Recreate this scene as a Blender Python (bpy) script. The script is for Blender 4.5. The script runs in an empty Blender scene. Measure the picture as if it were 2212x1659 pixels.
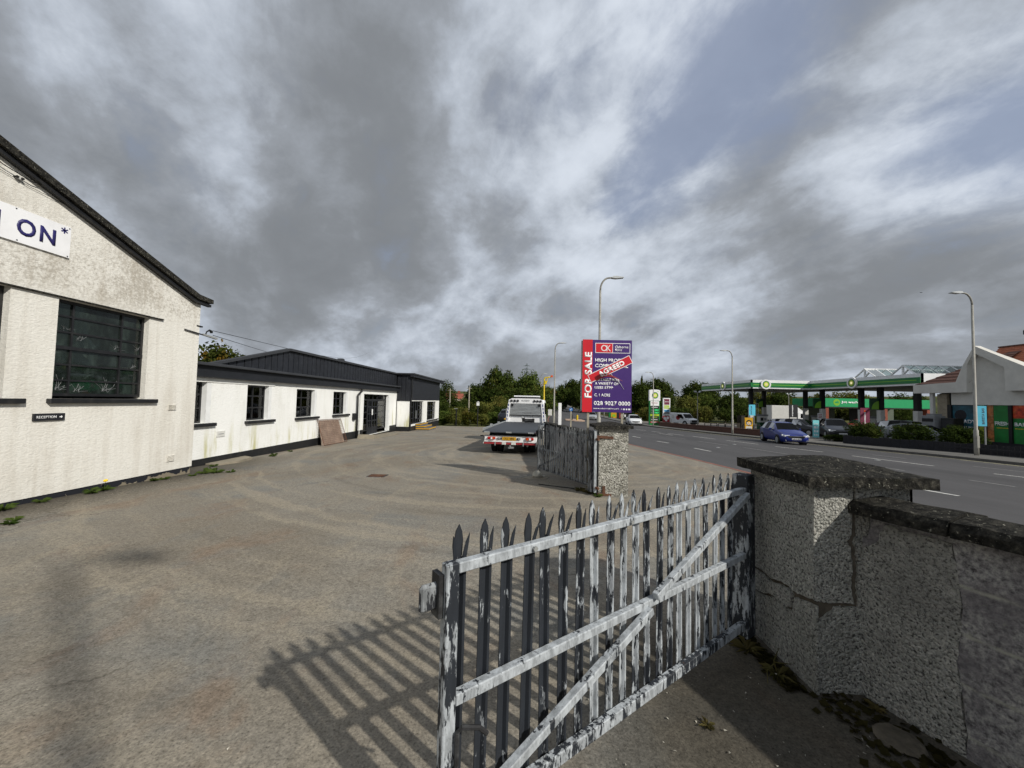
import bpy, bmesh, math, random
from mathutils import Vector, Matrix, Euler
from mathutils import noise as MN
R = math.radians
sc = bpy.context.scene
COL = sc.collection
rnd = random.Random(7)

# ------------------------------------------------------------------ camera
cam_d = bpy.data.cameras.new('camera')
cam = bpy.data.objects.new('camera', cam_d)
COL.objects.link(cam)
sc.camera = cam
pitch, yaw, roll = R(2.53), R(1.375), .022
F = Vector((-math.sin(yaw)*math.cos(pitch), math.cos(yaw)*math.cos(pitch), math.sin(pitch)))
R0 = Vector((math.cos(yaw), math.sin(yaw), 0)); U0 = R0.cross(F)
RX = math.cos(roll)*R0 + math.sin(roll)*U0
UX = -math.sin(roll)*R0 + math.cos(roll)*U0
mw = Matrix((RX, UX, -F)).transposed().to_4x4(); mw.translation = (0, 0, 1.65)
cam.matrix_world = mw
cam_d.sensor_fit = 'HORIZONTAL'; cam_d.sensor_width = 36
cam_d.lens = 36*833/2212
cam_d.clip_start = .05; cam_d.clip_end = 6000

# ------------------------------------------------------------------ sun + sky
SUN_H = Vector((.785, -.62, 0)).normalized()
SUN_EL = R(33.5)
sd = bpy.data.lights.new('sun', 'SUN'); sd.energy = 3.85; sd.angle = R(1.0); sd.color = (1, .95, .86)
so = bpy.data.objects.new('sun', sd); COL.objects.link(so)
sv = SUN_H*math.cos(SUN_EL) + Vector((0, 0, math.sin(SUN_EL)))
so.rotation_euler = (-sv).to_track_quat('-Z', 'Y').to_euler()
so.location = (30, -30, 40)

world = bpy.data.worlds.new('World'); sc.world = world; world.use_nodes = True
def S(r, g, b, a=1):
    f = lambda c: (c/255/12.92 if c <= 10 else ((c/255+.055)/1.055)**2.4)
    return (f(r), f(g), f(b), a)

class NT:
    def __init__(s, tree):
        s.t = tree; tree.nodes.clear()
    def n(s, typ, ins=None, **kw):
        nd = s.t.nodes.new(typ)
        for k, v in kw.items(): setattr(nd, k, v)
        for k, v in (ins or {}).items(): s.set(nd, k, v)
        return nd
    def set(s, nd, k, v):
        sk = nd.inputs[k]
        if isinstance(v, bpy.types.NodeSocket): s.t.links.new(v, sk)
        elif isinstance(v, bpy.types.Node): s.t.links.new(v.outputs[0], sk)
        else: sk.default_value = v
    def math(s, op, a, b=0., c=0., clamp=False):
        nd = s.n('ShaderNodeMath', operation=op, use_clamp=clamp)
        for i, v in enumerate((a, b, c)): s.set(nd, i, v)
        return nd.outputs[0]
    def vmath(s, op, a, b=(0, 0, 0), scale=None):
        nd = s.n('ShaderNodeVectorMath', operation=op)
        s.set(nd, 0, a); s.set(nd, 1, b)
        if scale is not None: s.set(nd, 3, scale)
        return nd.outputs['Value'] if op in ('DOT_PRODUCT', 'LENGTH') else nd.outputs[0]
    def mix(s, f, a, b, blend='MIX'):
        nd = s.n('ShaderNodeMix', data_type='RGBA', blend_type=blend)
        s.set(nd, 0, f); s.set(nd, 6, a); s.set(nd, 7, b)
        return nd.outputs[2]
    def ramp(s, f, stops, interp='LINEAR'):
        nd = s.n('ShaderNodeValToRGB'); cr = nd.color_ramp; cr.interpolation = interp
        while len(cr.elements) < len(stops): cr.elements.new(.5)
        for e, (p, c) in zip(cr.elements, stops):
            e.position = p
            e.color = c if hasattr(c, '__len__') else (c, c, c, 1)
        s.set(nd, 0, f)
        return nd.outputs[0]
    def smooth(s, f, lo, hi, a=0., b=1.):
        nd = s.n('ShaderNodeMapRange', interpolation_type='SMOOTHSTEP')
        s.set(nd, 0, f); nd.inputs[1].default_value = lo; nd.inputs[2].default_value = hi
        nd.inputs[3].default_value = a; nd.inputs[4].default_value = b
        return nd.outputs[0]
    def noise(s, vec, scale, detail=3, rough=.55, dist=0., out=0, dim='3D'):
        nd = s.n('ShaderNodeTexNoise', noise_dimensions=dim)
        s.set(nd, 'Vector', vec); s.set(nd, 'Scale', scale); s.set(nd, 'Detail', detail)
        s.set(nd, 'Roughness', rough); s.set(nd, 'Distortion', dist)
        return nd.outputs[out]
    def voro(s, vec, scale, feature='F1', out=0, rnd_=1.):
        nd = s.n('ShaderNodeTexVoronoi', feature=feature)
        s.set(nd, 'Vector', vec); s.set(nd, 'Scale', scale); s.set(nd, 'Randomness', rnd_)
        return nd.outputs[out]

w = NT(world.node_tree)
tc = w.n('ShaderNodeTexCoord')
dirv = w.vmath('NORMALIZE', tc.outputs['Generated'])
sep = w.n('ShaderNodeSeparateXYZ'); w.set(sep, 0, dirv)
zc = w.math('MAXIMUM', sep.outputs[2], .0)
den = w.math('ADD', zc, .42)
pp = w.vmath('SCALE', dirv, scale=w.math('DIVIDE', 1., den))
sp2 = w.n('ShaderNodeSeparateXYZ'); w.set(sp2, 0, pp)
cmb = w.n('ShaderNodeCombineXYZ'); w.set(cmb, 0, sp2.outputs[0]); w.set(cmb, 1, sp2.outputs[1])
P = cmb.outputs[0]
# the cloud deck runs in streets towards the horizon left of centre
mp = w.n('ShaderNodeMapping'); w.set(mp, 0, P)
mp.inputs['Rotation'].default_value = (0, 0, R(-33))
mp2 = w.n('ShaderNodeMapping'); w.set(mp2, 0, mp.outputs[0]); mp2.inputs['Scale'].default_value = (1.7, .85, 1)
Q = mp2.outputs[0]
def stretch_(v):
    m = w.n('ShaderNodeMapping'); w.set(m, 0, v); m.inputs['Scale'].default_value = (1, 1, 1.9); return m.outputs[0]
warp = w.vmath('SCALE', w.vmath('SUBTRACT', w.noise(Q, 1.5, 3, .5, out=1), (.5, .5, .5)), scale=.55)
Qw = w.vmath('ADD', Q, warp)
big = w.noise(Qw, 1.1, 3, .5)
mid = w.noise(Qw, 2.9, 6, .56)
D2 = w.vmath('SCALE', w.vmath('ADD', dirv, (0, 0, .3)), scale=w.math('DIVIDE', 1., w.math('ADD', zc, .7)))
fine = w.noise(w.vmath('ADD', stretch_(D2), w.vmath('SCALE', warp, scale=.12)), 6.5, 9, .64)
puff = w.noise(stretch_(D2), 3.2, 5, .55, .4)
def blob(x, z, k, amp):       # soft patch of thicker or thinner cloud round a direction of the sky
    d = Vector((x, 1, z)).normalized()
    dt = w.vmath('DOT_PRODUCT', dirv, tuple(d))
    return w.math('MULTIPLY', w.math('POWER', w.math('MAXIMUM', dt, 0.), k), amp)
def total(base, bl):
    for b_ in bl: base = w.math('ADD', base, blob(*b_))
    return base
den_ = w.math('ADD', w.math('MULTIPLY', big, .48), w.math('ADD', w.math('MULTIPLY', mid, .26), w.math('ADD', w.math('MULTIPLY', fine, .30), w.math('MULTIPLY', puff, .30))))
den_ = w.math('SUBTRACT', den_, .188)
den_ = total(den_, [(-.66, .40, 30, .09), (-.40, .72, 25, .06), (.85, .27, 120, .11), (1.15, .33, 120, .11), (.60, .45, 200, .07), (.74, .57, 200, .06), (-.24, .24, 90, .04),
    (.14, .95, 40, -.10), (.06, .57, 80, -.05), (.42, 1.05, 60, -.06), (.95, .62, 70, -.12), (.93, .12, 150, -.07), (-.57, .13, 130, -.05), (0., .10, 130, .01), (-1.25, .95, 30, -.05), (.42, .20, 160, -.04), (-.85, .82, 120, -.04)])
den_ = w.math('ADD', w.math('MULTIPLY', den_, .72), w.math('MULTIPLY', w.smooth(den_, .36, .62), .13)); den_ = w.math('ADD', w.math('MULTIPLY', den_, .84), .068+.076)
cl_col = w.ramp(den_, [(.24, S(216, 222, 230)), (.36, S(192, 199, 209)), (.44, S(164, 171, 181)), (.515, S(139, 144, 151)), (.60, S(122, 126, 131)), (.76, S(104, 107, 111))])
hole = total(w.math('MULTIPLY', w.math('SUBTRACT', mid, .5), 1.5), [(.50, .80, 90, .5), (.62, 1.0, 120, .45), (1.32, .76, 120, .6), (.33, .62, 220, .45), (.24, .50, 300, .35)])
cover = w.smooth(w.math('ADD', hole, w.math('MULTIPLY', w.math('SUBTRACT', fine, .5), .9)), .06, .72, 1., .12)
sky = w.n('ShaderNodeTexSky', sky_type='NISHITA', sun_disc=False)
sky.sun_elevation = SUN_EL; sky.sun_rotation = math.atan2(SUN_H.x, SUN_H.y)
sky.air_density = 1.2; sky.dust_density = 1.5
bgs = w.n('ShaderNodeBackground', {'Color': w.mix(.62, sky.outputs[0], (4.1, 4.7, 6.3, 1)), 'Strength': .085})
bgc = w.n('ShaderNodeBackground', {'Color': cl_col, 'Strength': 1.24})
ms = w.n('ShaderNodeMixShader', {0: cover, 1: bgs, 2: bgc})
w.n('ShaderNodeOutputWorld', {'Surface': ms})

sc.view_settings.view_transform = 'Standard'
sc.view_settings.look = 'None'
sc.view_settings.exposure = 0
sc.view_settings.gamma = 1
sc.view_settings.use_curve_mapping = False
sc.cycles.max_bounces = 6
sc.cycles.transparent_max_bounces = 12

# ------------------------------------------------------------------ materials
def new_mat(name):
    m = bpy.data.materials.new(name); m.use_nodes = True
    return m, NT(m.node_tree)
def finish(t, col, rough=.7, bump=None, bstr=.4, bdist=.01, metal=0., spec=.5, **kw):
    p = t.n('ShaderNodeBsdfPrincipled', {'Base Color': col, 'Roughness': rough, 'Metallic': metal, 'Specular IOR Level': spec})
    for k, v in kw.items(): t.set(p, k, v)
    if bump is not None:
        b = t.n('ShaderNodeBump', {'Strength': bstr, 'Distance': bdist, 'Height': bump})
        t.set(p, 'Normal', b)
    t.n('ShaderNodeOutputMaterial', {'Surface': p})
    return p
def pos(t): return t.n('ShaderNodeNewGeometry').outputs['Position']
def objc(t):
    o = t.n('ShaderNodeTexCoord').outputs['Object']
    r = t.n('ShaderNodeObjectInfo').outputs['Random']
    return t.vmath('ADD', o, t.vmath('SCALE', (17., 31., 53.), scale=r))
def stretch(t, v, sx, sy, sz):
    m = t.n('ShaderNodeMapping'); t.set(m, 0, v); m.inputs['Scale'].default_value = (sx, sy, sz)
    return m.outputs[0]

def plain(name, c, rough=.6, var=.15, scale=6., bstr=.0, bscale=60., metal=0., spec=.5, local=False, dirt=None, dscale=2., damt=.35):
    m, t = new_mat(name)
    v = objc(t) if local else pos(t)
    n = t.noise(v, scale, 5, .6)
    lo = tuple(x*(1-var) for x in c[:3])+(1,); hi = tuple(min(1, x*(1+var)) for x in c[:3])+(1,)
    col = t.mix(t.smooth(n, .3, .7), lo, hi)
    if dirt:
        d = t.smooth(t.noise(v, dscale, 6, .65), .48, .72, 0, damt)
        col = t.mix(d, col, dirt)
    b = t.noise(v, bscale, 4, .6) if bstr else None
    finish(t, col, t.math('ADD', t.math('MULTIPLY', n, .15), rough-.07), b, bstr, .01, metal, spec)
    return m

def M_roughcast(name, c, stain, samt, algae=0., scale=34., bd=.02, speck=.35, band=0.):
    m, t = new_mat(name); v = pos(t)
    z = t.n('ShaderNodeSeparateXYZ'); t.set(z, 0, v)
    vl = stretch(t, v, 1., .8, 1.5)
    n1 = t.noise(vl, scale, 5, .6, .4); n2 = t.noise(vl, scale*.45, 3, .5)
    h = t.math('ADD', t.math('MULTIPLY', n1, .65), t.math('MULTIPLY', n2, .5))
    big_ = t.noise(v, .8, 6, .6)
    st = t.noise(stretch(t, v, 3.2, 3.2, .4), 1.3, 6, .65)
    dark = tuple(x*.66 for x in c[:3])+(1,)
    col = t.mix(t.smooth(n1, .36, .58, speck, 0.), c, dark)
    f = t.smooth(t.math('ADD', t.math('MULTIPLY', big_, .5), t.math('MULTIPLY', st, .5)), .44, .70, 0, samt)
    col = t.mix(f, col, stain)
    if band:
        zone = t.math('MULTIPLY', t.smooth(z.outputs[2], 2.95, 3.45), t.smooth(z.outputs[2], 4.7, 4.0))
        sp = t.smooth(t.math('ADD', t.noise(v, 22., 6, .7), t.math('MULTIPLY', big_, .7)), .74, 1.02, 0, 1.)
        col = t.mix(t.math('MULTIPLY', t.math('MULTIPLY', sp, zone), band), col, tuple(x*.6 for x in stain[:3])+(1,))
        run = t.smooth(t.math('ADD', t.noise(stretch(t, v, 6, 6, .3), 1.2, 4, .6), t.math('MULTIPLY', big_, .3)), .62, .82, 0, .14)
        col = t.mix(run, col, stain)
    if algae:
        low = t.smooth(z.outputs[2], 1.25, .0)
        a = t.math('MULTIPLY', low, t.smooth(t.noise(stretch(t, v, 1, 1.6, .22), 1.5, 5, .6), .5, .66, 0, algae))
        col = t.mix(a, col, S(176, 172, 96))
    finish(t, col, .92, h, .9, bd, spec=.2)
    return m

MAT = {}
# cream pebble-dash of the gable
MAT['render_cream'] = M_roughcast('cream roughcast', S(228, 226, 219), S(156, 143, 122), .26, scale=38, bd=.015, speck=.24, band=.5)
MAT['render_white'] = M_roughcast('white roughcast', S(240, 241, 239), S(196, 196, 184), .35, algae=.75, scale=30, bd=.02, speck=.08)
MAT['white_smooth'] = plain('white painted band', S(234, 235, 232), .8, .04, 5, .25, 40, dirt=S(190, 188, 176), damt=.3)
MAT['reveal_white'] = plain('grey white reveal', S(226, 228, 228), .8, .05, 5)

def M_grit(name, c_lo, c_hi, moss, mamt, scale, bd, dark=(.03, .03, .028, 1), hi=(.62, .6, .55, 1)):
    m, t = new_mat(name); v = pos(t)
    vo = t.n('ShaderNodeTexVoronoi'); t.set(vo, 'Vector', t.vmath('ADD', v, t.vmath('SCALE', t.noise(v, scale*.6, 3, .6, out=1), scale=.02))); t.set(vo, 'Scale', scale)
    pv = t.n('ShaderNodeSeparateColor'); t.set(pv, 0, vo.outputs['Color'])
    n = t.noise(v, scale*1.2, 5, .65)
    big_ = t.noise(v, 2.2, 6, .6)
    col = t.mix(pv.outputs[0], c_lo, c_hi)
    col = t.mix(t.smooth(pv.outputs[1], .86, .93), col, hi)
    col = t.mix(t.smooth(n, .52, .34, 0, .9), col, dark)
    col = t.mix(t.smooth(big_, .45, .68, 0, mamt), col, moss)
    h = t.math('SUBTRACT', n, t.math('MULTIPLY', vo.outputs['Distance'], .6))
    finish(t, col, .95, h, 1., bd, spec=.15)
    return m
MAT['pillar_dash'] = M_grit('pebble dash grey', S(184, 184, 176), S(228, 227, 219), S(142, 142, 134), .4, 62, .05)
MAT['pillar_dash2'] = M_grit('coarse pebble dash', S(118, 116, 107), S(204, 202, 192), S(100, 98, 90), .3, 34, .03)
MAT['wall_dash'] = M_grit('wall dash grey', S(180, 180, 173), S(226, 224, 216), S(132, 131, 127), .5, 64, .05)
def M_walldark():
    m, t = new_mat('old dark dash'); v = pos(t)
    n = t.noise(v, 42, 6, .7); b = t.noise(v, 3.2, 6, .65); sp = t.noise(v, 14, 5, .7)
    col = t.ramp(n, [(.34, S(84, 82, 84)), (.5, S(158, 156, 156)), (.62, S(194, 192, 187)), (.75, S(224, 222, 214))])
    col = t.mix(t.smooth(b, .42, .64, 0, .75), col, S(116, 112, 116))
    col = t.mix(t.smooth(sp, .63, .7, 0, .7), col, S(150, 152, 140))
    # pale horizontal mortar ghosts of the blockwork behind
    z = t.n('ShaderNodeSeparateXYZ'); t.set(z, 0, v)
    zz = t.math('ADD', z.outputs[2], t.math('MULTIPLY', b, .05))
    line = t.smooth(t.math('ABSOLUTE', t.math('SUBTRACT', t.math('FRACT', t.math('DIVIDE', zz, .235)), .5)), .06, .0)
    col = t.mix(t.math('MULTIPLY', line, t.smooth(sp, .36, .58, .25, .9)), col, S(186, 185, 172))
    finish(t, col, .95, n, 1., .03, spec=.15)
    return m
MAT['wall_dark'] = M_walldark()
def M_coping(name='lichened coping'):
    m, t = new_mat(name); v = pos(t)
    n = t.noise(v, 26, 7, .7); b = t.noise(v, 5, 6, .65)
    col = t.ramp(n, [(.35, S(20, 20, 18)), (.5, S(44, 43, 40)), (.62, S(68, 66, 60)), (.72, S(104, 102, 92))])
    col = t.mix(t.smooth(b, .56, .7, 0, .7), col, S(56, 57, 48))
    col = t.mix(t.smooth(t.noise(v, 55, 4, .7), .63, .69, 0, .9), col, S(182, 180, 164))
    h = t.math('ADD', n, t.math('MULTIPLY', b, .8))
    finish(t, col, .95, h, 1., .03, spec=.15)
    return m
MAT['coping'] = M_coping()
MAT['mortar'] = plain('mortar core', S(92, 86, 76), .95, .25, 18, .6, 70, spec=.2)
MAT['mortar_hole'] = plain('dark mortar', S(70, 66, 60), .95, .3, 18, .6, 70, spec=.2)

def M_yard():
    m, t = new_mat('worn yard tarmac'); v = pos(t)
    sx = t.n('ShaderNodeSeparateXYZ'); t.set(sx, 0, v)
    grit = t.noise(v, 74, 5, .75)
    g2 = t.noise(v, 28, 5, .65)
    big_ = t.noise(t.vmath('ADD', v, (3, 9, 0)), .42, 5, .55)
    mid_ = t.noise(stretch(t, v, 1.3, .7, 1), 1.1, 6, .62, .6)
    col = t.mix(t.smooth(big_, .36, .64), S(127, 120, 108), S(135, 130, 120))
    col = t.mix(t.smooth(mid_, .52, .68, 0, .55), col, S(128, 109, 92))
    col = t.mix(t.smooth(t.noise(t.vmath('ADD', v, (40, 2, 0)), .75, 6, .6, .5), .5, .66, 0, .6), col, S(117, 118, 115))
    # pale dusty wheel tracks, dark damp patches
    dx = t.math('SUBTRACT', sx.outputs[0], .8); dy = t.math('SUBTRACT', sx.outputs[1], 14.)
    rr_ = t.math('ADD', t.math('SQRT', t.math('ADD', t.math('MULTIPLY', dx, dx), t.math('MULTIPLY', dy, dy))), t.math('MULTIPLY', mid_, .6))
    cv = t.n('ShaderNodeCombineXYZ'); t.set(cv, 0, t.math('MULTIPLY', rr_, 2.4)); t.set(cv, 1, t.math('MULTIPLY', t.math('ARCTAN2', dy, dx), 1.3))
    tr = t.noise(cv.outputs[0], 1., 4, .6)
    col = t.mix(t.smooth(tr, .50, .64, 0, .5), col, S(156, 147, 130))
    col = t.mix(t.smooth(tr, .44, .32, 0, .3), col, S(92, 87, 79))
    tr2 = t.noise(stretch(t, v, 1.0, .22, 1), 2.1, 4, .5, .8)
    col = t.mix(t.smooth(tr2, .56, .70, 0, .35), col, S(150, 141, 124))
    dk = t.noise(t.vmath('ADD', v, (11, 5, 0)), .9, 6, .65)
    col = t.mix(t.smooth(dk, .58, .70, 0, .25), col, S(88, 81, 73))
    # grime along the building foot, and the mossy strip by the gate pier
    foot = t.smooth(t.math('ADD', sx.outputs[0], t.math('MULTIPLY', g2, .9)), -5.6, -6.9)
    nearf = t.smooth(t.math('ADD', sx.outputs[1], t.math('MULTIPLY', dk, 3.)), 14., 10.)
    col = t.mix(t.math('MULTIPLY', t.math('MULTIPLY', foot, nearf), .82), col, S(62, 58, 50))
    px_ = t.smooth(t.math('ADD', sx.outputs[0], t.math('MULTIPLY', mid_, .9)), .45, 1.35)
    py_ = t.smooth(t.math('ADD', sx.outputs[1], t.math('MULTIPLY', mid_, 1.)), 3.9, 3.2)
    col = t.mix(t.math('MULTIPLY', t.math('MULTIPLY', px_, py_), .8), col, S(58, 54, 46))
    ck = t.voro(t.vmath('ADD', v, t.vmath('SCALE', t.noise(v, 1.6, 5, .65, out=1), scale=.9)), .42, 'DISTANCE_TO_EDGE')
    col = t.mix(t.math('MULTIPLY', t.smooth(ck, .012, .002), t.smooth(t.noise(v, .35, 3), .52, .6, 0, .4)), col, S(72, 66, 58))
    sp = t.ramp(grit, [(.3, .30), (.46, .95), (.56, 1.1), (.72, 1.6)])
    nd = t.n('ShaderNodeMix', data_type='RGBA', blend_type='MULTIPLY'); t.set(nd, 0, 1.); t.set(nd, 6, col); t.set(nd, 7, sp)
    g2r = t.ramp(g2, [(.34, .76), (.52, 1.02), (.68, 1.18)])
    nd2 = t.n('ShaderNodeMix', data_type='RGBA', blend_type='MULTIPLY'); t.set(nd2, 0, 1.); t.set(nd2, 6, nd.outputs[2]); t.set(nd2, 7, g2r)
    h = t.math('ADD', grit, t.math('MULTIPLY', g2, 1.2))
    finish(t, nd2.outputs[2], .95, h, .55, .008, spec=.2)
    return m
MAT['yard'] = M_yard()
def M_road(name, c, var=.16):
    m, t = new_mat(name); v = pos(t)
    g = t.noise(v, 70, 4, .7); b = t.noise(stretch(t, v, 1, .2, 1), .5, 5, .55); b2 = t.noise(v, 2.2, 6, .6)
    col = t.mix(t.smooth(b, .35, .65), tuple(x*(1-var) for x in c[:3])+(1,), tuple(x*(1+var) for x in c[:3])+(1,))
    col = t.mix(t.smooth(b2, .55, .75, 0, .35), col, tuple(x*.7 for x in c[:3])+(1,))
    sp = t.ramp(g, [(.32, .7), (.5, 1.0), (.7, 1.25)])
    nd = t.n('ShaderNodeMix', data_type='RGBA', blend_type='MULTIPLY'); t.set(nd, 0, 1.); t.set(nd, 6, col); t.set(nd, 7, sp)
    finish(t, nd.outputs[2], .85, g, .5, .006, spec=.25)
    return m
MAT['road'] = M_road('road asphalt', S(77, 76, 77))
MAT['pavement'] = M_road('pavement', S(104, 102, 98))
MAT['forecourt'] = M_road('forecourt', S(112, 108, 102))
MAT['kerb'] = plain('kerb stone', S(96, 94, 90), .9, .2, 4, .3, 50)
MAT['kerb_red'] = plain('red edging', S(138, 88, 74), .9, .22, 3, .3, 50, dirt=S(92, 80, 72))
MAT['roadpaint'] = plain('road paint', S(205, 205, 200), .8, .12, 6, dirt=S(110, 108, 106), dscale=5, damt=.6)
MAT['roadpaint_faded'] = plain('faded road paint', S(140, 140, 138), .85, .15, 6, dirt=S(90, 90, 90), dscale=4, damt=.8)
MAT['yellowline'] = plain('faded yellow paint', S(176, 168, 128), .85, .15, 6, dirt=S(100, 98, 92), dscale=4, damt=.8)
def M_land():
    m, t = new_mat('rough land'); v = pos(t)
    n = t.noise(v, .05, 6, .6); n2 = t.noise(v, 1.2, 6, .65)
    col = t.mix(t.smooth(n, .4, .6), S(64, 74, 38), S(96, 96, 56))
    col = t.mix(t.smooth(n2, .45, .7, 0, .6), col, S(48, 50, 32))
    finish(t, col, .95, n2, .6, .05, spec=.1)
    return m
MAT['land'] = M_land()

MAT['black_paint'] = plain('black gloss paint', S(24, 25, 28), .5, .2, 5, .15, 30, dirt=S(62, 60, 56), dscale=6, damt=.35)
MAT['black_board'] = plain('black timber', S(26, 29, 36), .6, .25, 3, .2, 25, local=True, dirt=S(62, 66, 72), dscale=5, damt=.3)
MAT['black_band'] = plain('black fascia', S(24, 27, 33), .6, .2, 3, dirt=S(48, 50, 54), damt=.3)
MAT['felt'] = plain('grey roof felt', S(50, 53, 58), .9, .15, 3)
def M_plinth():
    m, t = new_mat('peeling black plinth'); v = pos(t)
    z = t.n('ShaderNodeSeparateXYZ'); t.set(z, 0, v)
    n = t.math('ADD', t.noise(v, 2.6, 6, .65), t.math('MULTIPLY', t.smooth(z.outputs[2], .03, -.13), .13))
    col = t.mix(t.smooth(n, .585, .60), S(34, 36, 42), S(128, 120, 104))
    finish(t, col, .85, t.noise(v, 20, 5, .6), .5, .02, spec=.25)
    return m
MAT['plinth_peel'] = M_plinth()
MAT['verge'] = M_coping('lichened verge')
MAT['slate'] = plain('old slate', S(74, 72, 72), .8, .25, 3, .4, 20)

def M_glass(name, tint=(.75, .8, .78, 1), refl=.9, dirt=0., dcol=S(120, 126, 118)):
    m, t = new_mat(name); v = pos(t)
    tr = t.n('ShaderNodeBsdfTransparent', {'Color': tint})
    gl = t.n('ShaderNodeBsdfGlossy', {'Color': (refl, refl, refl, 1), 'Roughness': .03})
    wob = t.n('ShaderNodeBump', {'Strength': .06, 'Distance': .02, 'Height': t.noise(v, 2.5, 2)})
    t.set(gl, 'Normal', wob)
    fr = t.n('ShaderNodeFresnel', {'IOR': 1.52})
    mx = t.n('ShaderNodeMixShader', {0: t.math('MULTIPLY', fr.outputs[0], 1.0), 1: tr, 2: gl})
    out = mx
    if dirt:
        df = t.n('ShaderNodeBsdfDiffuse', {'Color': dcol})
        f = t.math('ADD', t.smooth(t.noise(stretch(t, v, 3, 3, 1), 2.2, 6, .65), .42, .8, dirt*.25, dirt), 0.)
        web = t.smooth(t.math('ABSOLUTE', t.math('SUBTRACT', t.noise(v, 3.1, 4, .6, 1.2), .5)), .012, .0, 0, dirt*1.2)
        web = t.math('MULTIPLY', web, t.smooth(t.noise(v, 1.6, 3), .5, .62))
        out = t.n('ShaderNodeMixShader', {0: t.math('MAXIMUM', f, web), 1: mx, 2: df})
    t.n('ShaderNodeOutputMaterial', {'Surface': out})
    return m
MAT['glass'] = M_glass('window glass')
MAT['glass_dirty'] = M_glass('dirty glass', (.34, .42, .40, 1), .8, .34, S(92, 108, 102))
MAT['car_glass'] = M_glass('car glass', (.05, .06, .065, 1), .4)
MAT['skylight_glass'] = M_glass('canopy glazing', (.72, .8, .78, 1), .9, .28, S(190, 206, 202))
MAT['room'] = plain('dark room', S(34, 36, 34), .95, .2, 1)
MAT['room_floor'] = plain('room floor', S(60, 56, 50), .9, .2, 1)
MAT['curtain'] = plain('white curtain', S(214, 212, 204), .95, .08, 3, local=True)
MAT['brown_box'] = plain('cardboard', S(104, 82, 62), .95, .2, 3, local=True)

def M_peel(name, paint, under, thin=.5):
    m, t = new_mat(name); v = objc(t)
    oc = t.n('ShaderNodeObjectInfo').outputs['Color']
    thr = t.n('ShaderNodeSeparateColor'); t.set(thr, 0, oc)
    n = t.noise(stretch(t, v, 1, 1, .22), 46, 8, .68)
    nb = t.noise(stretch(t, v, 1, 1, .45), 9., 5, .62)
    f = t.math('ADD', t.math('MULTIPLY', n, .58), t.math('MULTIPLY', nb, .42))
    f = t.math('SUBTRACT', f, thr.outputs[0])
    mask = t.smooth(f, -.012, .022)
    a = t.mix(t.smooth(t.noise(stretch(t, v, 1, 1, .3), 26, 7, .7), .36, .62), tuple(x*.55 for x in paint[:3])+(1,), paint)
    a = t.mix(t.smooth(t.noise(v, 70, 4, .7), .60, .68, 0, .7), a, tuple(x*.35 for x in paint[:3])+(1,))
    b = t.mix(t.noise(stretch(t, v, 1, 1, .2), 18, 5, .7), tuple(x*.5 for x in under[:3])+(1,), tuple(min(1, x*1.9) for x in under[:3])+(1,))
    col = t.mix(mask, b, a)
    rust = t.smooth(t.noise(v, 9, 6, .7), .66, .76, 0, .55)
    col = t.mix(t.math('MULTIPLY', rust, t.math('SUBTRACT', 1., mask)), col, S(96, 74, 58))
    h = t.math('ADD', t.math('MULTIPLY', mask, 1.), t.math('MULTIPLY', n, .3))
    finish(t, col, .62, h, .6, .002, spec=.4)
    return m
MAT['peel'] = M_peel('peeling silver paint', S(180, 186, 191), S(33, 37, 43))
MAT['peel_dark'] = M_peel('weathered grey paint', S(142, 146, 149), S(34, 36, 40))
MAT['rust'] = plain('rusty iron', S(98, 66, 48), .9, .35, 9, .5, 60, local=True, dirt=S(46, 38, 34), dscale=7)
MAT['black_iron'] = plain('blackened iron', S(30, 30, 32), .7, .3, 8, .3, 50, local=True, dirt=S(120, 124, 126), dscale=7, damt=.4)
MAT['galv'] = plain('galvanised steel', S(158, 160, 158), .5, .12, 3, metal=.25, local=True)
MAT['pole_grey'] = plain('grey lamp column', S(150, 148, 140), .6, .15, 3, local=True, dirt=S(104, 98, 88), damt=.4)
MAT['lamp_head'] = plain('lamp head', S(196, 200, 202), .4, .08, 3, local=True)
MAT['alu'] = plain('bare aluminium', S(172, 176, 178), .42, .1, 3, metal=.55, local=True)
MAT['white'] = plain('white enamel', S(236, 237, 238), .45, .03, 3, local=True)
MAT['white_dull'] = plain('dull white', S(206, 206, 202), .7, .06, 3, local=True)
MAT['offwhite_truck'] = plain('grey white box', S(198, 197, 190), .7, .05, 3, local=True)
MAT['grey'] = plain('mid grey', S(128, 130, 132), .6, .1, 3, local=True)
MAT['dark'] = plain('near black', S(17, 18, 19), .6, .2, 3, local=True)
MAT['rubber'] = plain('tyre rubber', S(24, 24, 25), .9, .2, 9, local=True)
MAT['red'] = plain('sign red', S(206, 30, 44), .4, .05, 3, local=True)
MAT['red_dull'] = plain('dull red', S(150, 44, 50), .5, .15, 3, local=True)
MAT['red_back'] = plain('red film back', S(128, 24, 34), .4, .1, 3, local=True)
MAT['purple'] = plain('sign purple', S(66, 38, 112), .4, .05, 3, local=True)
MAT['navy_letter'] = plain('navy letters', S(38, 34, 96), .5, .1, 5, local=True)
MAT['sign_white'] = plain('sign white', S(238, 239, 242), .5, .02, 3, local=True, dirt=S(206, 206, 206), damt=.3)
MAT['sign_black'] = plain('sign black', S(30, 31, 36), .5, .1, 3, local=True)
MAT['yellow'] = plain('yellow paint', S(214, 186, 26), .5, .08, 3, local=True)
MAT['plate_yellow'] = plain('plate yellow', S(206, 156, 18), .5, .08, 3, local=True)
MAT['amber'] = plain('amber lens', S(214, 84, 24), .25, .1, 3, local=True)
MAT['lens_red'] = plain('red lens', S(176, 20, 18), .25, .1, 3, local=True)
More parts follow.
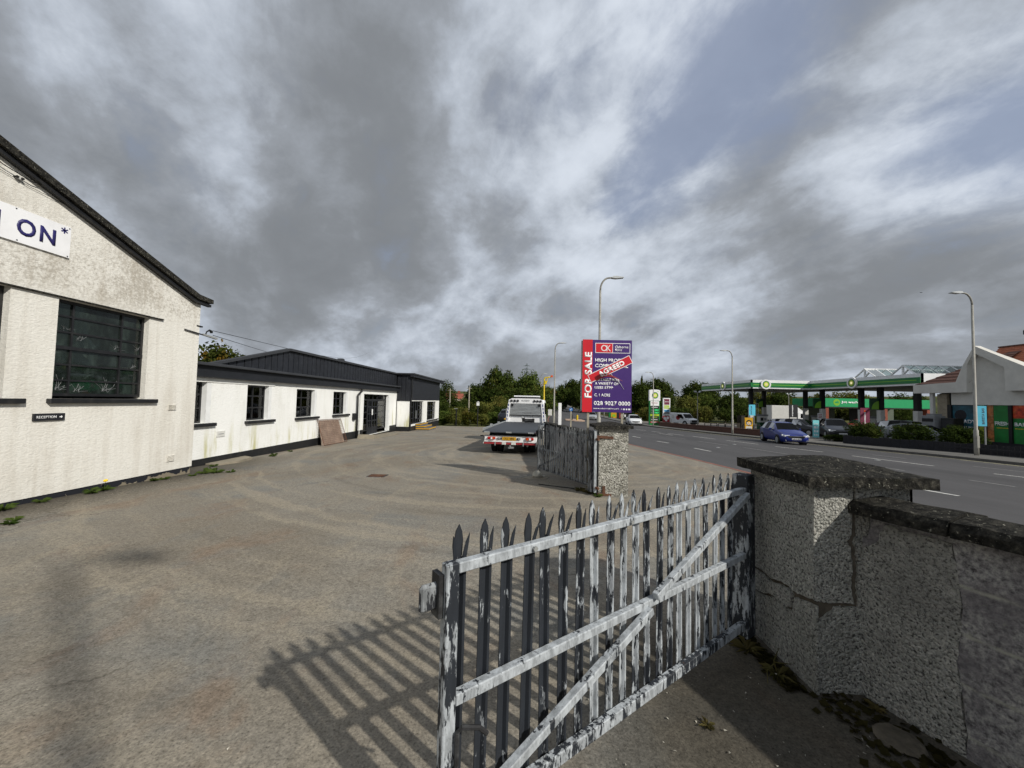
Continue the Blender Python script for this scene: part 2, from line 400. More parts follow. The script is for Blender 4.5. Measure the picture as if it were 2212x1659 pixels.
MAT['cyan'] = plain('cyan banner', S(92, 196, 224), .6, .04, 3, local=True)
MAT['teal'] = plain('teal banner', S(120, 202, 208), .6, .04, 3, local=True)
MAT['maroon'] = plain('maroon banner', S(110, 28, 62), .6, .05, 3, local=True)
MAT['bp_green'] = plain('fascia green', S(30, 118, 60), .35, .05, 3, local=True)
MAT['bp_dark'] = plain('dark green', S(14, 74, 38), .4, .05, 3, local=True)
MAT['bp_lime'] = plain('lime', S(128, 190, 50), .4, .05, 3, local=True)
MAT['lime'] = plain('lime tile', S(170, 196, 40), .5, .05, 3, local=True)
MAT['bp_yellow'] = plain('pale yellow', S(238, 226, 110), .4, .05, 3, local=True)
MAT['jet_green'] = plain('jet wash green', S(14, 158, 96), .5, .05, 3, local=True)
MAT['soffit'] = plain('canopy soffit', S(120, 120, 116), .8, .05, 1, local=True)
MAT['blue'] = plain('blue sign', S(40, 110, 180), .5, .05, 3, local=True)
MAT['blue_strip'] = plain('blue strip', S(48, 66, 130), .4, .1, 3, local=True)
MAT['pale_blue'] = plain('pale blue tile', S(70, 160, 214), .5, .05, 3, local=True)
MAT['poster_teal'] = plain('teal poster', S(30, 84, 100), .5, .5, 1.6, local=True, dirt=S(16, 40, 50), dscale=1.3, damt=.8)
MAT['poster_green'] = plain('green poster', S(26, 118, 48), .5, .25, 1.3, local=True, dirt=S(14, 56, 28), dscale=1.2, damt=.5)
MAT['poster_food'] = plain('food photo poster', S(176, 110, 60), .5, .5, 4, local=True, dirt=S(196, 160, 112), dscale=3, damt=.9)
MAT['poster_tomato'] = plain('tomato photo', S(178, 58, 28), .5, .5, 4, local=True, dirt=S(210, 130, 70), dscale=3, damt=.8)
MAT['poster_fruit'] = plain('salad photo', S(150, 160, 54), .5, .5, 3, local=True, dirt=S(214, 196, 160), dscale=2.2, damt=.9)
MAT['shop_render'] = plain('grey shop render', S(208, 206, 199), .9, .06, 2, .4, 60)
MAT['shop_stone'] = plain('buff block', S(150, 140, 122), .9, .14, 4, .4, 40, local=True)
MAT['tile_orange'] = plain('orange roof tile', S(160, 94, 66), .85, .2, 5, local=True)
MAT['tile_brown'] = plain('brown roof tile', S(98, 66, 54), .85, .2, 5, local=True)
MAT['brick'] = plain('brown brick', S(92, 64, 54), .9, .25, 9, .4, 50, dirt=S(60, 46, 40), dscale=3)
MAT['brick_red'] = plain('red brick', S(140, 78, 60), .9, .2, 9, .4, 50)
MAT['timber_dark'] = plain('dark stained boards', S(34, 34, 38), .85, .3, 6, .3, 40, local=True)
MAT['wood_post'] = plain('weathered post', S(158, 152, 136), .85, .15, 6, .3, 50, local=True)
MAT['wood_step'] = plain('grey step', S(96, 96, 96), .85, .15, 6)
MAT['concrete'] = plain('old concrete', S(138, 130, 114), .9, .15, 4, .5, 40, dirt=S(92, 88, 78))
MAT['stone_pale'] = plain('pale concrete lump', S(172, 168, 156), .95, .15, 12, .5, 40)
MAT['house_red'] = plain('red house roof', S(142, 78, 62), .9, .15, 2)
MAT['house_grey'] = plain('grey house roof', S(112, 118, 122), .9, .1, 2)
MAT['house_olive'] = plain('olive house roof', S(150, 142, 104), .9, .1, 2)
MAT['house_wall'] = plain('cream house wall', S(206, 198, 184), .9, .06, 2)
MAT['screen_dark'] = plain('dark lit panel', S(16, 40, 28), .4, .1, 3, local=True)
MAT['chrome'] = plain('chrome trim', S(190, 194, 198), .25, .05, 3, metal=.8, local=True)
MAT['headlamp'] = plain('clear headlamp', S(220, 224, 228), .15, .05, 3, local=True)
def carpaint(name, c):
    m, t = new_mat(name); v = objc(t)
    n = t.noise(v, 3, 4)
    col = t.mix(n, tuple(x*.9 for x in c[:3])+(1,), c)
    finish(t, col, .35, None, metal=.0, spec=.5, **{'Coat Weight': .35, 'Coat Roughness': .08})
    return m
MAT['car_blue'] = carpaint('blue car paint', S(10, 36, 120))
MAT['car_white'] = carpaint('white car paint', S(232, 234, 236))
MAT['car_silver'] = carpaint('silver car paint', S(150, 154, 158))
MAT['car_black'] = carpaint('black car paint', S(18, 22, 32))
MAT['car_red'] = carpaint('red car paint', S(160, 20, 26))
MAT['car_grey'] = carpaint('grey car paint', S(104, 108, 112))
def M_emit(name, c, s):
    m, t = new_mat(name)
    e = t.n('ShaderNodeEmission', {'Color': c, 'Strength': s})
    t.n('ShaderNodeOutputMaterial', {'Surface': e}); return m
MAT['led_green'] = M_emit('lit price digits', (.08, 1, .3, 1), 1.0)
MAT['bp_lit'] = M_emit('lit yellow centre', S(250, 246, 190), .75)

def M_leaf(name, c1, c2, c3=None, amt=.3):
    m, t = new_mat(name); v = pos(t)
    r = t.n('ShaderNodeObjectInfo').outputs['Random']
    n = t.noise(v, .8, 3, .6); n2 = t.noise(v, 3.1, 4, .6)
    col = t.mix(t.smooth(n2, .3, .7), c1, c2)
    col = t.mix(t.smooth(t.math('ADD', t.math('MULTIPLY', n, .8), t.math('MULTIPLY', r, .2)), .42, .7, 0, .5), col, tuple(x*.6 for x in c1[:3])+(1,))
    if c3: col = t.mix(t.smooth(t.noise(t.vmath('ADD', v, (7, 3, 1)), .55, 4, .6), .55, .66, 0, amt), col, c3)
    d = t.n('ShaderNodeBsdfDiffuse', {'Color': col}); tl = t.n('ShaderNodeBsdfTranslucent', {'Color': col})
    t.n('ShaderNodeOutputMaterial', {'Surface': t.n('ShaderNodeMixShader', {0: .3, 1: d, 2: tl})})
    return m
MAT['leaf_dark'] = M_leaf('dark leaves', S(46, 58, 27), S(78, 92, 42), S(98, 82, 40), .3)
MAT['leaf_mid'] = M_leaf('mid leaves', S(64, 80, 36), S(102, 116, 56), S(122, 100, 46), .4)
MAT['leaf_autumn'] = M_leaf('turning leaves', S(60, 66, 28), S(96, 96, 40), S(168, 104, 34), .85)
MAT['leaf_olive'] = M_leaf('olive leaves', S(84, 92, 44), S(124, 124, 64), S(140, 118, 66), .5)
MAT['leaf_bush'] = M_leaf('evergreen shrub leaves', S(38, 50, 24), S(74, 88, 40), S(90, 92, 46), .3)
MAT['leaf_turn'] = M_leaf('half turned leaves', S(52, 62, 28), S(84, 92, 42), S(150, 104, 40), .45)
MAT['leaf_weed'] = M_leaf('weed leaves', S(62, 82, 36), S(96, 112, 58))
MAT['leaf_grassdry'] = M_leaf('dry grass', S(112, 100, 66), S(84, 84, 50))
MAT['moss'] = M_leaf('moss', S(38, 36, 22), S(62, 58, 34))
MAT['bark'] = plain('bark', S(64, 56, 46), .95, .3, 5, .5, 20)
MAT['yellow_flower'] = plain('yellow petals', S(236, 196, 30), .7, .05, 3)

# ------------------------------------------------------------------ mesh helpers
class MB:
    def __init__(s): s.v = []; s.f = []
    def add(s, vs, fs):
        o = len(s.v); s.v += [tuple(x) for x in vs]; s.f += [tuple(i+o for i in f) for f in fs]; return s
    def box(s, a, b, rz=0, c=None, jit=0):
        (x0, y0, z0), (x1, y1, z1) = a, b
        vs = [(x0,y0,z0),(x1,y0,z0),(x1,y1,z0),(x0,y1,z0),(x0,y0,z1),(x1,y0,z1),(x1,y1,z1),(x0,y1,z1)]
        if jit: vs = [tuple(q+rnd.uniform(-jit, jit) for q in p) for p in vs]
        return s.add(vs, [(0,3,2,1),(4,5,6,7),(0,1,5,4),(1,2,6,5),(2,3,7,6),(3,0,4,7)])
    def bar(s, p0, p1, wd, ht, up=(0, 0, 1)):
        p0 = Vector(p0); p1 = Vector(p1); d = (p1-p0).normalized(); up = Vector(up)
        if abs(d.dot(up)) > .98: up = Vector((0, 1, 0))
        sd_ = d.cross(up).normalized(); u = sd_.cross(d)
        vs = []
        for p in (p0, p1):
            for a, b in ((-1,-1),(1,-1),(1,1),(-1,1)): vs.append(p+sd_*a*wd/2+u*b*ht/2)
        return s.add(vs, [(0,3,2,1),(4,5,6,7),(0,1,5,4),(1,2,6,5),(2,3,7,6),(3,0,4,7)][0:2][::1]+[(0,1,5,4),(1,2,6,5),(2,3,7,6),(3,0,4,7)])
    def tube(s, pts, r, n=8, cap=True):
        pts = [Vector(p) for p in pts]; rs = r if hasattr(r, '__len__') else [r]*len(pts)
        o = []; vs = []; fs = []
        prev = None
        for i, p in enumerate(pts):
            d = (pts[min(i+1, len(pts)-1)]-pts[max(i-1, 0)]).normalized()
            if prev is None:
                prev = Vector((1, 0, 0)) if abs(d.x) < .9 else Vector((0, 1, 0))
            a = (prev-d*prev.dot(d)).normalized(); prev = a; b = d.cross(a)
            for k in range(n):
                t_ = 2*math.pi*k/n; vs.append(p+(a*math.cos(t_)+b*math.sin(t_))*rs[i])
        for i in range(len(pts)-1):
            for k in range(n):
                fs.append((i*n+k, i*n+(k+1)%n, (i+1)*n+(k+1)%n, (i+1)*n+k))
        if cap:
            fs.append(tuple(range(n-1, -1, -1))); fs.append(tuple((len(pts)-1)*n+k for k in range(n)))
        return s.add(vs, fs)
    def disc(s, c, nrm, r, th, n=20):
        nrm = Vector(nrm).normalized(); c = Vector(c)
        return s.tube([c, c+nrm*th], r, n)
    def prism(s, poly, ax, ay, o, ext):          # poly in the plane (ax, ay) from o, extruded by ext
        ax, ay, o, ext = map(Vector, (ax, ay, o, ext)); n = len(poly)
        a = [o+ax*x+ay*y for x, y in poly]; b = [p+ext for p in a]
        fs = [tuple(range(n)), tuple(range(2*n-1, n-1, -1))]
        fs += [(i, i+n, (i+1)%n+n, (i+1)%n) for i in range(n)]
        return s.add(a+b, fs)
    def build(s, name, mat, parent=None, smooth=False, world=True, bevel=0):
        me = bpy.data.meshes.new(name)
        off = Vector((0, 0, 0))
        if parent is not None and world: off = wloc(parent)
        me.from_pydata([tuple(Vector(v)-off) for v in s.v], [], s.f)
        bm = bmesh.new(); bm.from_mesh(me); bmesh.ops.recalc_face_normals(bm, faces=bm.faces)
        if bevel: bmesh.ops.bevel(bm, geom=bm.edges[:], offset=bevel, segments=1, affect='EDGES')
        bm.to_mesh(me); bm.free()
        if smooth:
            for p in me.polygons: p.use_smooth = True
        me.materials.append(MAT[mat] if isinstance(mat, str) else mat)
        o = bpy.data.objects.new(name, me); COL.objects.link(o)
        if parent is not None: o.parent = parent
        return o
def wloc(o):
    p = Vector((0, 0, 0))
    while o is not None: p += o.location; o = o.parent
    return p
def tag(o, label=None, cat=None, group=None, kind=None):
    if label: o['label'] = label
    if cat: o['category'] = cat
    if group: o['group'] = group
    if kind: o['kind'] = kind
    return o
def thing(name, label, cat, loc=(0, 0, 0), rz=0, group=None):
    o = bpy.data.objects.new(name, None); COL.objects.link(o)
    o.empty_display_size = .2
    o.location = loc; o.rotation_euler = (0, 0, rz)
    return tag(o, label, cat, group)
def solo(mb, name, mat, label, cat, loc=(0, 0, 0), group=None, smooth=False, rz=0):
    o = mb.build(name, mat, smooth=smooth); o.location = loc; o.rotation_euler = (0, 0, rz)
    return tag(o, label, cat, group)
KIDS = {}
def kids(o): return [c for c in bpy.data.objects if c.parent == o]
def dup(root, loc, rz=0, label=None, group=None, scale=None):
    r = root.copy(); COL.objects.link(r); r.location = loc; r.rotation_euler = (0, 0, rz)
    if scale: r.scale = scale
    if label: r['label'] = label
    if group: r['group'] = group
    for ch in kids(root):
        c = ch.copy(); COL.objects.link(c); c.parent = r
        for g in kids(ch):
            d = g.copy(); COL.objects.link(d); d.parent = c
    return r
class Fr:                                        # a flat frame: origin, right, up
    def __init__(s, o, u, v): s.o = Vector(o); s.u = Vector(u).normalized(); s.v = Vector(v).normalized(); s.n = s.u.cross(s.v)
    def p(s, x, y, d=0.): return s.o+s.u*x+s.v*y+s.n*d
    def slab(s, mb, x0, x1, y0, y1, d0, d1):
        vs = [s.p(x, y, d) for d in (d0, d1) for x, y in ((x0,y0),(x1,y0),(x1,y1),(x0,y1))]
        return mb.add(vs, [(0,3,2,1),(4,5,6,7),(0,1,5,4),(1,2,6,5),(2,3,7,6),(3,0,4,7)])
    def poly(s, mb, pts, d0, d1):
        return mb.prism(pts, s.u, s.v, s.o+s.n*d0, s.n*(d1-d0))
def slab(fr, x0, x1, y0, y1, d0, d1, name, mat, parent=None, world=True):
    mb = MB(); fr.slab(mb, x0, x1, y0, y1, d0, d1); return mb.build(name, mat, parent, world=world)
def text(fr, s, x, y, w_, h_, d, mat, parent, name='lettering', bold=.0, rot=False, world=True, th=.002, shear=0):
    """letters fitted in the box (x, y, w, h) of the frame; rot: reads upwards"""
    cu = bpy.data.curves.new('txt', 'FONT'); cu.body = s; cu.size = 1; cu.offset = bold; cu.extrude = 0; cu.shear = shear; cu.resolution_u = 3
    o = bpy.data.objects.new('txt', cu); COL.objects.link(o)
    dg = bpy.context.evaluated_depsgraph_get(); me = bpy.data.meshes.new_from_object(o.evaluated_get(dg))
    bpy.data.objects.remove(o)
    xs = [v.co.x for v in me.vertices]; ys = [v.co.y for v in me.vertices]
    x0, x1, y0, y1 = min(xs), max(xs), min(ys), max(ys)
    off = wloc(parent) if (parent is not None and world) else Vector((0, 0, 0))
    for v in me.vertices:
        a = (v.co.x-x0)/(x1-x0); b = (v.co.y-y0)/(y1-y0)
        if rot: q = fr.p(x+w_*(1-b), y+h_*a, d)
        else: q = fr.p(x+w_*a, y+h_*b, d)
        v.co = q-off
    bm = bmesh.new(); bm.from_mesh(me)
    r_ = bmesh.ops.extrude_face_region(bm, geom=bm.faces[:])
    bmesh.ops.translate(bm, vec=fr.n*th, verts=[g for g in r_['geom'] if isinstance(g, bmesh.types.BMVert)])
    bm.to_mesh(me); bm.free(); me.name = name
    me.materials.clear(); me.materials.append(MAT[mat])
    o = bpy.data.objects.new(name, me); COL.objects.link(o)
    if parent is not None: o.parent = parent
    return o
def lines(fr, x0, x1, y, n, h_, gap, d, mat, parent, name='small_print', seed=1, world=True, vertical=False):
    """rows of short strokes: print too small to read in the photograph"""
    rr = random.Random(seed); mb = MB()
    for k in range(n):
        yy = y-k*(h_+gap); xx = x0
        while xx < x1-.2*h_:
            ln = rr.uniform(.5, 1.1)*h_*1.1
            fr.slab(mb, xx, min(xx+ln, x1), yy, yy+h_*rr.uniform(.75, 1), d, d+.003); xx += ln+h_*.35
    return mb.build(name, mat, parent, world=world)
def wall(fr, us, vs, openings, depth, name, mat, parent, extra=None, back=True):
    """wall sheet with real openings and reveals; extra(mb) adds more faces"""
    U = sorted(set(list(us)+[q for o in openings for q in o[:2]])); V = sorted(set(list(vs)+[q for o in openings for q in o[2:4]]))
    mb = MB()
    for i in range(len(U)-1):
        for j in range(len(V)-1):
            cu, cv = (U[i]+U[i+1])/2, (V[j]+V[j+1])/2
            if any(o[0] < cu < o[1] and o[2] < cv < o[3] for o in openings): continue
            for d in (0, -depth):
                q = [fr.p(U[i], V[j], d), fr.p(U[i+1], V[j], d), fr.p(U[i+1], V[j+1], d), fr.p(U[i], V[j+1], d)]
                mb.add(q, [(0,1,2,3)])
    for u0, u1, v0, v1 in openings:
        for a, b in (((u0,v0),(u1,v0)),((u1,v0),(u1,v1)),((u1,v1),(u0,v1)),((u0,v1),(u0,v0))):
            mb.add([fr.p(*a), fr.p(*b), fr.p(*b, -depth), fr.p(*a, -depth)], [(0,1,2,3)])
    if extra: extra(mb)
    me = bpy.data.meshes.new(name); off = wloc(parent) if parent else Vector()
    me.from_pydata([tuple(Vector(v)-off) for v in mb.v], [], mb.f)
    bm = bmesh.new(); bm.from_mesh(me); bmesh.ops.remove_doubles(bm, verts=bm.verts, dist=.0005); bm.to_mesh(me); bm.free()
    me.materials.append(MAT[mat]); o = bpy.data.objects.new(name, me); COL.objects.link(o)
    if parent: o.parent = parent
    return o
def window(fr, u0, u1, v0, v1, d, cols, rows, fw, mw_, fmat, gmat, parent, name='window', pane='pane', world=True, thick=.06):
    """frame mesh with panes of its own; cols/rows = inner division coordinates (0..1)"""
    mb = MB()
    fr.slab(mb, u0, u0+fw, v0, v1, d-thick, d); fr.slab(mb, u1-fw, u1, v0, v1, d-thick, d)
    fr.slab(mb, u0+fw, u1-fw, v0, v0+fw, d-thick, d); fr.slab(mb, u0+fw, u1-fw, v1-fw, v1, d-thick, d)
    cx_ = [u0+fw]+[u0+(u1-u0)*c for c in cols]+[u1-fw]; ry = [v0+fw]+[v0+(v1-v0)*r_ for r_ in rows]+[v1-fw]
    for c in cx_[1:-1]: fr.slab(mb, c-mw_/2, c+mw_/2, v0+fw, v1-fw, d-thick+.012, d-.004)
    for i in range(len(cx_)-1):
        a = cx_[i]+(mw_/2 if i else 0); b = cx_[i+1]-(mw_/2 if i < len(cx_)-2 else 0)
        for r_ in ry[1:-1]: fr.slab(mb, a, b, r_-mw_/2, r_+mw_/2, d-thick+.014, d-.006)
    fo = mb.build(name, fmat, parent, world=world)
    for i in range(len(cx_)-1):
        for j in range(len(ry)-1):
            a = cx_[i]; b = cx_[i+1]; c_ = ry[j]; e = ry[j+1]
            m2 = MB(); fr.slab(m2, a, b, c_, e, d-thick*.5-.004, d-thick*.5+.001); m2.build(pane, gmat, fo, world=world)
    return fo

# ------------------------------------------------------------------ the lie of the land
YK = [-60, -20, 0, 5, 9, 15, 25, 37, 57, 80, 120, 200, 300, 600, 1200]
ZK = [.5, .3, 0, -.03, -.13, -.26, -.45, -.72, -1.15, -1.3, -1.2, -.5, 1.5, 12, 30]
def interp(X_, Y_, x):
    if x <= X_[0]: return Y_[0]
    if x >= X_[-1]: return Y_[-1]
    for i in range(len(X_)-1):
        if x <= X_[i+1]: break
    def sl(k):
        if k <= 0 or k >= len(X_)-1: return 0 if k <= 0 else (Y_[-1]-Y_[-2])/(X_[-1]-X_[-2])
        a = (Y_[k]-Y_[k-1])/(X_[k]-X_[k-1]); b = (Y_[k+1]-Y_[k])/(X_[k+1]-X_[k])
        return 0 if a*b <= 0 else 2*a*b/(a+b)
    h = X_[i+1]-X_[i]; t_ = (x-X_[i])/h; m0, m1 = sl(i)*h, sl(i+1)*h
    return (2*t_**3-3*t_**2+1)*Y_[i]+(t_**3-2*t_**2+t_)*m0+(-2*t_**3+3*t_**2)*Y_[i+1]+(t_**3-t_**2)*m1
def gz(x, y): return interp(YK, ZK, y)-.02*min(max(x-3, 0), 18)
NE = [-60, 0, 11.5, 15, 20, 28, 37, 50, 65, 95, 140, 250], [8.5, 7., 6.6, 6.25, 5.55, 4.75, 4.05, 3.9, 4.7, 7.6, 11.5, 20]
FE = [-60, 0, 15, 20.6, 23.4, 27.4, 35, 38.6, 52, 65, 95, 140, 250], [23.5, 22.8, 22.2, 21.6, 20.9, 20.1, 18.7, 18.1, 17.4, 17.5, 18.8, 22, 31]
WE = [-60, 0, 20, 22.5, 26.5, 32.5, 37.7, 52.5, 65, 95, 140], [26, 25.6, 24.7, 23.8, 22.3, 20.9, 20.2, 19.2, 19.5, 20.8, 24]
def xn(y): return interp(*NE, y)
def xf(y): return interp(*FE, y)
def xw(y): return interp(*WE, y)
def frange(a, b, s_):
    o = []; 
    while a < b-1e-6: o.append(a); a += s_
    return o+[b]
def strip(name, ys, fl, fr_, zo, mat, nx=4, kind='structure', parent=None, skirt=0):
    mb = MB(); vs = []; fs = []
    for y in ys:
        a, b = fl(y), fr_(y)
        for i in range(nx+1):
            x = a+(b-a)*i/nx; vs.append((x, y, gz(x, y)+zo))
    for j in range(len(ys)-1):
        for i in range(nx):
            k = j*(nx+1)+i; fs.append((k, k+1, k+nx+2, k+nx+1))
    if skirt:
        n0 = len(vs)
        for y in ys:
            x = fl(y); vs.append((x, y, gz(x, y)+zo-skirt))
        for j in range(len(ys)-1):
            fs.append((j*(nx+1), (j+1)*(nx+1), n0+j+1, n0+j))
    mb.add(vs, fs); o = mb.build(name, mat, parent)
    if kind: o['kind'] = kind
    return o

# ================================================================== SETTING
def build_land():
    xs = [-1500, -900, -500, -300, -180, -110, -70, -45, -30, -20, -12, -6, 0, 5, 10, 15, 20, 25, 30, 40, 55, 75, 100, 140, 200, 300, 500, 900, 1500]
    ys = [-900, -300, -120, -60, -30] + frange(-16, 130, 4) + [145, 165, 190, 220, 260, 300, 360, 430, 520, 640, 800, 1000, 1300, 1700, 2400]
    mb = MB(); vs = []; fs = []
    for y in ys:
        for x in xs:
            z = gz(x, y)-.10
            if x > 60 and 20 < y < 260: z += min((x-60)*.10, 8.6)
            if x < -30 and y < 300: z += min((-30-x)*.02, 4)
            vs.append((x, y, z))
    n = len(xs)
    for j in range(len(ys)-1):
        for i in range(n-1): fs.append((j*n+i, j*n+i+1, j*n+n+i+1, j*n+n+i))
    mb.add(vs, fs); o = mb.build('ground', 'land', smooth=True); o['kind'] = 'structure'
build_land()
yy = frange(-24, 33.5, .75)
strip('yard', yy, lambda y: -9.2, lambda y: xn(y)-.14, 0, 'yard', 14)
ylong = frange(-24, 132, 1.5)+frange(135, 250, 5)
strip('near_pavement', frange(33.5, 132, 1.5), lambda y: xn(y)-2.2, lambda y: xn(y)-.14, 0, 'pavement', 2)
road = strip('road', ylong, lambda y: xn(y), lambda y: xf(y), -.012, 'road', 8)
strip('edge_strip', ylong, lambda y: xn(y)-.14, lambda y: xn(y), .006, 'kerb_red', 1)
strip('kerb', ylong, lambda y: xf(y), lambda y: xf(y)+.14, .11, 'kerb', 1, skirt=.2)
strip('pavement', ylong, lambda y: xf(y)+.14, lambda y: xw(y)+.1, .105, 'pavement', 3)
strip('forecourt', frange(-24, 72, 2), lambda y: xw(y)+.1, lambda y: 64, .1, 'forecourt', 10)

def mark(x0, y0, x1, y1, wd=.12, mat='roadpaint', z=-.006):
    d = Vector((x1-x0, y1-y0)); L = d.length; d /= L; n = Vector((d.y, -d.x))*wd/2
    m = max(1, int(L/1.2)); mb = MB(); vs = []
    for i in range(m+1):
        c = Vector((x0, y0))+d*L*i/m
        for s_ in (-1, 1):
            q = c+n*s_; vs.append((q.x, q.y, gz(q.x, q.y)+z))
    mb.add(vs, [(2*i, 2*i+1, 2*i+3, 2*i+2) for i in range(m)])
    return mb.build('lane_marking', mat, road)
for a in [(7.74,26.9,7.86,25.5), (11.8,33.2,12.06,30.9), (8.05,23.,8.33,21.9), (13.5,30.6,13.9,28.), (8.54,19.2,8.69,17.86), (14.11,26.9,14.65,24.2),
          (11.82,39.9,12.23,38.), (12.4,36.8,12.72,35.4), (12.82,34.,13.22,31.7), (14.87,23.,15.62,20.4), (15.8,18.84,16.41,15.8), (9.86,9.76,9.99,9.1),
          (16.58,14.,16.95,12.8), (9.0,15.6,9.3,14.2), (9.4,12.9,9.6,11.6), (11.3,43.5,11.6,41.6), (10.9,47.5,11.1,45.6), (10.75,52,10.85,49.6), (17.1,11.2,17.4,9.2)]: mark(*a)
for a in [(10.07,31.9,10.6,29.9), (10.61,28.4,11.14,26.4), (11.2,24.7,11.7,22.15), (12.0,21.1,12.36,18.2), (13.05,16.2,13.24,13.7), (13.46,12.,13.6,11.), (17.75,20.,18.15,18.7), (18.6,16.4,19.0,15.), (8.9,36.5,9.6,33.8)]: mark(*a, .1, 'roadpaint_faded')
for off in (.28, .52):
    ys = frange(8, 48, 2)
    for i in range(0, len(ys)-1, 2):
        y0, y1 = ys[i], ys[min(i+2, len(ys)-1)]
        if y1 > y0: mark(xf(y0)-off, y0, xf(y1)-off, y1, .075, 'yellowline')
# cat's eyes
for i, (x, y, l) in enumerate([(12.6, 23.1, 'low metal road stud on the asphalt left of the blue hatchback'), (10.2, 20.2, 'low metal road stud on the near lane line before the totem signs'), (15.5, 17.2, 'low metal road stud between the long white dashes near the dark hedge'), (12.9, 14.6, 'low metal road stud nearest the capped gate pier')]):
    mb = MB(); z = gz(x, y)-.012
    mb.prism([(-.09,0),(.09,0),(.06,.022),(-.06,.022)], (1,0,0), (0,0,1), (0,-.06,0), (0,.12,0))
    solo(mb, 'road_stud', 'galv', l, 'road stud', (x, y, z), 'studs set in the road')

# ================================================================== CREAM GABLE BUILDING (left)
XG = -7.35
fg = Fr((XG, 0, 0), (0, 1, 0), (0, 0, 1))
gab = thing('gable_building', 'cream pebble dashed gable building with big dark steel windows at left', 'building', (XG, 3, -.1))
YR, ZR, YE, ZE = -.6, 7.15, 8.32, 3.78          # ridge and eave of the verge
def verge_z(y): return ZE+(YE-abs(y-YR)-YR-0)*0+ (YE-y)*(ZR-ZE)/(YE-YR) if y >= YR else ZR-(YR-y)*(ZR-ZE)/(YE-YR)
Y0 = 2*YR-8.5
op1 = (5.88, 7.37, 1.53, 3.13); op0 = (2.9, 5.30, 1.53, 3.14); opm = (-1.6, 2.0, 1.53, 3.14)
def gable(mb):
    a, b = 3.6, 3.6
    ring = [(8.55, 3.6), (8.55, 3.70), (8.28, 3.74), (YR, ZR-.06), (2*YR-8.28, 3.74), (Y0, 3.70), (Y0, 3.6)]
    for d in (0, -.3):
        mb.add([fg.p(y, z, d) for y, z in ring], [tuple(range(7))])
wall(fg, (Y0, 8.55), (.04, 3.6), [op1, op0, opm], .22, 'wall', 'render_cream', gab, gable)
slab(fg, Y0, 8.53, -.6, .04, -.25, -.015, 'plinth', 'plinth_peel', gab)
# return wall towards the white building, rear and floor
mb = MB(); mb.box((-22, 8.30, -.6), (XG-.3, 8.55, 3.72)); mb.build('side_wall', 'render_cream', gab); MB().box((-22, Y0, -.6), (XG-.3, Y0+.25, 3.72)).build('side_wall', 'render_cream', gab)
mb = MB(); mb.box((-11, Y0+.3, 0), (-10.8, 8.28, 3.6)); mb.build('inner_wall', 'room', gab)
mb = MB(); mb.box((-10.8, Y0+.3, .0), (XG-.35, 8.28, .06)); mb.box((-10.8, Y0+.3, 3.5), (XG-.35, 8.28, 3.56)); mb.build('inner_floor', 'room_floor', gab)
# roof slabs, with a kick over the eave; lichened verge along the gable
def roof_prof(th, dz): return [(8.74, 3.83+dz), (8.36, 3.86+dz), (YR, ZR+.06+dz), (YR, ZR+.06+dz-th), (8.34, 3.86+dz-th*.95), (8.74, 3.83+dz-th*.8)]
mb = MB(); mb.prism(roof_prof(.10, -.02), (0,1,0), (0,0,1), (-22, 0, 0), (14.62, 0, 0)); mb.prism([(2*YR-y, z) for y, z in roof_prof(.10, -.02)], (0,1,0), (0,0,1), (-22, 0, 0), (14.62, 0, 0))
mb.build('roof', 'slate', gab)
mb = MB(); mb.prism(roof_prof(.115, .015), (0,1,0), (0,0,1), (XG-.02, 0, 0), (.16, 0, 0)); mb.build('verge', 'verge', gab)
mb = MB(); mb.prism([(y, z-.10) for y, z in roof_prof(.07, .0)], (0,1,0), (0,0,1), (XG+.004, 0, 0), (.085, 0, 0)); mb.build('verge_board', 'black_paint', gab)
mb = MB(); fg.slab(mb, 2.3, 7.64, 3.137, 3.16, .0, .04); mb.build('lintel_drip', 'verge', gab)
for (u0, u1, v0, v1), cols, rows in ((op1, (.2, .727), (.147, .29, .49, .52, .68, .84)), (op0, (.2, .8), (.16, .33, .5, .67, .84)), (opm, (.2, .8), (.16, .33, .5, .67, .84))):
    wf = window(fg, u0, u1, v0+.04, v1, -.10, cols, [r_ for r_ in (.165, .33, .505, .67, .835)], .045, .028, 'black_paint', 'glass_dirty', gab)
    mb = MB(); fg.slab(mb, u0+.01, u1-.01, v0+.04+(v1-v0-.04)*.505-.028, v0+.04+(v1-v0-.04)*.505+.028, -.11, -.085); mb.build('transom', 'black_paint', wf)
    mb = MB(); fg.slab(mb, u0-.07, u1+.22, v0-.075, v0, -.1, .075); mb.build('sill', 'black_paint', gab, bevel=.008)
# torn cobwebs and cracked corners show as pale scraps on the glass
mb = MB()
for u, v, s_, n_ in ((6.05, 1.66, .28, 9), (6.3, 1.62, .2, 8), (6.75, 1.64, .3, 10), (6.3, 2.5, .18, 7), (6.9, 2.42, .16, 7), (7.25, 2.45, .14, 6), (6.1, 2.62, .12, 5), (7.15, 2.1, .1, 4)):
    for k in range(n_):
        a = rnd.uniform(0, 2.8); l = s_*rnd.uniform(.3, 1)
        c = (u+rnd.uniform(-.05, .05), v+rnd.uniform(0, .05)); e_ = (c[0]+math.cos(a)*l, min(c[1]+math.sin(a)*l*.9, 3.0))
        mb.tube([fg.p(c[0], c[1], -.118), fg.p((c[0]+e_[0])/2+.02, (c[1]+e_[1])/2, -.121), fg.p(e_[0], e_[1], -.118)], .0022, 3, False)
o = mb.build('cobweb', 'grey', gab); o['kind'] = 'stuff'
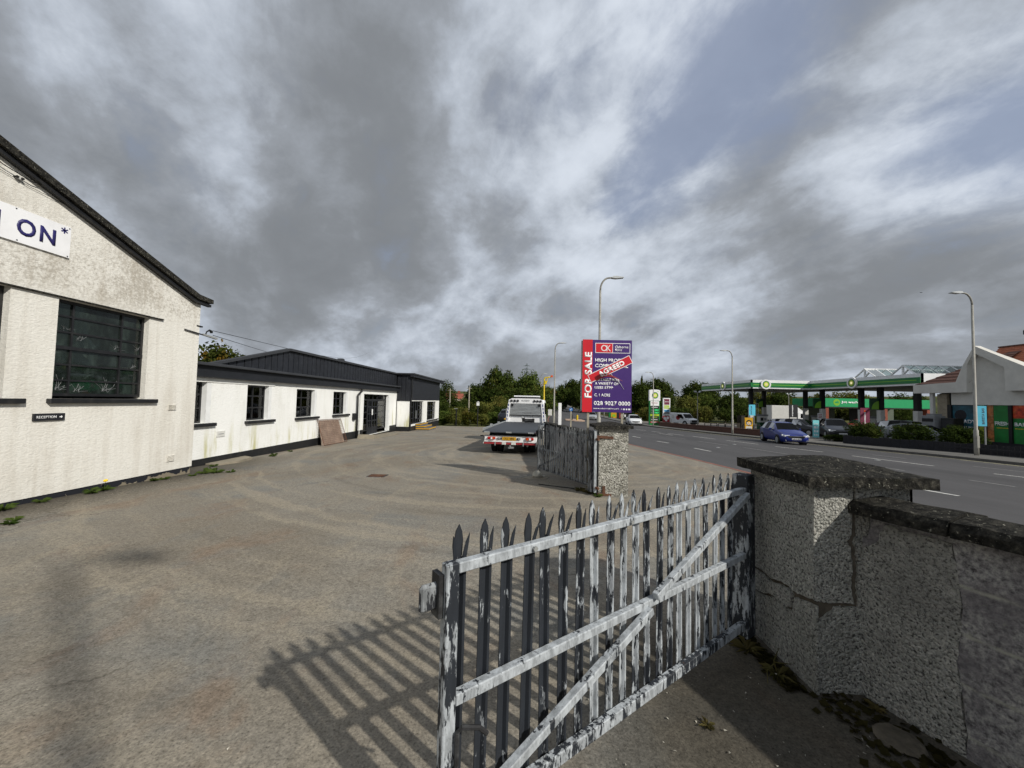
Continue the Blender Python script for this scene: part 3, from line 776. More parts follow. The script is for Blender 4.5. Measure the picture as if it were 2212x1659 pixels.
# louvred vents
def vent(fr, u0, u1, v0, v1, mat, parent, n=5):
    fo = slab(fr, u0, u1, v0, v1, .002, .012, 'vent', mat, parent)
    for k in range(n):
        v = v0+(v1-v0)*(k+.5)/n
        mb = MB(); mb.add([fr.p(u0+.01, v-.008, .012), fr.p(u1-.01, v-.008, .012), fr.p(u1-.01, v+.002, .03), fr.p(u0+.01, v+.002, .03), fr.p(u1-.01, v+.008, .012), fr.p(u0+.01, v+.008, .012)], [(0,1,2,3),(3,2,4,5)]); mb.build('slat', mat, fo)
vent(fg, 7.88, 8.06, 1.30, 1.42, 'render_cream', gab); vent(fg, 7.92, 8.09, .22, .36, 'render_cream', gab)
# white banner board  "...N ON*"
sg = thing('banner_sign', 'white board with navy letters ON and an asterisk high on the cream gable', 'sign', (XG, 4.2, 4.04))
fs = Fr((XG+.03, 0, 0), (0, 1, 0), (0, 0, 1))
slab(fs, 3.3, 5.95, 3.79, 4.285, -.026, 0, 'board', 'sign_white', sg)
text(fs, 'N', 4.86, 3.905, .25, .26, .001, 'navy_letter', sg, 'letter', .03)
text(fs, 'O', 5.285, 3.905, .225, .255, .001, 'navy_letter', sg, 'letter', .03)
text(fs, 'N', 5.555, 3.905, .20, .25, .001, 'navy_letter', sg, 'letter', .03)
mb = MB()
for k in range(6):
    a = math.pi/2+k*math.pi/3; mb.bar(fs.p(5.86, 4.205, .002), fs.p(5.86+.05*math.cos(a), 4.205+.05*math.sin(a), .002), .018, .003, up=(1, 0, 0))
mb.build('asterisk', 'navy_letter', sg)
for u, v in ((5.27, 4.265), (5.30, 3.815), (5.925, 4.26), (5.92, 3.81)):
    mb = MB(); mb.disc(fs.p(u, v), fs.n, .009, .005, 8); mb.build('bolt', 'dark', sg)
# RECEPTION sign
rg = thing('reception_sign', 'small black RECEPTION sign with white arrow on the cream gable', 'sign', (XG, 5.85, 1.24))
fr_ = Fr((XG+.03, 0, 0), (0, 1, 0), (0, 0, 1))
slab(fr_, 5.65, 6.05, 1.19, 1.30, -.028, 0, 'board', 'sign_black', rg)
text(fr_, 'RECEPTION', 5.685, 1.225, .25, .04, .001, 'white', rg, bold=.012)
mb = MB(); mb.prism([(0,.012),(.022,.012),(.022,-.002),(.042,.02),(.022,.042),(.022,.028),(0,.028)], fr_.u, fr_.v, fr_.p(5.975, 1.224, .001), fr_.n*.002); mb.build('arrow', 'white', rg)
# cable, insulators and eave bracket
mb = MB(); pts = [(XG+.06, 4.2, 5.16), (XG+.05, 5.08, 4.80), (XG+.05, 5.4, 4.735), (XG+.06, 5.66, 4.775)]
mb.tube(pts, .007, 5); mb.tube([(XG+.02, 5.0, 4.74), (XG+.02, 5.4, 4.66), (XG+.03, 5.9, 4.62)], .004, 4)
solo(mb, 'cable', 'dark', 'thin black cable sagging across the cream gable above the banner', 'cable')
t_ = thing('cable_clip', 'white porcelain cable clip fixed below the sagging cable on the gable', 'cable clip', (XG, 5.27, 4.72))
mb = MB()
for k in (-.03, .03): mb.tube([(XG, 5.27+k, 4.72), (XG+.05, 5.27+k, 4.72), (XG+.07, 5.27+k, 4.715)], [.014, .018, .01], 7)
mb.build('insulator', 'dark', t_); mb = MB(); mb.box((XG, 5.25, 4.70), (XG+.04, 5.29, 4.735)); mb.build('bracket', 'white_dull', t_)
t_ = thing('wire_bracket', 'iron wire bracket with black insulator at the corner of the cream gable', 'bracket', (XG, 8.5, 3.15))
mb = MB(); mb.bar((XG+.02, 8.15, 3.05), (XG+.03, 8.98, 2.98), .025, .025); mb.build('arm', 'black_iron', t_)
mb = MB(); mb.bar((XG+.03, 8.62, 3.02), (XG+.03, 9.02, 2.985), .05, .04); mb.build('cross_bar', 'galv', t_)
mb = MB(); mb.tube([(XG+.03, 8.68, 3.0), (XG+.03, 8.72, 3.10), (XG+.03, 8.80, 3.15), (XG+.03, 8.85, 3.13), (XG+.03, 8.86, 3.09)], [.012, .014, .022, .034, .026], 8); mb.build('insulator', 'dark', t_)
mb = MB(); mb.box((XG-.05, 8.47, 3.18), (XG+.01, 8.63, 3.21)); mb.build('plate', 'dark', t_)
# overhead wires from the pylon side to the bracket
mb = MB()
for dz, x1 in ((0, -30), (.35, -24)):
    mb.tube([(XG+.03-(XG+.03-x1)*t/8, 8.9+(60-8.9)*t/8, 3.05+dz*.3+(5.0+dz*2)*t/8-.8*math.sin(math.pi*t/8)) for t in range(9)], .007, 4)
solo(mb, 'overhead_wire', 'dark', 'thin overhead wires running from the gable corner over the dark roof', 'wire')

# ================================================================== LONG WHITE BUILDING
XW = -8.0
fw = Fr((XW, 0, 0), (0, 1, 0), (0, 0, 1))
wb = thing('white_building', 'long low white rendered building with black boarded gable above the yard', 'building', (XW, 17, -.3))
wins = [(8.68, 9.79, .92, 1.96), (11.1, 12.21, .90, 1.945), (13.585, 14.95, .89, 1.91), (16.29, 17.66, .90, 1.885)]
door_op = (19.5, 23.44, -.32, 1.85)
wall(fw, (8.6, 24.7), (-.32, 2.25), wins+[door_op], .2, 'wall', 'render_white', wb)
mb = MB(); fw.slab(mb, 8.6, 19.48, -.7, .03, -.15, .012); fw.slab(mb, 23.46, 24.7, -.7, -.02, -.15, .012); mb.build('plinth', 'black_paint', wb)
slab(fw, 8.6, 12.33, 1.962, 2.06, -.05, .02, 'lintel_band', 'white_smooth', wb)
for i, (u0, u1, v0, v1) in enumerate(wins):
    wo = window(fw, u0+.005, u1-.15, v0, v1-.002, -.13, (.44,), (.36, .70), .045, .04, 'black_paint', 'glass', wb)
    mb = MB(); fw.slab(mb, u0-.06, u1+.13, v0-.085, v0-.004, -.12, .09); mb.build('sill', 'black_paint', wb, bevel=.006)
    # smooth reveal linings
    mb = MB(); fw.slab(mb, u1-.149, u1+.002, v0, v1, -.19, -.002); mb.build('reveal', 'reveal_white', wb)
    for a, b in (((.62, .95), (.0, .0)), ((.02, .30), (.0, .0))):
        if i == 3: a = (.05, .42) if b == (0, 0) and a[0] < .1 else (.56, .98)
        elif a[0] < .1: continue
        mb = MB(); n = 12; vs = []
        for k in range(n+1):
            uu = u0+(u1-u0)*(a[0]+(a[1]-a[0])*k/n)*.92
            for zz in (v0+.02, v1): vs.append(fw.p(uu+(.05 if zz < 1.2 and i != 3 else 0)*(1 if a[0] > .5 else -1), zz, -.30-.035*math.sin(k*2.3)))
        mb.add(vs, [(2*k, 2*k+2, 2*k+3, 2*k+1) for k in range(n)]); mb.build('curtain', 'curtain', wb, smooth=True)
# inner room shell
mb = MB(); mb.box((-12.2, 8.7, -.3), (-12.0, 24.6, 2.3)); mb.box((-12, 8.7, 2.12), (XW-.25, 24.6, 2.2)); mb.build('inner_wall', 'room', wb)
mb = MB(); mb.box((-12, 8.7, -.4), (XW-.22, 24.6, -.3)); mb.build('inner_floor', 'room_floor', wb)
# fascia, gutter edge, low roof
mb = MB(); mb.box((XW+.005, 8.57, 2.085), (XW+.14, 24.68, 2.36)); mb.build('fascia', 'black_band', wb)
mb = MB(); mb.box((XW-.04, 8.57, 2.365), (XW+.26, 24.68, 2.44)); mb.build('gutter', 'felt', wb, bevel=.012)
mb = MB(); mb.box((-20, 8.57, 2.30), (XW-.05, 24.68, 2.40)); mb.build('low_roof', 'felt', wb)
# boarded gable above (every board its own)
XB = XW-.06
def clad_top(y): return 2.46+(y-9.75)*(3.25-2.46)/(13.02-9.75) if y < 13.02 else 3.25-.0*(y-13)
y = 9.78; k = 0
while y < 24.7:
    y2 = min(y+.29, 24.70)
    mb = MB(); a, b = clad_top(y), clad_top(y2-.02)
    yo = y2-.03
    mb.add([(XB, y, 2.41), (XB, yo, 2.41), (XB, yo, b), (XB, y, a), (XB+.028, y, 2.41), (XB+.028, yo, 2.41), (XB+.028, yo, b), (XB+.028, y, a)], [(0,3,2,1),(4,5,6,7),(0,1,5,4),(1,2,6,5),(2,3,7,6),(3,0,4,7)])
    mb.build('cladding_board', 'black_board', wb)
    y += .30
mb = MB(); mb.prism([(9.75, 2.40), (24.7, 2.40), (24.7, 3.25), (13.02, 3.25)], (0,1,0), (0,0,1), (XB-.1, 0, 0), (.1, 0, 0)); mb.build('gable_wall', 'black_band', wb)
mb = MB()
mb.prism([(9.6, 2.44), (13.02, 3.29), (24.75, 3.29), (24.75, 3.21), (13.03, 3.21), (9.6, 2.37)], (0,1,0), (0,0,1), (XB-.05, 0, 0), (.17, 0, 0)); mb.build('verge', 'felt', wb)
mb = MB(); mb.prism([(0,0),(.26,0),(.22,.1),(.05,.12)], (0,1,0), (0,0,1), (XB-.3, 17.2, 3.29), (.25, 0, 0)); mb.build('roof_vent', 'felt', wb)
# pale letter plate low on the wall
slab(fw, 10.02, 10.30, .53, .68, .001, .02, 'letter_plate', 'white_dull', wb)
mb = MB(); fw.slab(mb, 10.07, 10.25, .60, .612, .02, .026); mb.build('slot', 'grey', wb)
# downpipe, white conduit, post box
mb = MB(); pts = [(XW+.09, 19.02, 2.1), (XW+.09, 19.0, 1.98), (XW+.09, 18.66, 1.82), (XW+.09, 18.56, 1.75), (XW+.09, 18.56, -.3)]; mb.tube(pts, .05, 8); mb.build('downpipe', 'black_paint', wb, smooth=True)
mb = MB(); mb.tube([(XW+.06, 18.95, 1.95), (XW+.06, 18.9, -.3)], .018, 6); mb.build('conduit', 'white_dull', wb)
pb = solo(MB().box((XW+.004, 18.18, .58), (XW+.10, 18.42, .90)), 'post_box', 'dark', 'slim black post box on the white wall beside the downpipe', 'post box')
# glazed entrance: shop-front frame of small panes with a pair of doors
def entrance():
    dfr = -.16
    gl = window(fw, 19.52, 20.42, -.10, 1.55, dfr, (), (.2, .4, .6, .8), .04, .035, 'black_paint', 'glass', wb, 'side_light')
    gr = window(fw, 21.85, 23.2, -.12, 1.55, dfr, (), (.19, .395, .6, .8), .07, .04, 'black_paint', 'glass', wb, 'side_light')
    tl = window(fw, 19.52, 23.2, 1.555, 1.845, dfr, (.13, .29, .44, .6, .8), (), .035, .035, 'black_paint', 'glass', wb, 'top_light')
    for a, b in ((20.43, 21.05), (21.06, 21.84)):
        dr = window(fw, a, b, -.34, 1.54, dfr, (.5,) if b < 21.06 else (.5,), (.2, .4, .6, .8), .07, .05, 'black_band', 'glass', wb, 'door')
        mb = MB(); fw.slab(mb, a+.07, b-.07, -.27, .02, dfr-.05, dfr-.01); mb.build('kick_plate', 'black_band', dr)
    mb = MB(); fw.slab(mb, 21.0, 21.14, .72, 1.04, dfr+.002, dfr+.012); mb.build('notice', 'white', wb)
    slab(fw, 23.2, 23.445, -.3, 1.85, -.19, -.005, 'reveal', 'reveal_white', wb)
    # things inside against the glass
    for k, (u0, u1, v0, v1, m_) in enumerate(((19.6, 19.9, 1.1, 1.45, 'white_dull'), (19.95, 20.25, 1.1, 1.45, 'red_dull'), (19.6, 20.2, .75, .95, 'white_dull'), (19.62, 19.8, .3, .55, 'white_dull'), (19.9, 20.3, .25, .4, 'brown_box'), (19.9, 20.2, -.1, .15, 'brown_box'))):
        slab(fw, u0, u1, v0, v1, -.55, -.42, 'window_stock', m_, wb)
    mb = MB(); fw.slab(mb, 21.95, 23.1, -.1, 1.5, -.36, -.32); mb.build('blind', 'curtain', wb)
entrance()
# projecting block at the far end
XP, YP = -7.16, 24.7
pb_ = thing('glazed_block', 'projecting end block with black boarding, glazed doors and white piers', 'building', (XP, 29, -.5))
fe = Fr((XW-.0, YP, 0), (1, 0, 0), (0, 0, 1))       # wall facing the gate
slab(fe, .02, .84, -.15, 1.56, -.2, 0, 'wall', 'render_white', pb_); slab(fe, .0, .85, -.7, -.15, -.2, .012, 'plinth', 'black_paint', pb_)
for k in range(3): slab(fe, .02+k*.275, .02+k*.275+.255, 1.56, 3.24, -.12, .02+.002*k, 'cladding_board', 'black_board', pb_)
slab(fe, -.02, .86, 1.5, 1.56, .0, .03, 'flashing', 'black_band', pb_)
mb = MB(); mb.tube([(-8.08+.0, YP-.05, 2.0), (-8.02, YP-.06, 1.6), (-8.0+.02, YP-.06, -.4)], .035, 7); mb.build('downpipe', 'black_paint', pb_)
fp = Fr((XP, 0, 0), (0, 1, 0), (0, 0, 1))
ops = [(24.98, 28.25, -.05, 1.50), (29.4, 32.45, .03, 1.47)]
wall(fp, (24.72, 33.65), (-.15, 1.56), ops, .2, 'wall', 'white_smooth', pb_)
slab(fp, 24.72, 33.65, -.9, -.15, -.3, .006, 'plinth', 'black_paint', pb_)
yb = 24.72; 
while yb < 33.6:
    slab(fp, yb, min(yb+.33, 33.66), 1.56, 3.22, -.1, .02, 'cladding_board', 'black_board', pb_); yb += .345
mb = MB(); mb.box((-18, 24.5, 3.22), (XP+.32, 34.3, 3.30)); mb.build('roof', 'felt', pb_)
mb = MB(); mb.box((XP+.05, 24.52, 3.06), (XP+.27, 34.2, 3.21)); mb.build('fascia', 'black_band', pb_)
mb = MB(); mb.box((-18, 33.45, -.9), (XP-.21, 33.65, 3.2)); mb.box((-16, 24.95, -.2), (-15.9, 33.4, 3.2)); mb.build('rear_wall', 'render_white', pb_)
mb = MB(); mb.box((-15.8, 24.95, -.3), (XP-.22, 33.4, -.2)); mb.box((-15.8, 24.95, 1.7), (XP-.22, 33.4, 1.8)); mb.build('inner_floor', 'room_floor', pb_)
mb = MB(); mb.tube([(XP+.09, 24.85, 3.0), (XP+.09, 24.85, 1.7), (XP+.06, 24.8, 1.5), (XP+.06, 24.8, -.4)], .045, 7); mb.build('downpipe', 'black_paint', pb_)
window(fp, 25.0, 26.0, -.04, 1.49, -.1, (), (.25, .5, .75), .05, .04, 'black_band', 'glass', pb_, 'side_light')
for a, b in ((26.02, 26.55), (26.57, 27.1)):
    d_ = window(fp, a, b, -.04, 1.49, -.1, (), (), .06, .04, 'black_band', 'glass', pb_, 'door')
    mb = MB(); mb.tube([fp.p(b-.1 if a < 26.5 else a+.1, .3, -.06), fp.p(b-.1 if a < 26.5 else a+.1, .85, -.06)], .014, 6); mb.build('handle', 'alu', d_)
window(fp, 27.12, 28.23, -.04, 1.49, -.1, (.5,), (.2, .4, .6, .8), .05, .05, 'black_band', 'glass', pb_, 'side_light')
window(fp, 29.42, 32.43, .04, 1.46, -.1, (.28, .52, .76), (.25, .5, .75), .05, .06, 'black_band', 'glass', pb_)
slab(fp, 29.3, 33.2, -.06, .02, -.1, .10, 'sill', 'black_paint', pb_)
mb = MB(); fp.slab(mb, 31.9, 32.35, .1, 1.4, -.34, -.31); fp.slab(mb, 27.75, 28.15, 0, 1.4, -.34, -.31); mb.build('blind', 'curtain', pb_)
# yellow edged steps
st = thing('door_steps', 'three grey steps with yellow nosings below the glazed doors', 'steps', (-6.7, 27, -.5))
gs = gz(-6.5, 27)
for k in range(3):
    x1 = XP+.95-.3*k; z1 = gs+.15*(k+1)
    mb = MB(); mb.box((XP+.03, 26.2-.02*k, gs-.1 if k == 0 else gs+.15*k+.001), (x1, 28.3, z1)); tr_ = mb.build('tread', 'wood_step', st)
    mb = MB(); mb.box((XP+.05, 26.175-.02*k, z1-.055), (x1+.012, 26.196-.02*k, z1+.004)); mb.box((x1+.001, 26.2-.02*k, z1-.055), (x1+.014, 28.3, z1+.004)); mb.build('nosing', 'plate_yellow', tr_)
# rusty mesh panel and board leaning by the wall, slab, ramp
ml = thing('mesh_panel', 'rusty steel mesh sheet leaning on the white wall under the third window', 'mesh panel', (-7.8, 15.9, -.25))
mb = MB(); A = Vector((-7.62, 14.95, gz(-7.6, 15)+.02)); uu = Vector((0, 1.98, -.04)); vv = Vector((-.33, 0, .98))
for k in range(27): mb.bar(A+uu*k/26, A+uu*k/26+vv, .006, .006)
for k in range(15): mb.bar(A+vv*k/14, A+vv*k/14+uu, .006, .006)
o = mb.build('wire_grid', 'rust', ml); o['kind'] = 'stuff'
mb = MB(); mb.tube([A, A+uu, A+uu+vv, A+vv, A], .012, 5); mb.build('edge_wire', 'rust', ml)
solo(MB().add([A+Vector((-.10,.02,-.03)), A+uu*.98+Vector((-.10,.0,-.03)), A+uu*.98+vv*.97+Vector((-.03,-.14,.0)), A+vv*.97+Vector((-.03,.2,0))]+[A+Vector((-.12,.02,-.03)), A+uu*.98+Vector((-.12,.0,-.03)), A+uu*.98+vv*.97+Vector((-.05,-.14,.0)), A+vv*.97+Vector((-.05,.2,0))], [(0,1,2,3),(7,6,5,4),(0,4,5,1),(1,5,6,2),(2,6,7,3),(3,7,4,0)]), 'board', plain('weathered brown ply', S(158, 140, 126), .9, .2, 3, local=True, dirt=S(112, 92, 78)), 'weathered brown board behind the rusty mesh against the white wall', 'board')
mb = MB(); mb.prism([(-8.0+.02, 9.7), (-7.62, 9.66), (-7.5, 10.2), (-7.62, 10.9), (-8.0+.02, 11.1)], (1,0,0), (0,1,0), (0,0,gz(-7.8, 10.3)-.03), (0,0,.085)); solo(mb, 'slab', 'concrete', 'flat concrete slab at the foot of the white wall below the second window', 'slab')
mb = MB(); mb.prism([(18.45, 0), (18.62, .26), (19.4, .05), (21.6, .04), (22.6, 0)], (0,1,0), (0,0,1), (-7.85, 0, gz(-7.5, 20)-.03), (.8, 0, 0)); solo(mb, 'ramp', 'concrete', 'rough concrete ramp at the glazed entrance of the white building', 'ramp')
mb = MB(); mb.prism([(-7.9, 19.4), (-6.3, 18.9), (-5.3, 20.5), (-5.6, 24), (-6.5, 26), (-7.15, 26), (-7.9, 24.6)], (1,0,0), (0,1,0), (0,0,-.3), (0,0,.02))
# drain grate
dg_ = thing('drain_cover', 'dark square drain cover sunk in the yard left of centre', 'drain cover', (-3.24, 8.82, gz(-3.24, 8.82)))
mb = MB(); mb.box((-3.44, 8.66, -.132), (-3.04, 8.98, -.118)); mb.build('frame', 'black_iron', dg_)
for k in range(5): MB().box((-3.41, 8.69+.055*k, -.1175), (-3.07, 8.72+.055*k, -.112)).build('bar', 'rust', dg_)

# ================================================================== GATES
def pale_mesh(wd, h, lean, bent=0):
    """W-section palisade pale with a split, splayed three-point top; local x across, y forward, z up"""
    hw = wd/2; t_ = .0035
    sec = [(-hw, .000), (-hw*.62, .000), (-hw*.30, .014), (hw*.30, .014), (hw*.62, .000), (hw, .000)]
    mb = MB(); zs = h-.125
    for i in range(5):
        (x0, y0), (x1, y1) = sec[i], sec[i+1]
        mb.add([(x0,y0,0),(x1,y1,0),(x1,y1,zs),(x0,y0,zs),(x0,y0-t_,0),(x1,y1-t_,0),(x1,y1-t_,zs),(x0,y0-t_,zs)], [(0,1,2,3),(7,6,5,4),(3,2,6,7),(0,4,5,1),(0,3,7,4),(1,5,6,2)])
    # centre spear
    yc = .014
    sp_ = [(-hw*.55, zs), (hw*.55, zs), (hw*.68, zs+.06), (hw*.52, h-.035), (hw*.08, h-.006), (-hw*.44, h-.03), (-hw*.66, zs+.06)]
    mb.add([(x, yc+.002, z) for x, z in sp_]+[(x, yc-t_, z) for x, z in sp_], [(0,1,2,3,4,5,6),(13,12,11,10,9,8,7)]+[(i, i+7, (i+1) % 7+7, (i+1) % 7) for i in range(7)])
    for s_ in (-1, 1):       # splayed outer tongues
        o_ = .015*lean*(1 if s_ < 0 else .5)
        a = [(s_*hw,0,zs),(s_*hw*.45,.004,zs),(s_*(hw*.55)+s_*o_*.5,.0-.008*lean,zs+.055),(s_*(hw*.95)+s_*o_,-.016*lean,h-.035),(s_*(hw*1.05)+s_*o_*.6,-.006*lean,zs+.05)]
        b = [(x,y-t_,z) for x, y, z in a]
        mb.add(a+b, [(0,1,2,3,4),(9,8,7,6,5),(0,5,6,1),(1,6,7,2),(2,7,8,3),(3,8,9,4),(4,9,5,0)])
    return mb
def gate(name, label, base, free, pale_front, mat, thr, zb=.10, sag=0., post=True):
    base = Vector(base); free = Vector(free)
    d = free-base; L = d.length; ang = math.atan2(-d.y, -d.x)       # local +x from the free end to the hinge
    g = thing(name, label, 'gate', (free.x, free.y, base.z), ang)
    def put(mb, nm, par=g, m=mat, col=.5, bevel=0):
        o = mb.build(nm, m, par, world=False, bevel=bevel); o.color = (col, 0, 0, 1); return o
    sg_ = lambda x: -sag*(1-x/L)
    ys = 1 if pale_front else -1          # rails sit on this side of the pales
    yr = ys*.028
    rail = lambda x0, z0, x1, z1, hh, nm='rail', col=.34: put(MB().bar((x0, yr, z0+sg_(x0)), (x1, yr, z1+sg_(x1)), .038, hh*.92), nm, col=col, bevel=.004)
    rail(.045, 1.046, L-.12, 1.046, .042, col=.42); rail(.045, .585, L-.12, .585, .045, col=.41); rail(.045, .125, L-.12, .105, .06, col=.49)
    put(MB().bar((.02, yr, .08+sg_(0)), (.02, yr, 1.067+sg_(0)), .05, .045), 'end_stile', col=.50, bevel=.004)
    q = rail(.07, .17, 1.2, .565, .042, 'brace', .43); q.location.y += ys*.03
    q = rail(1.24, .62, L-.13, 1.02, .042, 'brace', .42); q.location.y += ys*.03
    put(MB().box((L-.115, -.055, .0), (L+.005, .055, 1.15)), 'hinge_post', col=.515, bevel=.006)
    for i, z in enumerate((1.0, .10)):
        put(MB().bar((L-.02, 0, z), (L+.16, 0, z), .03, .04), 'hinge', m='rust')
    kinds = []
    for k in range(3):
        me = pale_mesh(.056, 1.07, (.3, .8, 1.2)[k])
        kinds.append(me)
    protos = [None]*3
    for k in range(21):
        x = .072+.1072*k*(L/2.492); kk = rnd.choice((0, 1, 1, 2))
        if protos[kk] is None:
            o = kinds[kk].build('pale', mat, g, world=False); protos[kk] = o
        else:
            o = protos[kk].copy(); COL.objects.link(o); o.parent = g
        o.location = (x+rnd.uniform(-.004, .004), 0, .115+sg_(x)+rnd.uniform(-.006, .006))
        o.rotation_euler = (rnd.uniform(-.008, .008), rnd.uniform(-.012, .012), (math.pi if (ys > 0) else 0)+rnd.uniform(-.05, .05))
        t_ = thr(k); o.color = (t_, 0, 0, 1)
        if k in (3, 9, 14):
            put(MB().disc((x, ys*.05, 1.046+sg_(x)), (0, ys, 0), .011, .01, 6), 'bolt', m='galv')
    # slip latch plate and drop bolt at the free end
    put(MB().box((-.085, -.012, .905+sg_(0)), (-.012, .012, 1.0+sg_(0))), 'latch_plate', m='peel_dark', col=.5, bevel=.01)
    put(MB().box((-.024, -.03, .88+sg_(0)), (-.004, .03, 1.03+sg_(0))), 'latch_back', m='black_iron')
    put(MB().tube([(.045, yr+ys*.035, .03+sg_(0)), (.045, yr+ys*.035, .49+sg_(0)), (.06, yr+ys*.04, .505+sg_(0)), (.12, yr+ys*.06, .49+sg_(0)), (.15, yr+ys*.065, .46+sg_(0))], .009, 7), 'drop_bolt', m='black_iron')
    return g
def thr1(k): return (.57, .60, .56, .60, .58, .56, .55)[k] if k < 7 else (.47, .51, .45, .47, .50, .53, .51, .46, .42, .44, .50, .47, .49, .53)[k-7]
gate('palisade_gate', 'open palisade gate of peeling silver and black paint nearest the camera', (1.695, 2.945, 0), (-.272, 1.415, 0), False, 'peel', thr1)
gate('palisade_gate', 'open weathered grey palisade gate hung on the far pebble dashed pillar', (1.40, 7.38, -.03), (.43, 9.68, -.03), True, 'peel_dark', lambda k: .43+.12*math.sin(k*2.7)*.6, sag=.07)

# ================================================================== PIERS AND WALLS
def jag(a, b, amp, n=7):
    o = []
    for i in range(n):
        t_ = i/n; o.append((a[0]+(b[0]-a[0])*t_+(rnd.uniform(-amp, amp) if i else 0), a[1]+(b[1]-a[1])*t_+(rnd.uniform(-amp, amp) if i else 0)))
    return o
def jagline(pts, amp=.004, n=5):
    o = []
    for i in range(len(pts)-1): o += jag(pts[i], pts[i+1], amp, n)
    return o+[pts[-1]]
def pier_cap(x0, y0, x1, y1, zb, th, peak, parent, jit=.006):
    mb = MB(); n = 9; vs = []; fs = []
    cxm, cym = (x0+x1)/2, (y0+y1)/2
    for i in range(n+1):
        for j in range(n+1):
            x = x0+(x1-x0)*i/n; y = y0+(y1-y0)*j/n
            e_ = 1-max(abs(x-cxm)/(x1-x0), abs(y-cym)/(y1-y0))*2
            vs.append((x+rnd.uniform(-jit, jit), y+rnd.uniform(-jit, jit), zb+th+peak*e_+rnd.uniform(-jit, jit)*.7))
    N = (n+1)**2
    for i in range(n):
        for j in range(n): k = i*(n+1)+j; fs.append((k, k+n+1, k+n+2, k+1))
    ring = [i*(n+1) for i in range(n+1)]+[n*(n+1)+j for j in range(1, n+1)]+[i*(n+1)+n for i in range(n-1, -1, -1)]+[j for j in range(n-1, 0, -1)]
    low = []
    for k in ring:
        x, y, z = vs[k]; low.append(len(vs)); vs.append((x+rnd.uniform(-.004, .004), y+rnd.uniform(-.004, .004), zb+rnd.uniform(-.003, .003)))
    m = len(ring)
    for q in range(m): fs.append((ring[q], ring[(q+1) % m], low[(q+1) % m], low[q]))
    fs.append(tuple(low))
    mb.add(vs, fs); return mb.build('cap_stone', 'coping', parent)
p1 = thing('gate_pier', 'cracked grey pebble dashed gate pier with mossy cap beside the near gate', 'gate pier', (2.04, 2.68, -.02))
px0, py0, px1, py1 = 1.752, 2.37, 2.335, 2.985
MB().box((px0+.015, py0+.015, -.25), (px1-.015, py1-.015, 1.19)).build('core', 'mortar', p1)
fl_ = Fr((px0+.015, 0, 0), (0, -1, 0), (0, 0, 1))       # left face, u = -y
up_l = [(2.975,.458),(2.851,.469),(2.765,.454),(2.671,.479),(2.583,.487),(2.548,.471),(2.446,.49),(2.37,.506)]
lo_l = [(2.969,.309),(2.853,.328),(2.753,.363),(2.673,.36),(2.597,.361),(2.573,.37)]
U_ = [(-y, z+.012) for y, z in up_l]; L_ = [(-y, z) for y, z in lo_l]
mb = MB(); fl_.poly(mb, [(-2.985, 1.19), (-2.985, .462)]+jagline(U_)+[(-2.355, 1.19)], 0, .017); mb.build('render_panel', 'pillar_dash', p1)
mb = MB(); fl_.poly(mb, jagline([(-2.985, .306)]+L_)+jagline([(-2.552, .462), (-2.583, .476), (-2.671, .468), (-2.765, .443), (-2.851, .458), (-2.985, .449)]), 0, .022); mb.build('render_panel', 'pillar_dash', p1)
mb = MB(); fl_.poly(mb, [(-2.985, -.25), (-2.355, -.25), (-2.355, .49)]+jagline([(-2.446, .474), (-2.535, .452), (-2.56, .355), (-2.597, .346), (-2.673, .345), (-2.753, .347), (-2.853, .313), (-2.985, .292)]), 0, .013); mb.build('render_panel', 'pillar_dash', p1)
ff = Fr((0, py0+.015, 0), (1, 0, 0), (0, 0, 1))         # face towards the camera
FB = [(1.752,.505),(1.786,.495),(1.846,.49),(1.936,.496),(1.984,.487)]
FC = [(1.986,.498),(1.966,.595),(1.978,.708),(1.970,.821),(1.948,.858),(1.975,.90)]
mb = MB(); ff.poly(mb, jagline([(x, z+.012) for x, z in FB])+jagline(FC)+[(1.99, 1.19), (1.7525, 1.19)], 0, .0165); mb.build('render_panel', 'pillar_dash', p1)
mb = MB(); ff.poly(mb, [(2.005, .3), (2.335, .3), (2.335, 1.19), (2.003, 1.19)]+jagline([(2.012, .89), (1.99, .858), (2.008, .80), (2.014, .708), (2.004, .60), (2.012, .5)]), 0, .015); mb.build('render_panel', 'pillar_dash', p1)
mb = MB(); ff.poly(mb, [(1.7525, -.25), (2.05, -.25), (2.05, .478)]+jagline([(1.936, .482), (1.88, .478), (1.862, .457), (1.80, .41), (1.7525, .376)]), 0, .014); mb.build('render_panel', 'pillar_dash', p1)
mb = MB(); fr2 = Fr((px1-.015, 0, 0), (0, 1, 0), (0, 0, 1)); fr2.slab(mb, py0, py1, -.25, 1.19, 0, .015); mb.build('render_panel', 'pillar_dash', p1)
mb = MB(); Fr((0, py1-.015, 0), (-1, 0, 0), (0, 0, 1)).slab(mb, -px1, -px0, -.25, 1.19, 0, .015); mb.build('render_panel', 'pillar_dash', p1)
pier_cap(px0-.075, py0-.075, px1+.08, py1+.06, 1.191, .062, .085, p1)
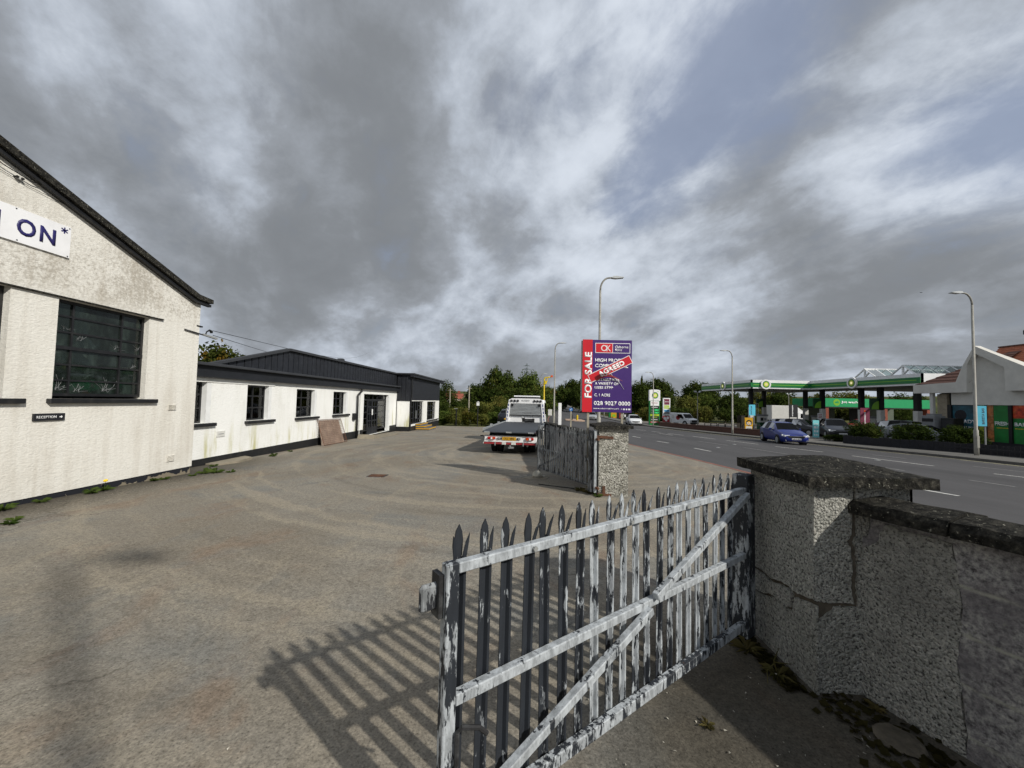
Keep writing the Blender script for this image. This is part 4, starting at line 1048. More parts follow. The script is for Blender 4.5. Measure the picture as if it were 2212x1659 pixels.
# roadside wall running towards the camera from the near pier
w1 = thing('roadside_wall', 'low roughcast wall with heavy dark coping beside the near gate pier', 'wall', (2.3, 1.5, -.02))
wa = Vector((2.025, 2.375, 0)); wd_ = Vector((.345, -.939, 0)).normalized(); wn = Vector((-wd_.y, wd_.x, 0))   # wn: towards the road
if wn.x < 0: wn = -wn
WL = 4.4
fwl = Fr(wa, wd_, (0, 0, 1))
LW = WL
mb = MB(); mb.add([wa+wn*.012+wd_*.0+Vector((0,0,-.25)), wa+wd_*WL+wn*.012+Vector((0,0,-.25)), wa+wd_*WL+wn*.24+Vector((0,0,-.25)), wa+wn*.24+Vector((0,0,-.25)),
              wa+wn*.012+Vector((0,0,1.03)), wa+wd_*WL+wn*.012+Vector((0,0,1.03)), wa+wd_*WL+wn*.24+Vector((0,0,1.03)), wa+wn*.24+Vector((0,0,1.03))],
             [(0,3,2,1),(4,5,6,7),(0,1,5,4),(1,2,6,5),(2,3,7,6),(3,0,4,7)]); mb.build('core', 'wall_dark', w1)
nf = fwl.n
sgn = 1 if nf.dot(-wn) > 0 else -1
def wpanel(pts, d0, d1, m):
    mb = MB(); mb.prism(pts, wd_, (0, 0, 1), wa-wn*d0+wn*.012, -wn*(d1-d0)); return mb.build('render_panel', m, w1)
wpanel([(.0, -.25), (.41, -.25)]+jagline([(.41, -.25), (.43, .1), (.40, .42), (.425, .7), (.395, .985)], .008, 6)[1:]+jagline([(.395, .985), (.22, .99), (.13, 1.0), (.10, .95), (.095, .90), (.06, .865), (.03, .845), (.012, .80), (.0, .62)], .006, 3)[1:], 0, .016, 'wall_dash')
wpanel([(.0, .90), (.035, .905), (.05, .96), (.05, 1.028), (.0, 1.028)], 0, .012, 'wall_dash')
wpanel(jagline([(.413, -.25), (.433, .1), (.403, .42), (.428, .7), (.398, 1.0)], .004, 6)[0:]+[(.41, 1.026), (4.39, 1.026), (4.39, -.25)], 0, .0155, 'wall_dark')
# coping stones, each its own block
cuts = [-.115, .41, 1.32, 2.3, 3.3, 4.42]
for i in range(5):
    a, b = cuts[i]+.004, cuts[i+1]-.004
    n = max(2, int((b-a)/.09)); vs = []; fs = []
    prof = [(-.065, 1.03), (-.07, 1.075), (-.05, 1.105), (.11, 1.135), (.28, 1.105), (.31, 1.075), (.305, 1.03)]
    for k in range(n+1):
        t_ = a+(b-a)*k/n
        for (o_, z) in prof:
            q = wa+wd_*t_+wn*o_; vs.append((q.x+rnd.uniform(-.006, .006), q.y+rnd.uniform(-.006, .006), z+(rnd.uniform(-.006, .006) if z > 1.04 else 0)))
    m = len(prof)
    for k in range(n):
        for j in range(m): fs.append((k*m+j, k*m+(j+1) % m, (k+1)*m+(j+1) % m, (k+1)*m+j))
    fs.append(tuple(range(m))); fs.append(tuple(n*m+j for j in range(m)))
    MB().add(vs, fs).build('coping_stone', 'coping', w1)
# far pier
p2 = thing('gate_pier', 'pale pebble dashed gate pier under the for sale board', 'gate pier', (1.75, 7.6, -.1))
MB().box((1.485, 7.33, -.4), (2.035, 7.88, 1.175)).build('shaft', 'pillar_dash2', p2)
pier_cap(1.41, 7.255, 2.105, 7.955, 1.176, .055, .07, p2)
mb = MB(); mb.bar((1.40, 7.318, 1.02), (1.75, 7.318, 1.0), .014, .05); mb.build('hinge_strap', 'rust', p2)
mb = MB(); mb.bar((1.46, 7.31, -.05), (1.72, 7.31, -.06), .02, .04); mb.bar((1.58, 7.315, -.06), (1.58, 7.315, .10), .05, .02); mb.build('ground_stop', 'rust', p2)
mb = MB(); mb.box((1.395, 7.30, -.02), (1.44, 7.44, 1.14)); o = mb.build('hanging_stile', 'peel', p2); o.color = (.40, 0, 0, 1)
# wall beyond the far pier
w2 = thing('roadside_wall', 'low dark capped wall running from the far gate pier behind the board posts', 'wall', (1.7, 11, -.2))
a0 = Vector((1.76, 7.89, 0)); b0 = Vector((1.16, 17.4, 0)); d0 = (b0-a0).normalized(); n0 = Vector((-d0.y, d0.x, 0)); seg = (b0-a0).length
for k in range(5):
    s0, s1 = seg*k/5, seg*(k+1)/5
    A_, B_ = a0+d0*s0, a0+d0*s1; zt = .965-.052*k
    for z0, z1, hw, mat_, nm, g_ in ((-.7, zt-.07, .09, 'wall_dark', 'wall_bay', .0), (zt-.07, zt, .13, 'coping', 'coping_stone', .012)):
        vs = [tuple(q+n0*s_*hw+Vector((0, 0, z))) for z in (z0, z1) for q, s_ in ((A_+d0*g_, -1), (B_-d0*g_, -1), (B_-d0*g_, 1), (A_+d0*g_, 1))]
        MB().add(vs, [(0,3,2,1),(4,5,6,7),(0,1,5,4),(1,2,6,5),(2,3,7,6),(3,0,4,7)]).build(nm, mat_, w2)
    q = A_+d0*.0; 
    if k: MB().box((q.x-.14, q.y-.07, -.7), (q.x+.14, q.y+.07, zt+.015)).build('buttress', 'wall_dark', w2)
# white sign board post behind the wall
wpst = thing('marker_post', 'tall plain white marker post standing behind the low dark wall', 'post', (1.36, 13.5, -.3))
MB().box((1.312, 13.46, -.4), (1.418, 13.56, 1.62)).build('board', 'white', wpst); MB().box((1.335, 13.57, -.4), (1.395, 13.61, 1.4)).build('stake', 'wood_post', wpst)

# ================================================================== FOR SALE BOARD
sb = thing('for_sale_board', 'purple and red for sale board on two posts above the far pier', 'sign board', (1.72, 7.77, -.1))
fb = Fr((0, 8.03, 0), (1, 0, 0), (0, 0, 1))
fb = Fr((1.23, 8.03, 1.45), (1, 0, 0), (0, 0, 1)); SX = 1.012; SZ = 1.502
# board face is measured in fractions of its width and height
def bx(x): return (x-80)/1000*SX
def bz(y): return (1522-y)/1480*SZ
fb.o = Vector((1.272, 8.03, 1.462))
slab(fb, 0, SX, 0, SZ, -.02, 0, 'panel', 'purple', sb)
slab(fb, -.004, .199, -.004, SZ+.004, -.018, .004, 'red_panel', 'red', sb)
slab(fb, -.03, .0, .02, SZ-.02, -.06, -.021, 'edge_frame', 'alu', sb)
text(fb, 'FOR SALE', .035, bz(1238), .152, bz(298)-bz(1238), .005, 'white', sb, bold=.035, rot=True)
def R_(x0, y0, x1, y1, d0, d1, nm, m): return slab(fb, bx(x0), bx(x1), bz(y1), bz(y0), d0, d1, nm, m, sb)
R_(332, 105, 1045, 312, .001, .003, 'logo_frame', 'white'); R_(344, 117, 682, 300, .0031, .005, 'logo_red', 'red'); R_(694, 117, 1033, 300, .0031, .005, 'logo_purple', 'purple')
mb = MB(); cx_, cz_ = bx(510), bz(210)
for k in range(20):
    a, b = 2*math.pi*k/20, 2*math.pi*(k+1)/20
    ro, ri = .062, .044; z_ = 1.03
    mb.prism([(cx_+ro*math.cos(a), cz_+ro*z_*math.sin(a)), (cx_+ro*math.cos(b), cz_+ro*z_*math.sin(b)), (cx_+ri*math.cos(b), cz_+ri*z_*math.sin(b)), (cx_+ri*math.cos(a), cz_+ri*z_*math.sin(a))], fb.u, fb.v, fb.p(0, 0, .0051), fb.n*.003)
o1 = mb.build('logo_ring', 'white', sb); 
text(fb, 'K', bx(560), bz(275), bx(650)-bx(560), bz(150)-bz(275), .0085, 'white', sb, bold=.0)
text(fb, 'Osborne', bx(732), bz(212), bx(1003)-bx(732), bz(155)-bz(212), .0052, 'white', sb, bold=.02)
text(fb, 'King', bx(735), bz(285), bx(875)-bx(735), bz(220)-bz(285), .0052, 'white', sb, bold=.02)
for s_, x0, y0, x1, y1, b_ in (('HIGH PROFILE', 330, 425, 960, 500, .03), ('COMMERCIAL', 328, 535, 1003, 612, .03), ('SUITABLE FOR', 330, 830, 835, 890, .03), ('A VARIETY OF', 328, 912, 810, 970, .03), ('USES STPP', 326, 995, 702, 1050, .03), ('C. 1 ACRE', 320, 1145, 642, 1205, .03), ('028 9027 0000', 312, 1298, 1055, 1385, .03), ('www.osborneking.com', 303, 1432, 825, 1472, .02)):
    text(fb, s_, bx(x0), bz(y1), bx(x1)-bx(x0), bz(y0)-bz(y1), .001, 'white', sb, bold=b_)
text(fb, 'X', bx(866), bz(1470), bx(893)-bx(866), bz(1438)-bz(1470), .001, 'white', sb, bold=.0)
R_(912, 1440, 944, 1470, .001, .003, 'icon', 'white'); R_(1014, 1440, 1056, 1470, .001, .003, 'icon', 'white')
mb = MB(); mb.disc(fb.p(bx(980), bz(1455), .001), fb.n, .017, .002, 16); mb.build('icon', 'white', sb)
# diagonal AGREED strip, with the older strip peeling away under it
ang = math.atan2(bz(335)-bz(765), bx(1020)-bx(165)); su = fb.u*math.cos(ang)+fb.v*math.sin(ang); sv_ = fb.v*math.cos(ang)-fb.u*math.sin(ang)
ft = Fr(fb.p(bx(255), bz(930), .006), su, sv_)
TL = math.hypot(bx(1095)-bx(255), bz(490)-bz(930)); TH = .178
ag = slab(ft, 0, TL, 0, TH, 0, .004, 'agreed_strip', 'white', sb)
slab(ft, .012, TL-.012, .012, TH-.012, .0042, .006, 'strip_face', 'red', ag)
text(ft, 'AGREED', TL*.215, .035, TL*.615, TH-.07, .0062, 'white', ag, bold=.05)
# curling flap of the peeled strip: darker back with ghost letters, standing off the board
mb = MB(); n = 16; vs = []
def curl(t_, s_):
    x = TL*.12+t_*TL*.50; h_ = .085+.03*math.sin(t_*math.pi)-.07*t_*t_
    drop = -.03-.05*t_-.20*t_**2
    return ft.p(x+s_*.0, .02+s_*h_*(1-.55*t_)+drop+.05*math.sin(t_*3), .012+.05*math.sin(t_*math.pi*.9))
for k in range(n+1):
    for s_ in (0, .5, 1): vs.append(curl(k/n, s_))
mb.add(vs, [(3*k+j, 3*k+3+j, 3*k+4+j, 3*k+1+j) for k in range(n) for j in range(2)])
fl2 = mb.build('peeling_flap', 'red_back', ag)
fg2 = Fr(curl(.40, .25)+ft.n*.008, su*1.-sv_*.25, sv_)
text(fg2, 'SO', -.09, -.0, .15, .06, 0, 'grey', fl2, bold=.03)
mb = MB(); mb.tube([fb.p(bx(640), bz(730), .012), fb.p(bx(760), bz(850), .02), fb.p(bx(850), bz(940), .012), fb.p(bx(928), bz(1055), .006)], [.006, .008, .004, .002], 5); mb.build('torn_edge', 'white_dull', sb)
for x, y0 in ((1.40, 7.0), (2.10, 7.0)): MB().box((x-.022, 8.053, -.3), (x+.022, 8.09, 1.50)).build('post', 'wood_post', sb)
for x in (1.40, 2.10): MB().box((x-.02, 8.051, 1.50), (x+.02, 8.085, 2.9)).build('batten', 'wood_post', sb)

# ================================================================== RECOVERY TRUCK
TZ = gz(-.3, 14.5)-.01
tk = thing('recovery_truck', 'white recovery truck with flat bed and slatted headboard parked facing away in the yard', 'truck', (-.34, 13.7, TZ), -R(6.5))
def tp(mb, nm, m, par=tk, smooth=False, bevel=0): return mb.build(nm, m, par, smooth=smooth, world=False, bevel=bevel)
WB = .935
ftk = Fr((0, 0, 0), (1, 0, 0), (0, 0, 1))
tp(MB().box((-WB, .0, .46), (WB, .12, .655)), 'rear_beam', 'white', bevel=.008)
tp(MB().box((-WB, -.012, .455), (WB, -.001, .50)), 'beam_lip', 'white')
tp(MB().box((-WB, -.004, .655), (WB, .16, .675)), 'beam_cap', 'alu')
for x0, x1 in ((-.955, -.55), (-.53, -.31), (-.15, .02), (.20, .45), (.47, .90)):
    tp(MB().box((x0, -.035, .375), (x1, .03, .435)), 'bumper_bar', 'red_dull', bevel=.006)
for x0, x1 in ((-.305, -.155), (.025, .195)): tp(MB().box((x0, -.045, .36), (x1, .02, .445)), 'bumper_pad', 'white_dull', bevel=.012)
for x in (-.54, .46, .92): tp(MB().box((x-.018, -.05, .33), (x+.018, -.036, .45)), 'bumper_clip', 'alu')
tp(MB().prism([(-.955,.375),(-.935,.45),(-.955,.45),(-.985,.40)], (1,0,0), (0,0,1), (0,-.03,0), (0,.05,0)), 'bumper_end', 'white_dull')
for s_ in (-1, 1):
    hx = s_*.68
    lc = tp(MB().tube([(hx-.14, -.03, .585), (hx-.12, -.03, .585), (hx+.12, -.03, .585), (hx+.14, -.03, .585)], [.03, .047, .047, .03], 10), 'tail_light', 'lens_red')
    tp(MB().box((hx-.015, -.08, .545), (hx+.055, -.074, .625)), 'reverse_lens', 'white', lc); tp(MB().box((hx-s_*.075-.035, -.081, .55), (hx-s_*.075+.035, -.0755, .62)), 'indicator', 'amber', lc)
npl = tp(MB().box((-.29, -.03, .52), (.20, -.014, .635)), 'number_plate', 'plate_yellow')
text(Fr((-.29, -.0305, .52), (1,0,0), (0,0,1)), 'CKZ 4800', .05, .025, .38, .065, 0, 'dark', npl, bold=.02, world=False)
for x in (-.42, .31): 
    q = tp(MB().box((x-.045, -.05, .535), (x+.045, -.012, .62)), 'reflector_lamp', 'grey', bevel=.012)
for x in (-.335, .245): tp(MB().box((x-.02, -.03, .54), (x+.02, -.012, .61)), 'plate_lamp', 'dark')
tp(MB().prism([(0,0),(.06,.05),(.16,.06),(.16,.09),(.05,.09)], (-1,0,0), (0,0,1), (-.93,-.02,.585), (0,.05,0)).box((-.96, .0, .56), (-.93, .06, .64)), 'bed_latch', 'black_iron')
# tow ball and underside
tp(MB().tube([(.0, -.06, .30), (.0, -.06, .35)], .03, 8).box((-.07, -.05, .24), (.12, .25, .30)), 'tow_ball', 'alu')
tp(MB().box((-.45, .2, .34), (-.33, 5.0, .50)), 'chassis_rail', 'dark'); tp(MB().box((.33, .2, .34), (.45, 5.0, .50)), 'chassis_rail', 'dark')
tp(MB().box((-.62, .25, .66), (.75, 4.8, .74)), 'sub_frame', 'dark'); tp(MB().box((-.85, .2, .50), (.85, 4.8, .66)), 'under_tray', 'dark')
tp(MB().tube([(.55, .5, .30), (.55, 1.6, .30)], .05, 8), 'exhaust', 'galv')
# bed: dark deck with side rails, rear edge tipped down
bed = tp(MB().add([(-1.0, -.12, .815), (1.0, -.12, .815), (1.0, .35, .86), (1.0, 5.2, .90), (-1.0, 5.2, .90), (-1.0, .35, .86), (-1.0, -.12, .785), (1.0, -.12, .785), (1.0, .35, .75), (1.0, 5.2, .77), (-1.0, 5.2, .77), (-1.0, .35, .75)],
   [(0,1,2,5),(5,2,3,4),(7,6,11,8),(8,11,10,9),(0,6,7,1),(4,3,9,10),(1,7,8,2),(2,8,9,3),(6,0,5,11),(11,5,4,10)]), 'bed', plain('dark deck', S(52, 56, 62), .6, .2, 4, .2, 30, local=True))
for s_ in (-1, 1):
    tp(MB().box((s_*1.0-.03, .1, .845), (s_*1.0+.03, 5.2, .925)), 'side_rail', 'alu', bed)
    for y in (1.6, 3.3): tp(MB().box((s_*1.0-.045, y-.05, .925), (s_*1.0+.045, y+.05, .99)), 'lashing_post', 'alu', bed)
for x in (-.83, -.05, .73): tp(MB().box((x-.1, -.135, .785), (x+.1, -.121, .83)), 'bed_pad', 'alu', bed)
tp(MB().prism([(1.0,.79),(1.0,.9),(.88,.82)], (1,0,0), (0,0,1), (0,-.14,0), (0,.02,0)), 'corner_reflector', 'red_dull', bed)
# headboard
Yh = 5.15
def hp(pts, y0, y1): return MB().prism(pts, (1,0,0), (0,0,1), (0, y0, 0), (0, y1-y0, 0))
hb_ = tp(hp([(-.90,.86),(-.86,1.82),(-.78,1.98),(-.66,2.05),(.66,2.05),(.78,1.98),(.86,1.82),(.90,.86)], Yh+.03, Yh+.06), 'headboard', 'white')
for s_ in (-1, 1):
    tp(hp([(s_*.955,.82),(s_*.955,1.1),(s_*.865,1.80),(s_*.74,1.80),(s_*.81,1.1),(s_*.83,.82)], Yh-.05, Yh+.03), 'headboard_post', 'white', hb_)
    for k in range(5):
        z0 = .98+.17*k; o_ = s_*(.905-.018*k)
        tp(hp([(o_-.022,z0),(o_+.022,z0),(o_+.014,z0+.12),(o_-.03,z0+.12)], Yh-.055, Yh-.051), 'chevron_strip', 'blue_strip', hb_)
tp(hp([(-.865,1.80),(-.80,1.97),(-.68,2.05),(.68,2.05),(.80,1.97),(.865,1.80)], Yh-.05, Yh+.029), 'headboard_top', 'white', hb_)
text(Fr((0, Yh-.051, 0), (1,0,0), (0,0,1)), 'NUGENT', -.21, 1.90, .40, .075, 0, 'grey', hb_, bold=.03, world=False)
for x in (-.70, -.545, -.39, .42, .57, .72): tp(MB().disc((x, Yh-.05, 1.925), (0,-1,0), .06, .03, 14), 'work_lamp', 'black_iron', hb_).location = (0, 0, 0)
for k in range(8):
    z0 = 1.26+.066*k; tp(hp([(-.80+.012*k,z0),(.80-.012*k,z0),(.80-.012*k,z0+.05),(-.80+.012*k,z0+.05)], Yh-.02, Yh+.028), 'slat', 'alu', hb_)
tp(hp([(-.82,1.21),(.82,1.21),(.82,1.235),(-.82,1.235)], Yh-.045, Yh+.02), 'cross_rail', 'dark', hb_)
lines(Fr((0, Yh-.021, 0), (1,0,0), (0,0,1)), -.15, .32, 1.33, 1, .06, .01, 0, 'grey', hb_, 'lettering', 4, world=False)
for x in (-.66, .66): tp(MB().box((x-.05, Yh-.08, 1.66), (x+.05, Yh-.03, 1.78)), 'bracket_lamp', 'dark', hb_)
# winch
wn_ = tp(MB().tube([(.0, Yh-.35, 1.0), (.36, Yh-.35, 1.0)], .09, 10), 'winch', 'black_iron')
tp(MB().box((-.12, Yh-.42, .93), (.0, Yh-.28, 1.12)), 'winch_motor', 'dark', wn_); tp(MB().box((.36, Yh-.42, .92), (.46, Yh-.28, 1.1)), 'winch_end', 'dark', wn_)
tp(MB().tube([(-.12, Yh-.35, 1.05), (-.2, Yh-.35, 1.16), (-.1, Yh-.38, 1.18), (-.05, Yh-.4, 1.0)], .018, 5), 'hose', 'white_dull', wn_)
# cab ahead of the headboard
cab = tp(MB().prism([(5.25,.45),(5.25,1.9),(5.4,2.0),(6.5,1.98),(7.0,1.6),(7.35,1.15),(7.4,.45)], (0,1,0), (0,0,1), (-.88,0,0), (1.76,0,0)), 'cab', 'white', bevel=.03)
tp(MB().prism([(6.5,1.25),(6.5,1.85),(6.9,1.62),(7.15,1.25)], (0,1,0), (0,0,1), (.884,0,0), (.005,0,0)), 'side_window', 'car_glass', cab)
tp(MB().prism([(5.6,1.25),(5.6,1.85),(6.4,1.85),(6.4,1.25)], (0,1,0), (0,0,1), (.884,0,0), (.005,0,0)), 'side_window', 'car_glass', cab)
for s_ in (-1, 1):
    m_ = tp(MB().box((s_*1.02, 6.75, 1.2), (s_*1.22, 6.83, 1.52)), 'door_mirror', 'white_dull', cab); tp(MB().bar((s_*.88, 6.8, 1.35), (s_*1.05, 6.8, 1.35), .04, .04), 'mirror_arm', 'dark', m_)
lb = tp(MB().box((-.64, 5.5, 2.13), (.66, 5.75, 2.19)), 'light_bar', 'white', bevel=.01); tp(MB().box((-.6, 5.52, 2.0), (.62, 5.73, 2.129)), 'light_bar_base', 'dark')
def wheel(parent, x, y, r, wd, world=False, rim='alu', n=16):
    o = MB().tube([(x-wd/2, y, r), (x-wd/2+.02, y, r), (x+wd/2-.02, y, r), (x+wd/2, y, r)], [r*.9, r, r, r*.9], n).build('wheel', 'rubber', parent, world=world)
    s_ = 1 if x > 0 else -1
    MB().tube([(x+s_*(wd/2-.01), y, r), (x+s_*(wd/2+.008), y, r), (x+s_*(wd/2+.012), y, r)], [r*.66, r*.62, r*.2], n).build('rim', rim, o, world=world)
    return o
for x in (-.72, -.50, .50, .72): wheel(tk, x, .95, .33, .2)
for x in (-.72, .72): wheel(tk, x, 6.3, .33, .2)
for s_ in (-1, 1): tp(MB().prism([(.5,.36),(.55,.62),(.75,.72),(1.15,.72),(1.35,.62),(1.4,.36),(1.37,.36),(1.3,.58),(1.13,.68),(.77,.68),(.6,.58),(.53,.36)], (0,1,0), (0,0,1), (s_*.72-.16,0,0), (.32,0,0)), 'mudguard', 'dark')

# ================================================================== STREET FURNITURE
def lamp(x, y, h, side, label, arm=.95, zb=0., grp='street lamps along the road'):
    z = gz(x, y)+zb; t = thing('street_lamp', label, 'street lamp', (x, y, z), 0, grp)
    MB().tube([(0,0,-.1), (0,0,1.3), (0,0,1.32), (0,0,h-.7)], [.095,.095,.072,.05], 10).build('column', 'pole_grey', t, True, world=False)
    pts = [(0,0,h-.7)]+[(side*.42*(1-math.cos(a)), 0, h-.7+.62*math.sin(a)) for a in [k*math.pi/2/6 for k in range(1, 7)]]+[(side*arm*.7, 0, h-.06)]
    MB().tube(pts, .042, 8).build('arm', 'pole_grey', t, True, world=False)
    MB().prism([(side*arm*.55,-.03),(side*arm*.62,.05),(side*arm*.8,.055),(side*arm*1.15,.01),(side*arm*1.15,-.02),(side*arm*.75,-.06)], (1,0,0), (0,0,1), (0,-.11,h-.06), (0,.22,0)).build('lantern', 'lamp_head', t, world=False)
    MB().box((-.06, -.10, .4), (.06, -.075, 1.0)).build('access_door', 'pole_grey', t, world=False)
    return t
lamp(23.58, 20.6, 8.55, -1, 'tall grey street lamp in front of the shop windows at right', zb=.1)
lamp(19.46, 36.0, 7.75, -1, 'grey street lamp on the pavement left of the blue hatchback', zb=.1)
lamp(17.85, 52.5, 7.3, -1, 'grey street lamp standing in front of the green price totem', zb=.1)
lamp(3.68, 18.3, 8.05, 1, 'tall grey street lamp rising right behind the for sale board', .95)
lamp(3.10, 36.0, 7.95, 1, 'grey street lamp left of the for sale board near the white marker post', .9)
lamp(3.25, 64.0, 7.6, 1, 'far street lamp rising over the trees behind the recovery truck', .95)
lamp(18.9, 88.0, 7.5, -1, 'far street lamp against the dark wood across the road', .9, .1)
lamp(6.3, -4.75, 9.3, 1, 'tall grey street lamp out of view whose long shadow crosses the yard', .95)
def flood(x, y, h, label):
    z = gz(x, y)+.1; t = thing('floodlight_column', label, 'floodlight', (x, y, z), .3, 'floodlight columns of the forecourt')
    MB().tube([(0,0,0), (0,0,h)], [.07,.05], 8).build('column', 'pole_grey', t, world=False)
    MB().bar((-.4,0,h), (.4,0,h), .05, .05).build('cross_arm', 'pole_grey', t, world=False)
    for s_ in (-1, 1): MB().prism([(-.15,0),(.15,.1),(.18,.26),(-.1,.22)], (s_,0,0), (0,0,1), (s_*.4,-.12,h), (0,.24,0)).build('floodlight', 'lamp_head', t, world=False)
flood(25.8, 57., 4.9, 'twin headed floodlight column left of the fuel canopy'); flood(50.5, 74., 5.6, 'twin headed floodlight column seen under the fuel canopy')
# pole with a round blue sign
t = thing('keep_left_sign', 'small round blue arrow sign on a short wooden post by the road', 'road sign', (4.15, 32, gz(4.15, 32)))
MB().box((-.055,-.04,-.2), (.055,.04,1.66)).build('post', 'wood_post', t, world=False)
MB().disc((0,-.045,1.69), (0,-1,0), .15, .012, 20).build('disc', 'blue', t, world=False)
MB().prism([(-.07,-.05),(-.02,-.06),(-.01,-.02),(.06,.05),(.03,.08),(-.04,.01),(-.07,.0)], (1,0,0), (0,0,1), (0,-.058,1.69), (0,-.003,0)).build('arrow', 'white', t, world=False)
# traffic island with bollards
il = thing('traffic_island', 'pale traffic island in the middle of the road beyond the marker post', 'traffic island', (8.9, 64.5, gz(8.9, 64.5)))
MB().prism([(-1.6,-2.4),(-.4,-3.2),(.9,-3.0),(1.5,-1.8),(1.6,2.5),(.3,3.6),(-1.2,2.9)], (1,0,0), (0,1,0), (0,0,-.02), (0,0,.12)).build('kerbed_top', plain('island paving', S(176, 150, 130), .9, .12, 3), il, world=False)
solo(MB().tube([(0,0,0),(0,0,.75),(0,0,.95)], [.16,.16,.11], 10), 'bollard', 'dark', 'short black bollard on the pale traffic island', 'bollard', (8.35, 63.4, gz(8.4, 63)+.1))
solo(MB().tube([(0,0,0),(0,0,.7),(0,0,.85)], [.15,.17,.1], 10), 'bollard', 'yellow', 'short yellow bollard on the pale traffic island', 'bollard', (9.25, 63.4, gz(9.2, 63)+.1))
# yellow camera mast
t = thing('camera_mast', 'yellow cranked speed camera mast rising behind the recovery truck', 'camera mast', (2.68, 45, gz(2.7, 45)))
MB().tube([(0,0,-.2),(0,0,2.2),(0,0,2.22),(0,0,5.2),(.08,0,5.36),(.45,0,5.42),(.78,0,5.46)], [.10,.10,.085,.085,.08,.07,.06], 8).build('mast', 'yellow', t, True, world=False)
MB().tube([(.02,0,4.75),(.30,0,4.85),(.34,0,5.36)], .05, 6).build('brace', 'yellow', t, world=False)
MB().box((.74,-.1,5.44),(.98,.1,5.66)).build('camera_head', 'amber', t, world=False)
MB().box((.05,-.11,4.6),(.28,.11,5.0)).build('control_box', 'yellow', t, world=False)

# ================================================================== FUEL STATION
def helios(fr, cx, cy, r, d, parent):
    for k, (rr, m_, n) in enumerate(((1., 'bp_dark', 18), (.80, 'bp_lime', 18), (.56, 'bp_yellow', 18), (.30, 'bp_lit', 18))):
        pts = []
        for i in range(n*2):
            a = math.pi*i/n; q = r*rr*(1 if i % 2 == 0 else .84); pts.append((cx+q*math.cos(a), cy+q*math.sin(a)))
        mb = MB(); fr.poly(mb, pts, d+.006*k, d+.006*k+.005); mb.build('sunburst', m_, parent)
cn = thing('fuel_canopy', 'flat white and green fuel station canopy on dark columns across the road', 'canopy', (34, 45, -1.1))
ZB, ZT = 3.72, 4.71
XA, XBk, YC, YL, YRt = 26.4, 33.15, 45., 57., 32.75
def fascia(a, b, bands=True):                       # three bands on one straight run
    a = Vector(a); b = Vector(b); u = (b-a).normalized(); fr = Fr(a, u, (0, 0, 1)); L = (b-a).length
    slab(fr, 0, L, ZB, ZT, -.25, 0, 'fascia', 'white', cn)
    if not bands: return fr
    slab(fr, .0, L-.0, ZB+.16, ZB+.67, .002, .045, 'green_band', 'bp_green', cn)
    slab(fr, .3, L-.3, ZB+.40, ZB+.455, .047, .055, 'lime_line', 'bp_lime', cn)
    return fr
f1 = fascia((XA, YL, 0), (XA, YC, 0)); f2 = fascia((XA+.003, YC, 0), (XBk, YC, 0)); f3 = fascia((XBk, YC-.003, 0), (XBk, YRt, 0)); f4 = fascia((XBk+.003, YRt, 0), (46, YRt, 0), False)
MB().prism([(XA+.26, YC+.26), (XBk+.26, YC+.26), (XBk+.26, YRt+.26), (46, YRt+.26), (46, YC+1), (39, YC+1), (39, YL), (XA+.26, YL)], (1,0,0), (0,1,0), (0,0,ZB+.02), (0,0,.75)).build('deck', 'soffit', cn)
for fr, u in ((f1, 6.2), (f2, 1.65), (f3, 5.75)):
    mb = MB(); mb.disc(fr.p(u, 4.20, .05), fr.n, .56, .14, 28); q = mb.build('logo_disc', 'white', cn)
    helios(fr, u, 4.20, .43, .192, q)
for x, y in ((27.9, 47.5), (33.2, 53.5), (36.0, 49.7), (34.5, 45.0), (35.5, 41.1), (35.0, 38.4), (35.0, 34.9)):
    z = gz(x, y)+.1; c_ = MB().box((x-.19, y-.19, 1.55), (x+.19, y+.19, ZB+.02)).build('column', 'dark', cn)
    MB().box((x-.21, y-.21, z-.1), (x+.21, y+.21, 1.549)).build('column_cladding', 'white_dull', c_)
for x, y in ((33.2, 53.5), (34.5, 45.0), (35.0, 38.4)):
    q = MB().box((x-1.05, y-.06, 1.6), (x-.20, y+.06, 2.7)).build('pump_flag', 'bp_dark', cn)
    m_ = MB(); pts = [(x-.21, 1.62)]+[(x-.21-.72*math.sin(a), 1.62+.8*math.cos(a)) for a in [math.pi/2*(1-k/8) for k in range(9)]]
    m_.prism(pts, (1,0,0), (0,0,1), (0, y-.066, 0), (0, -.004, 0)); m_.build('flag_arc', 'bp_lime', q)
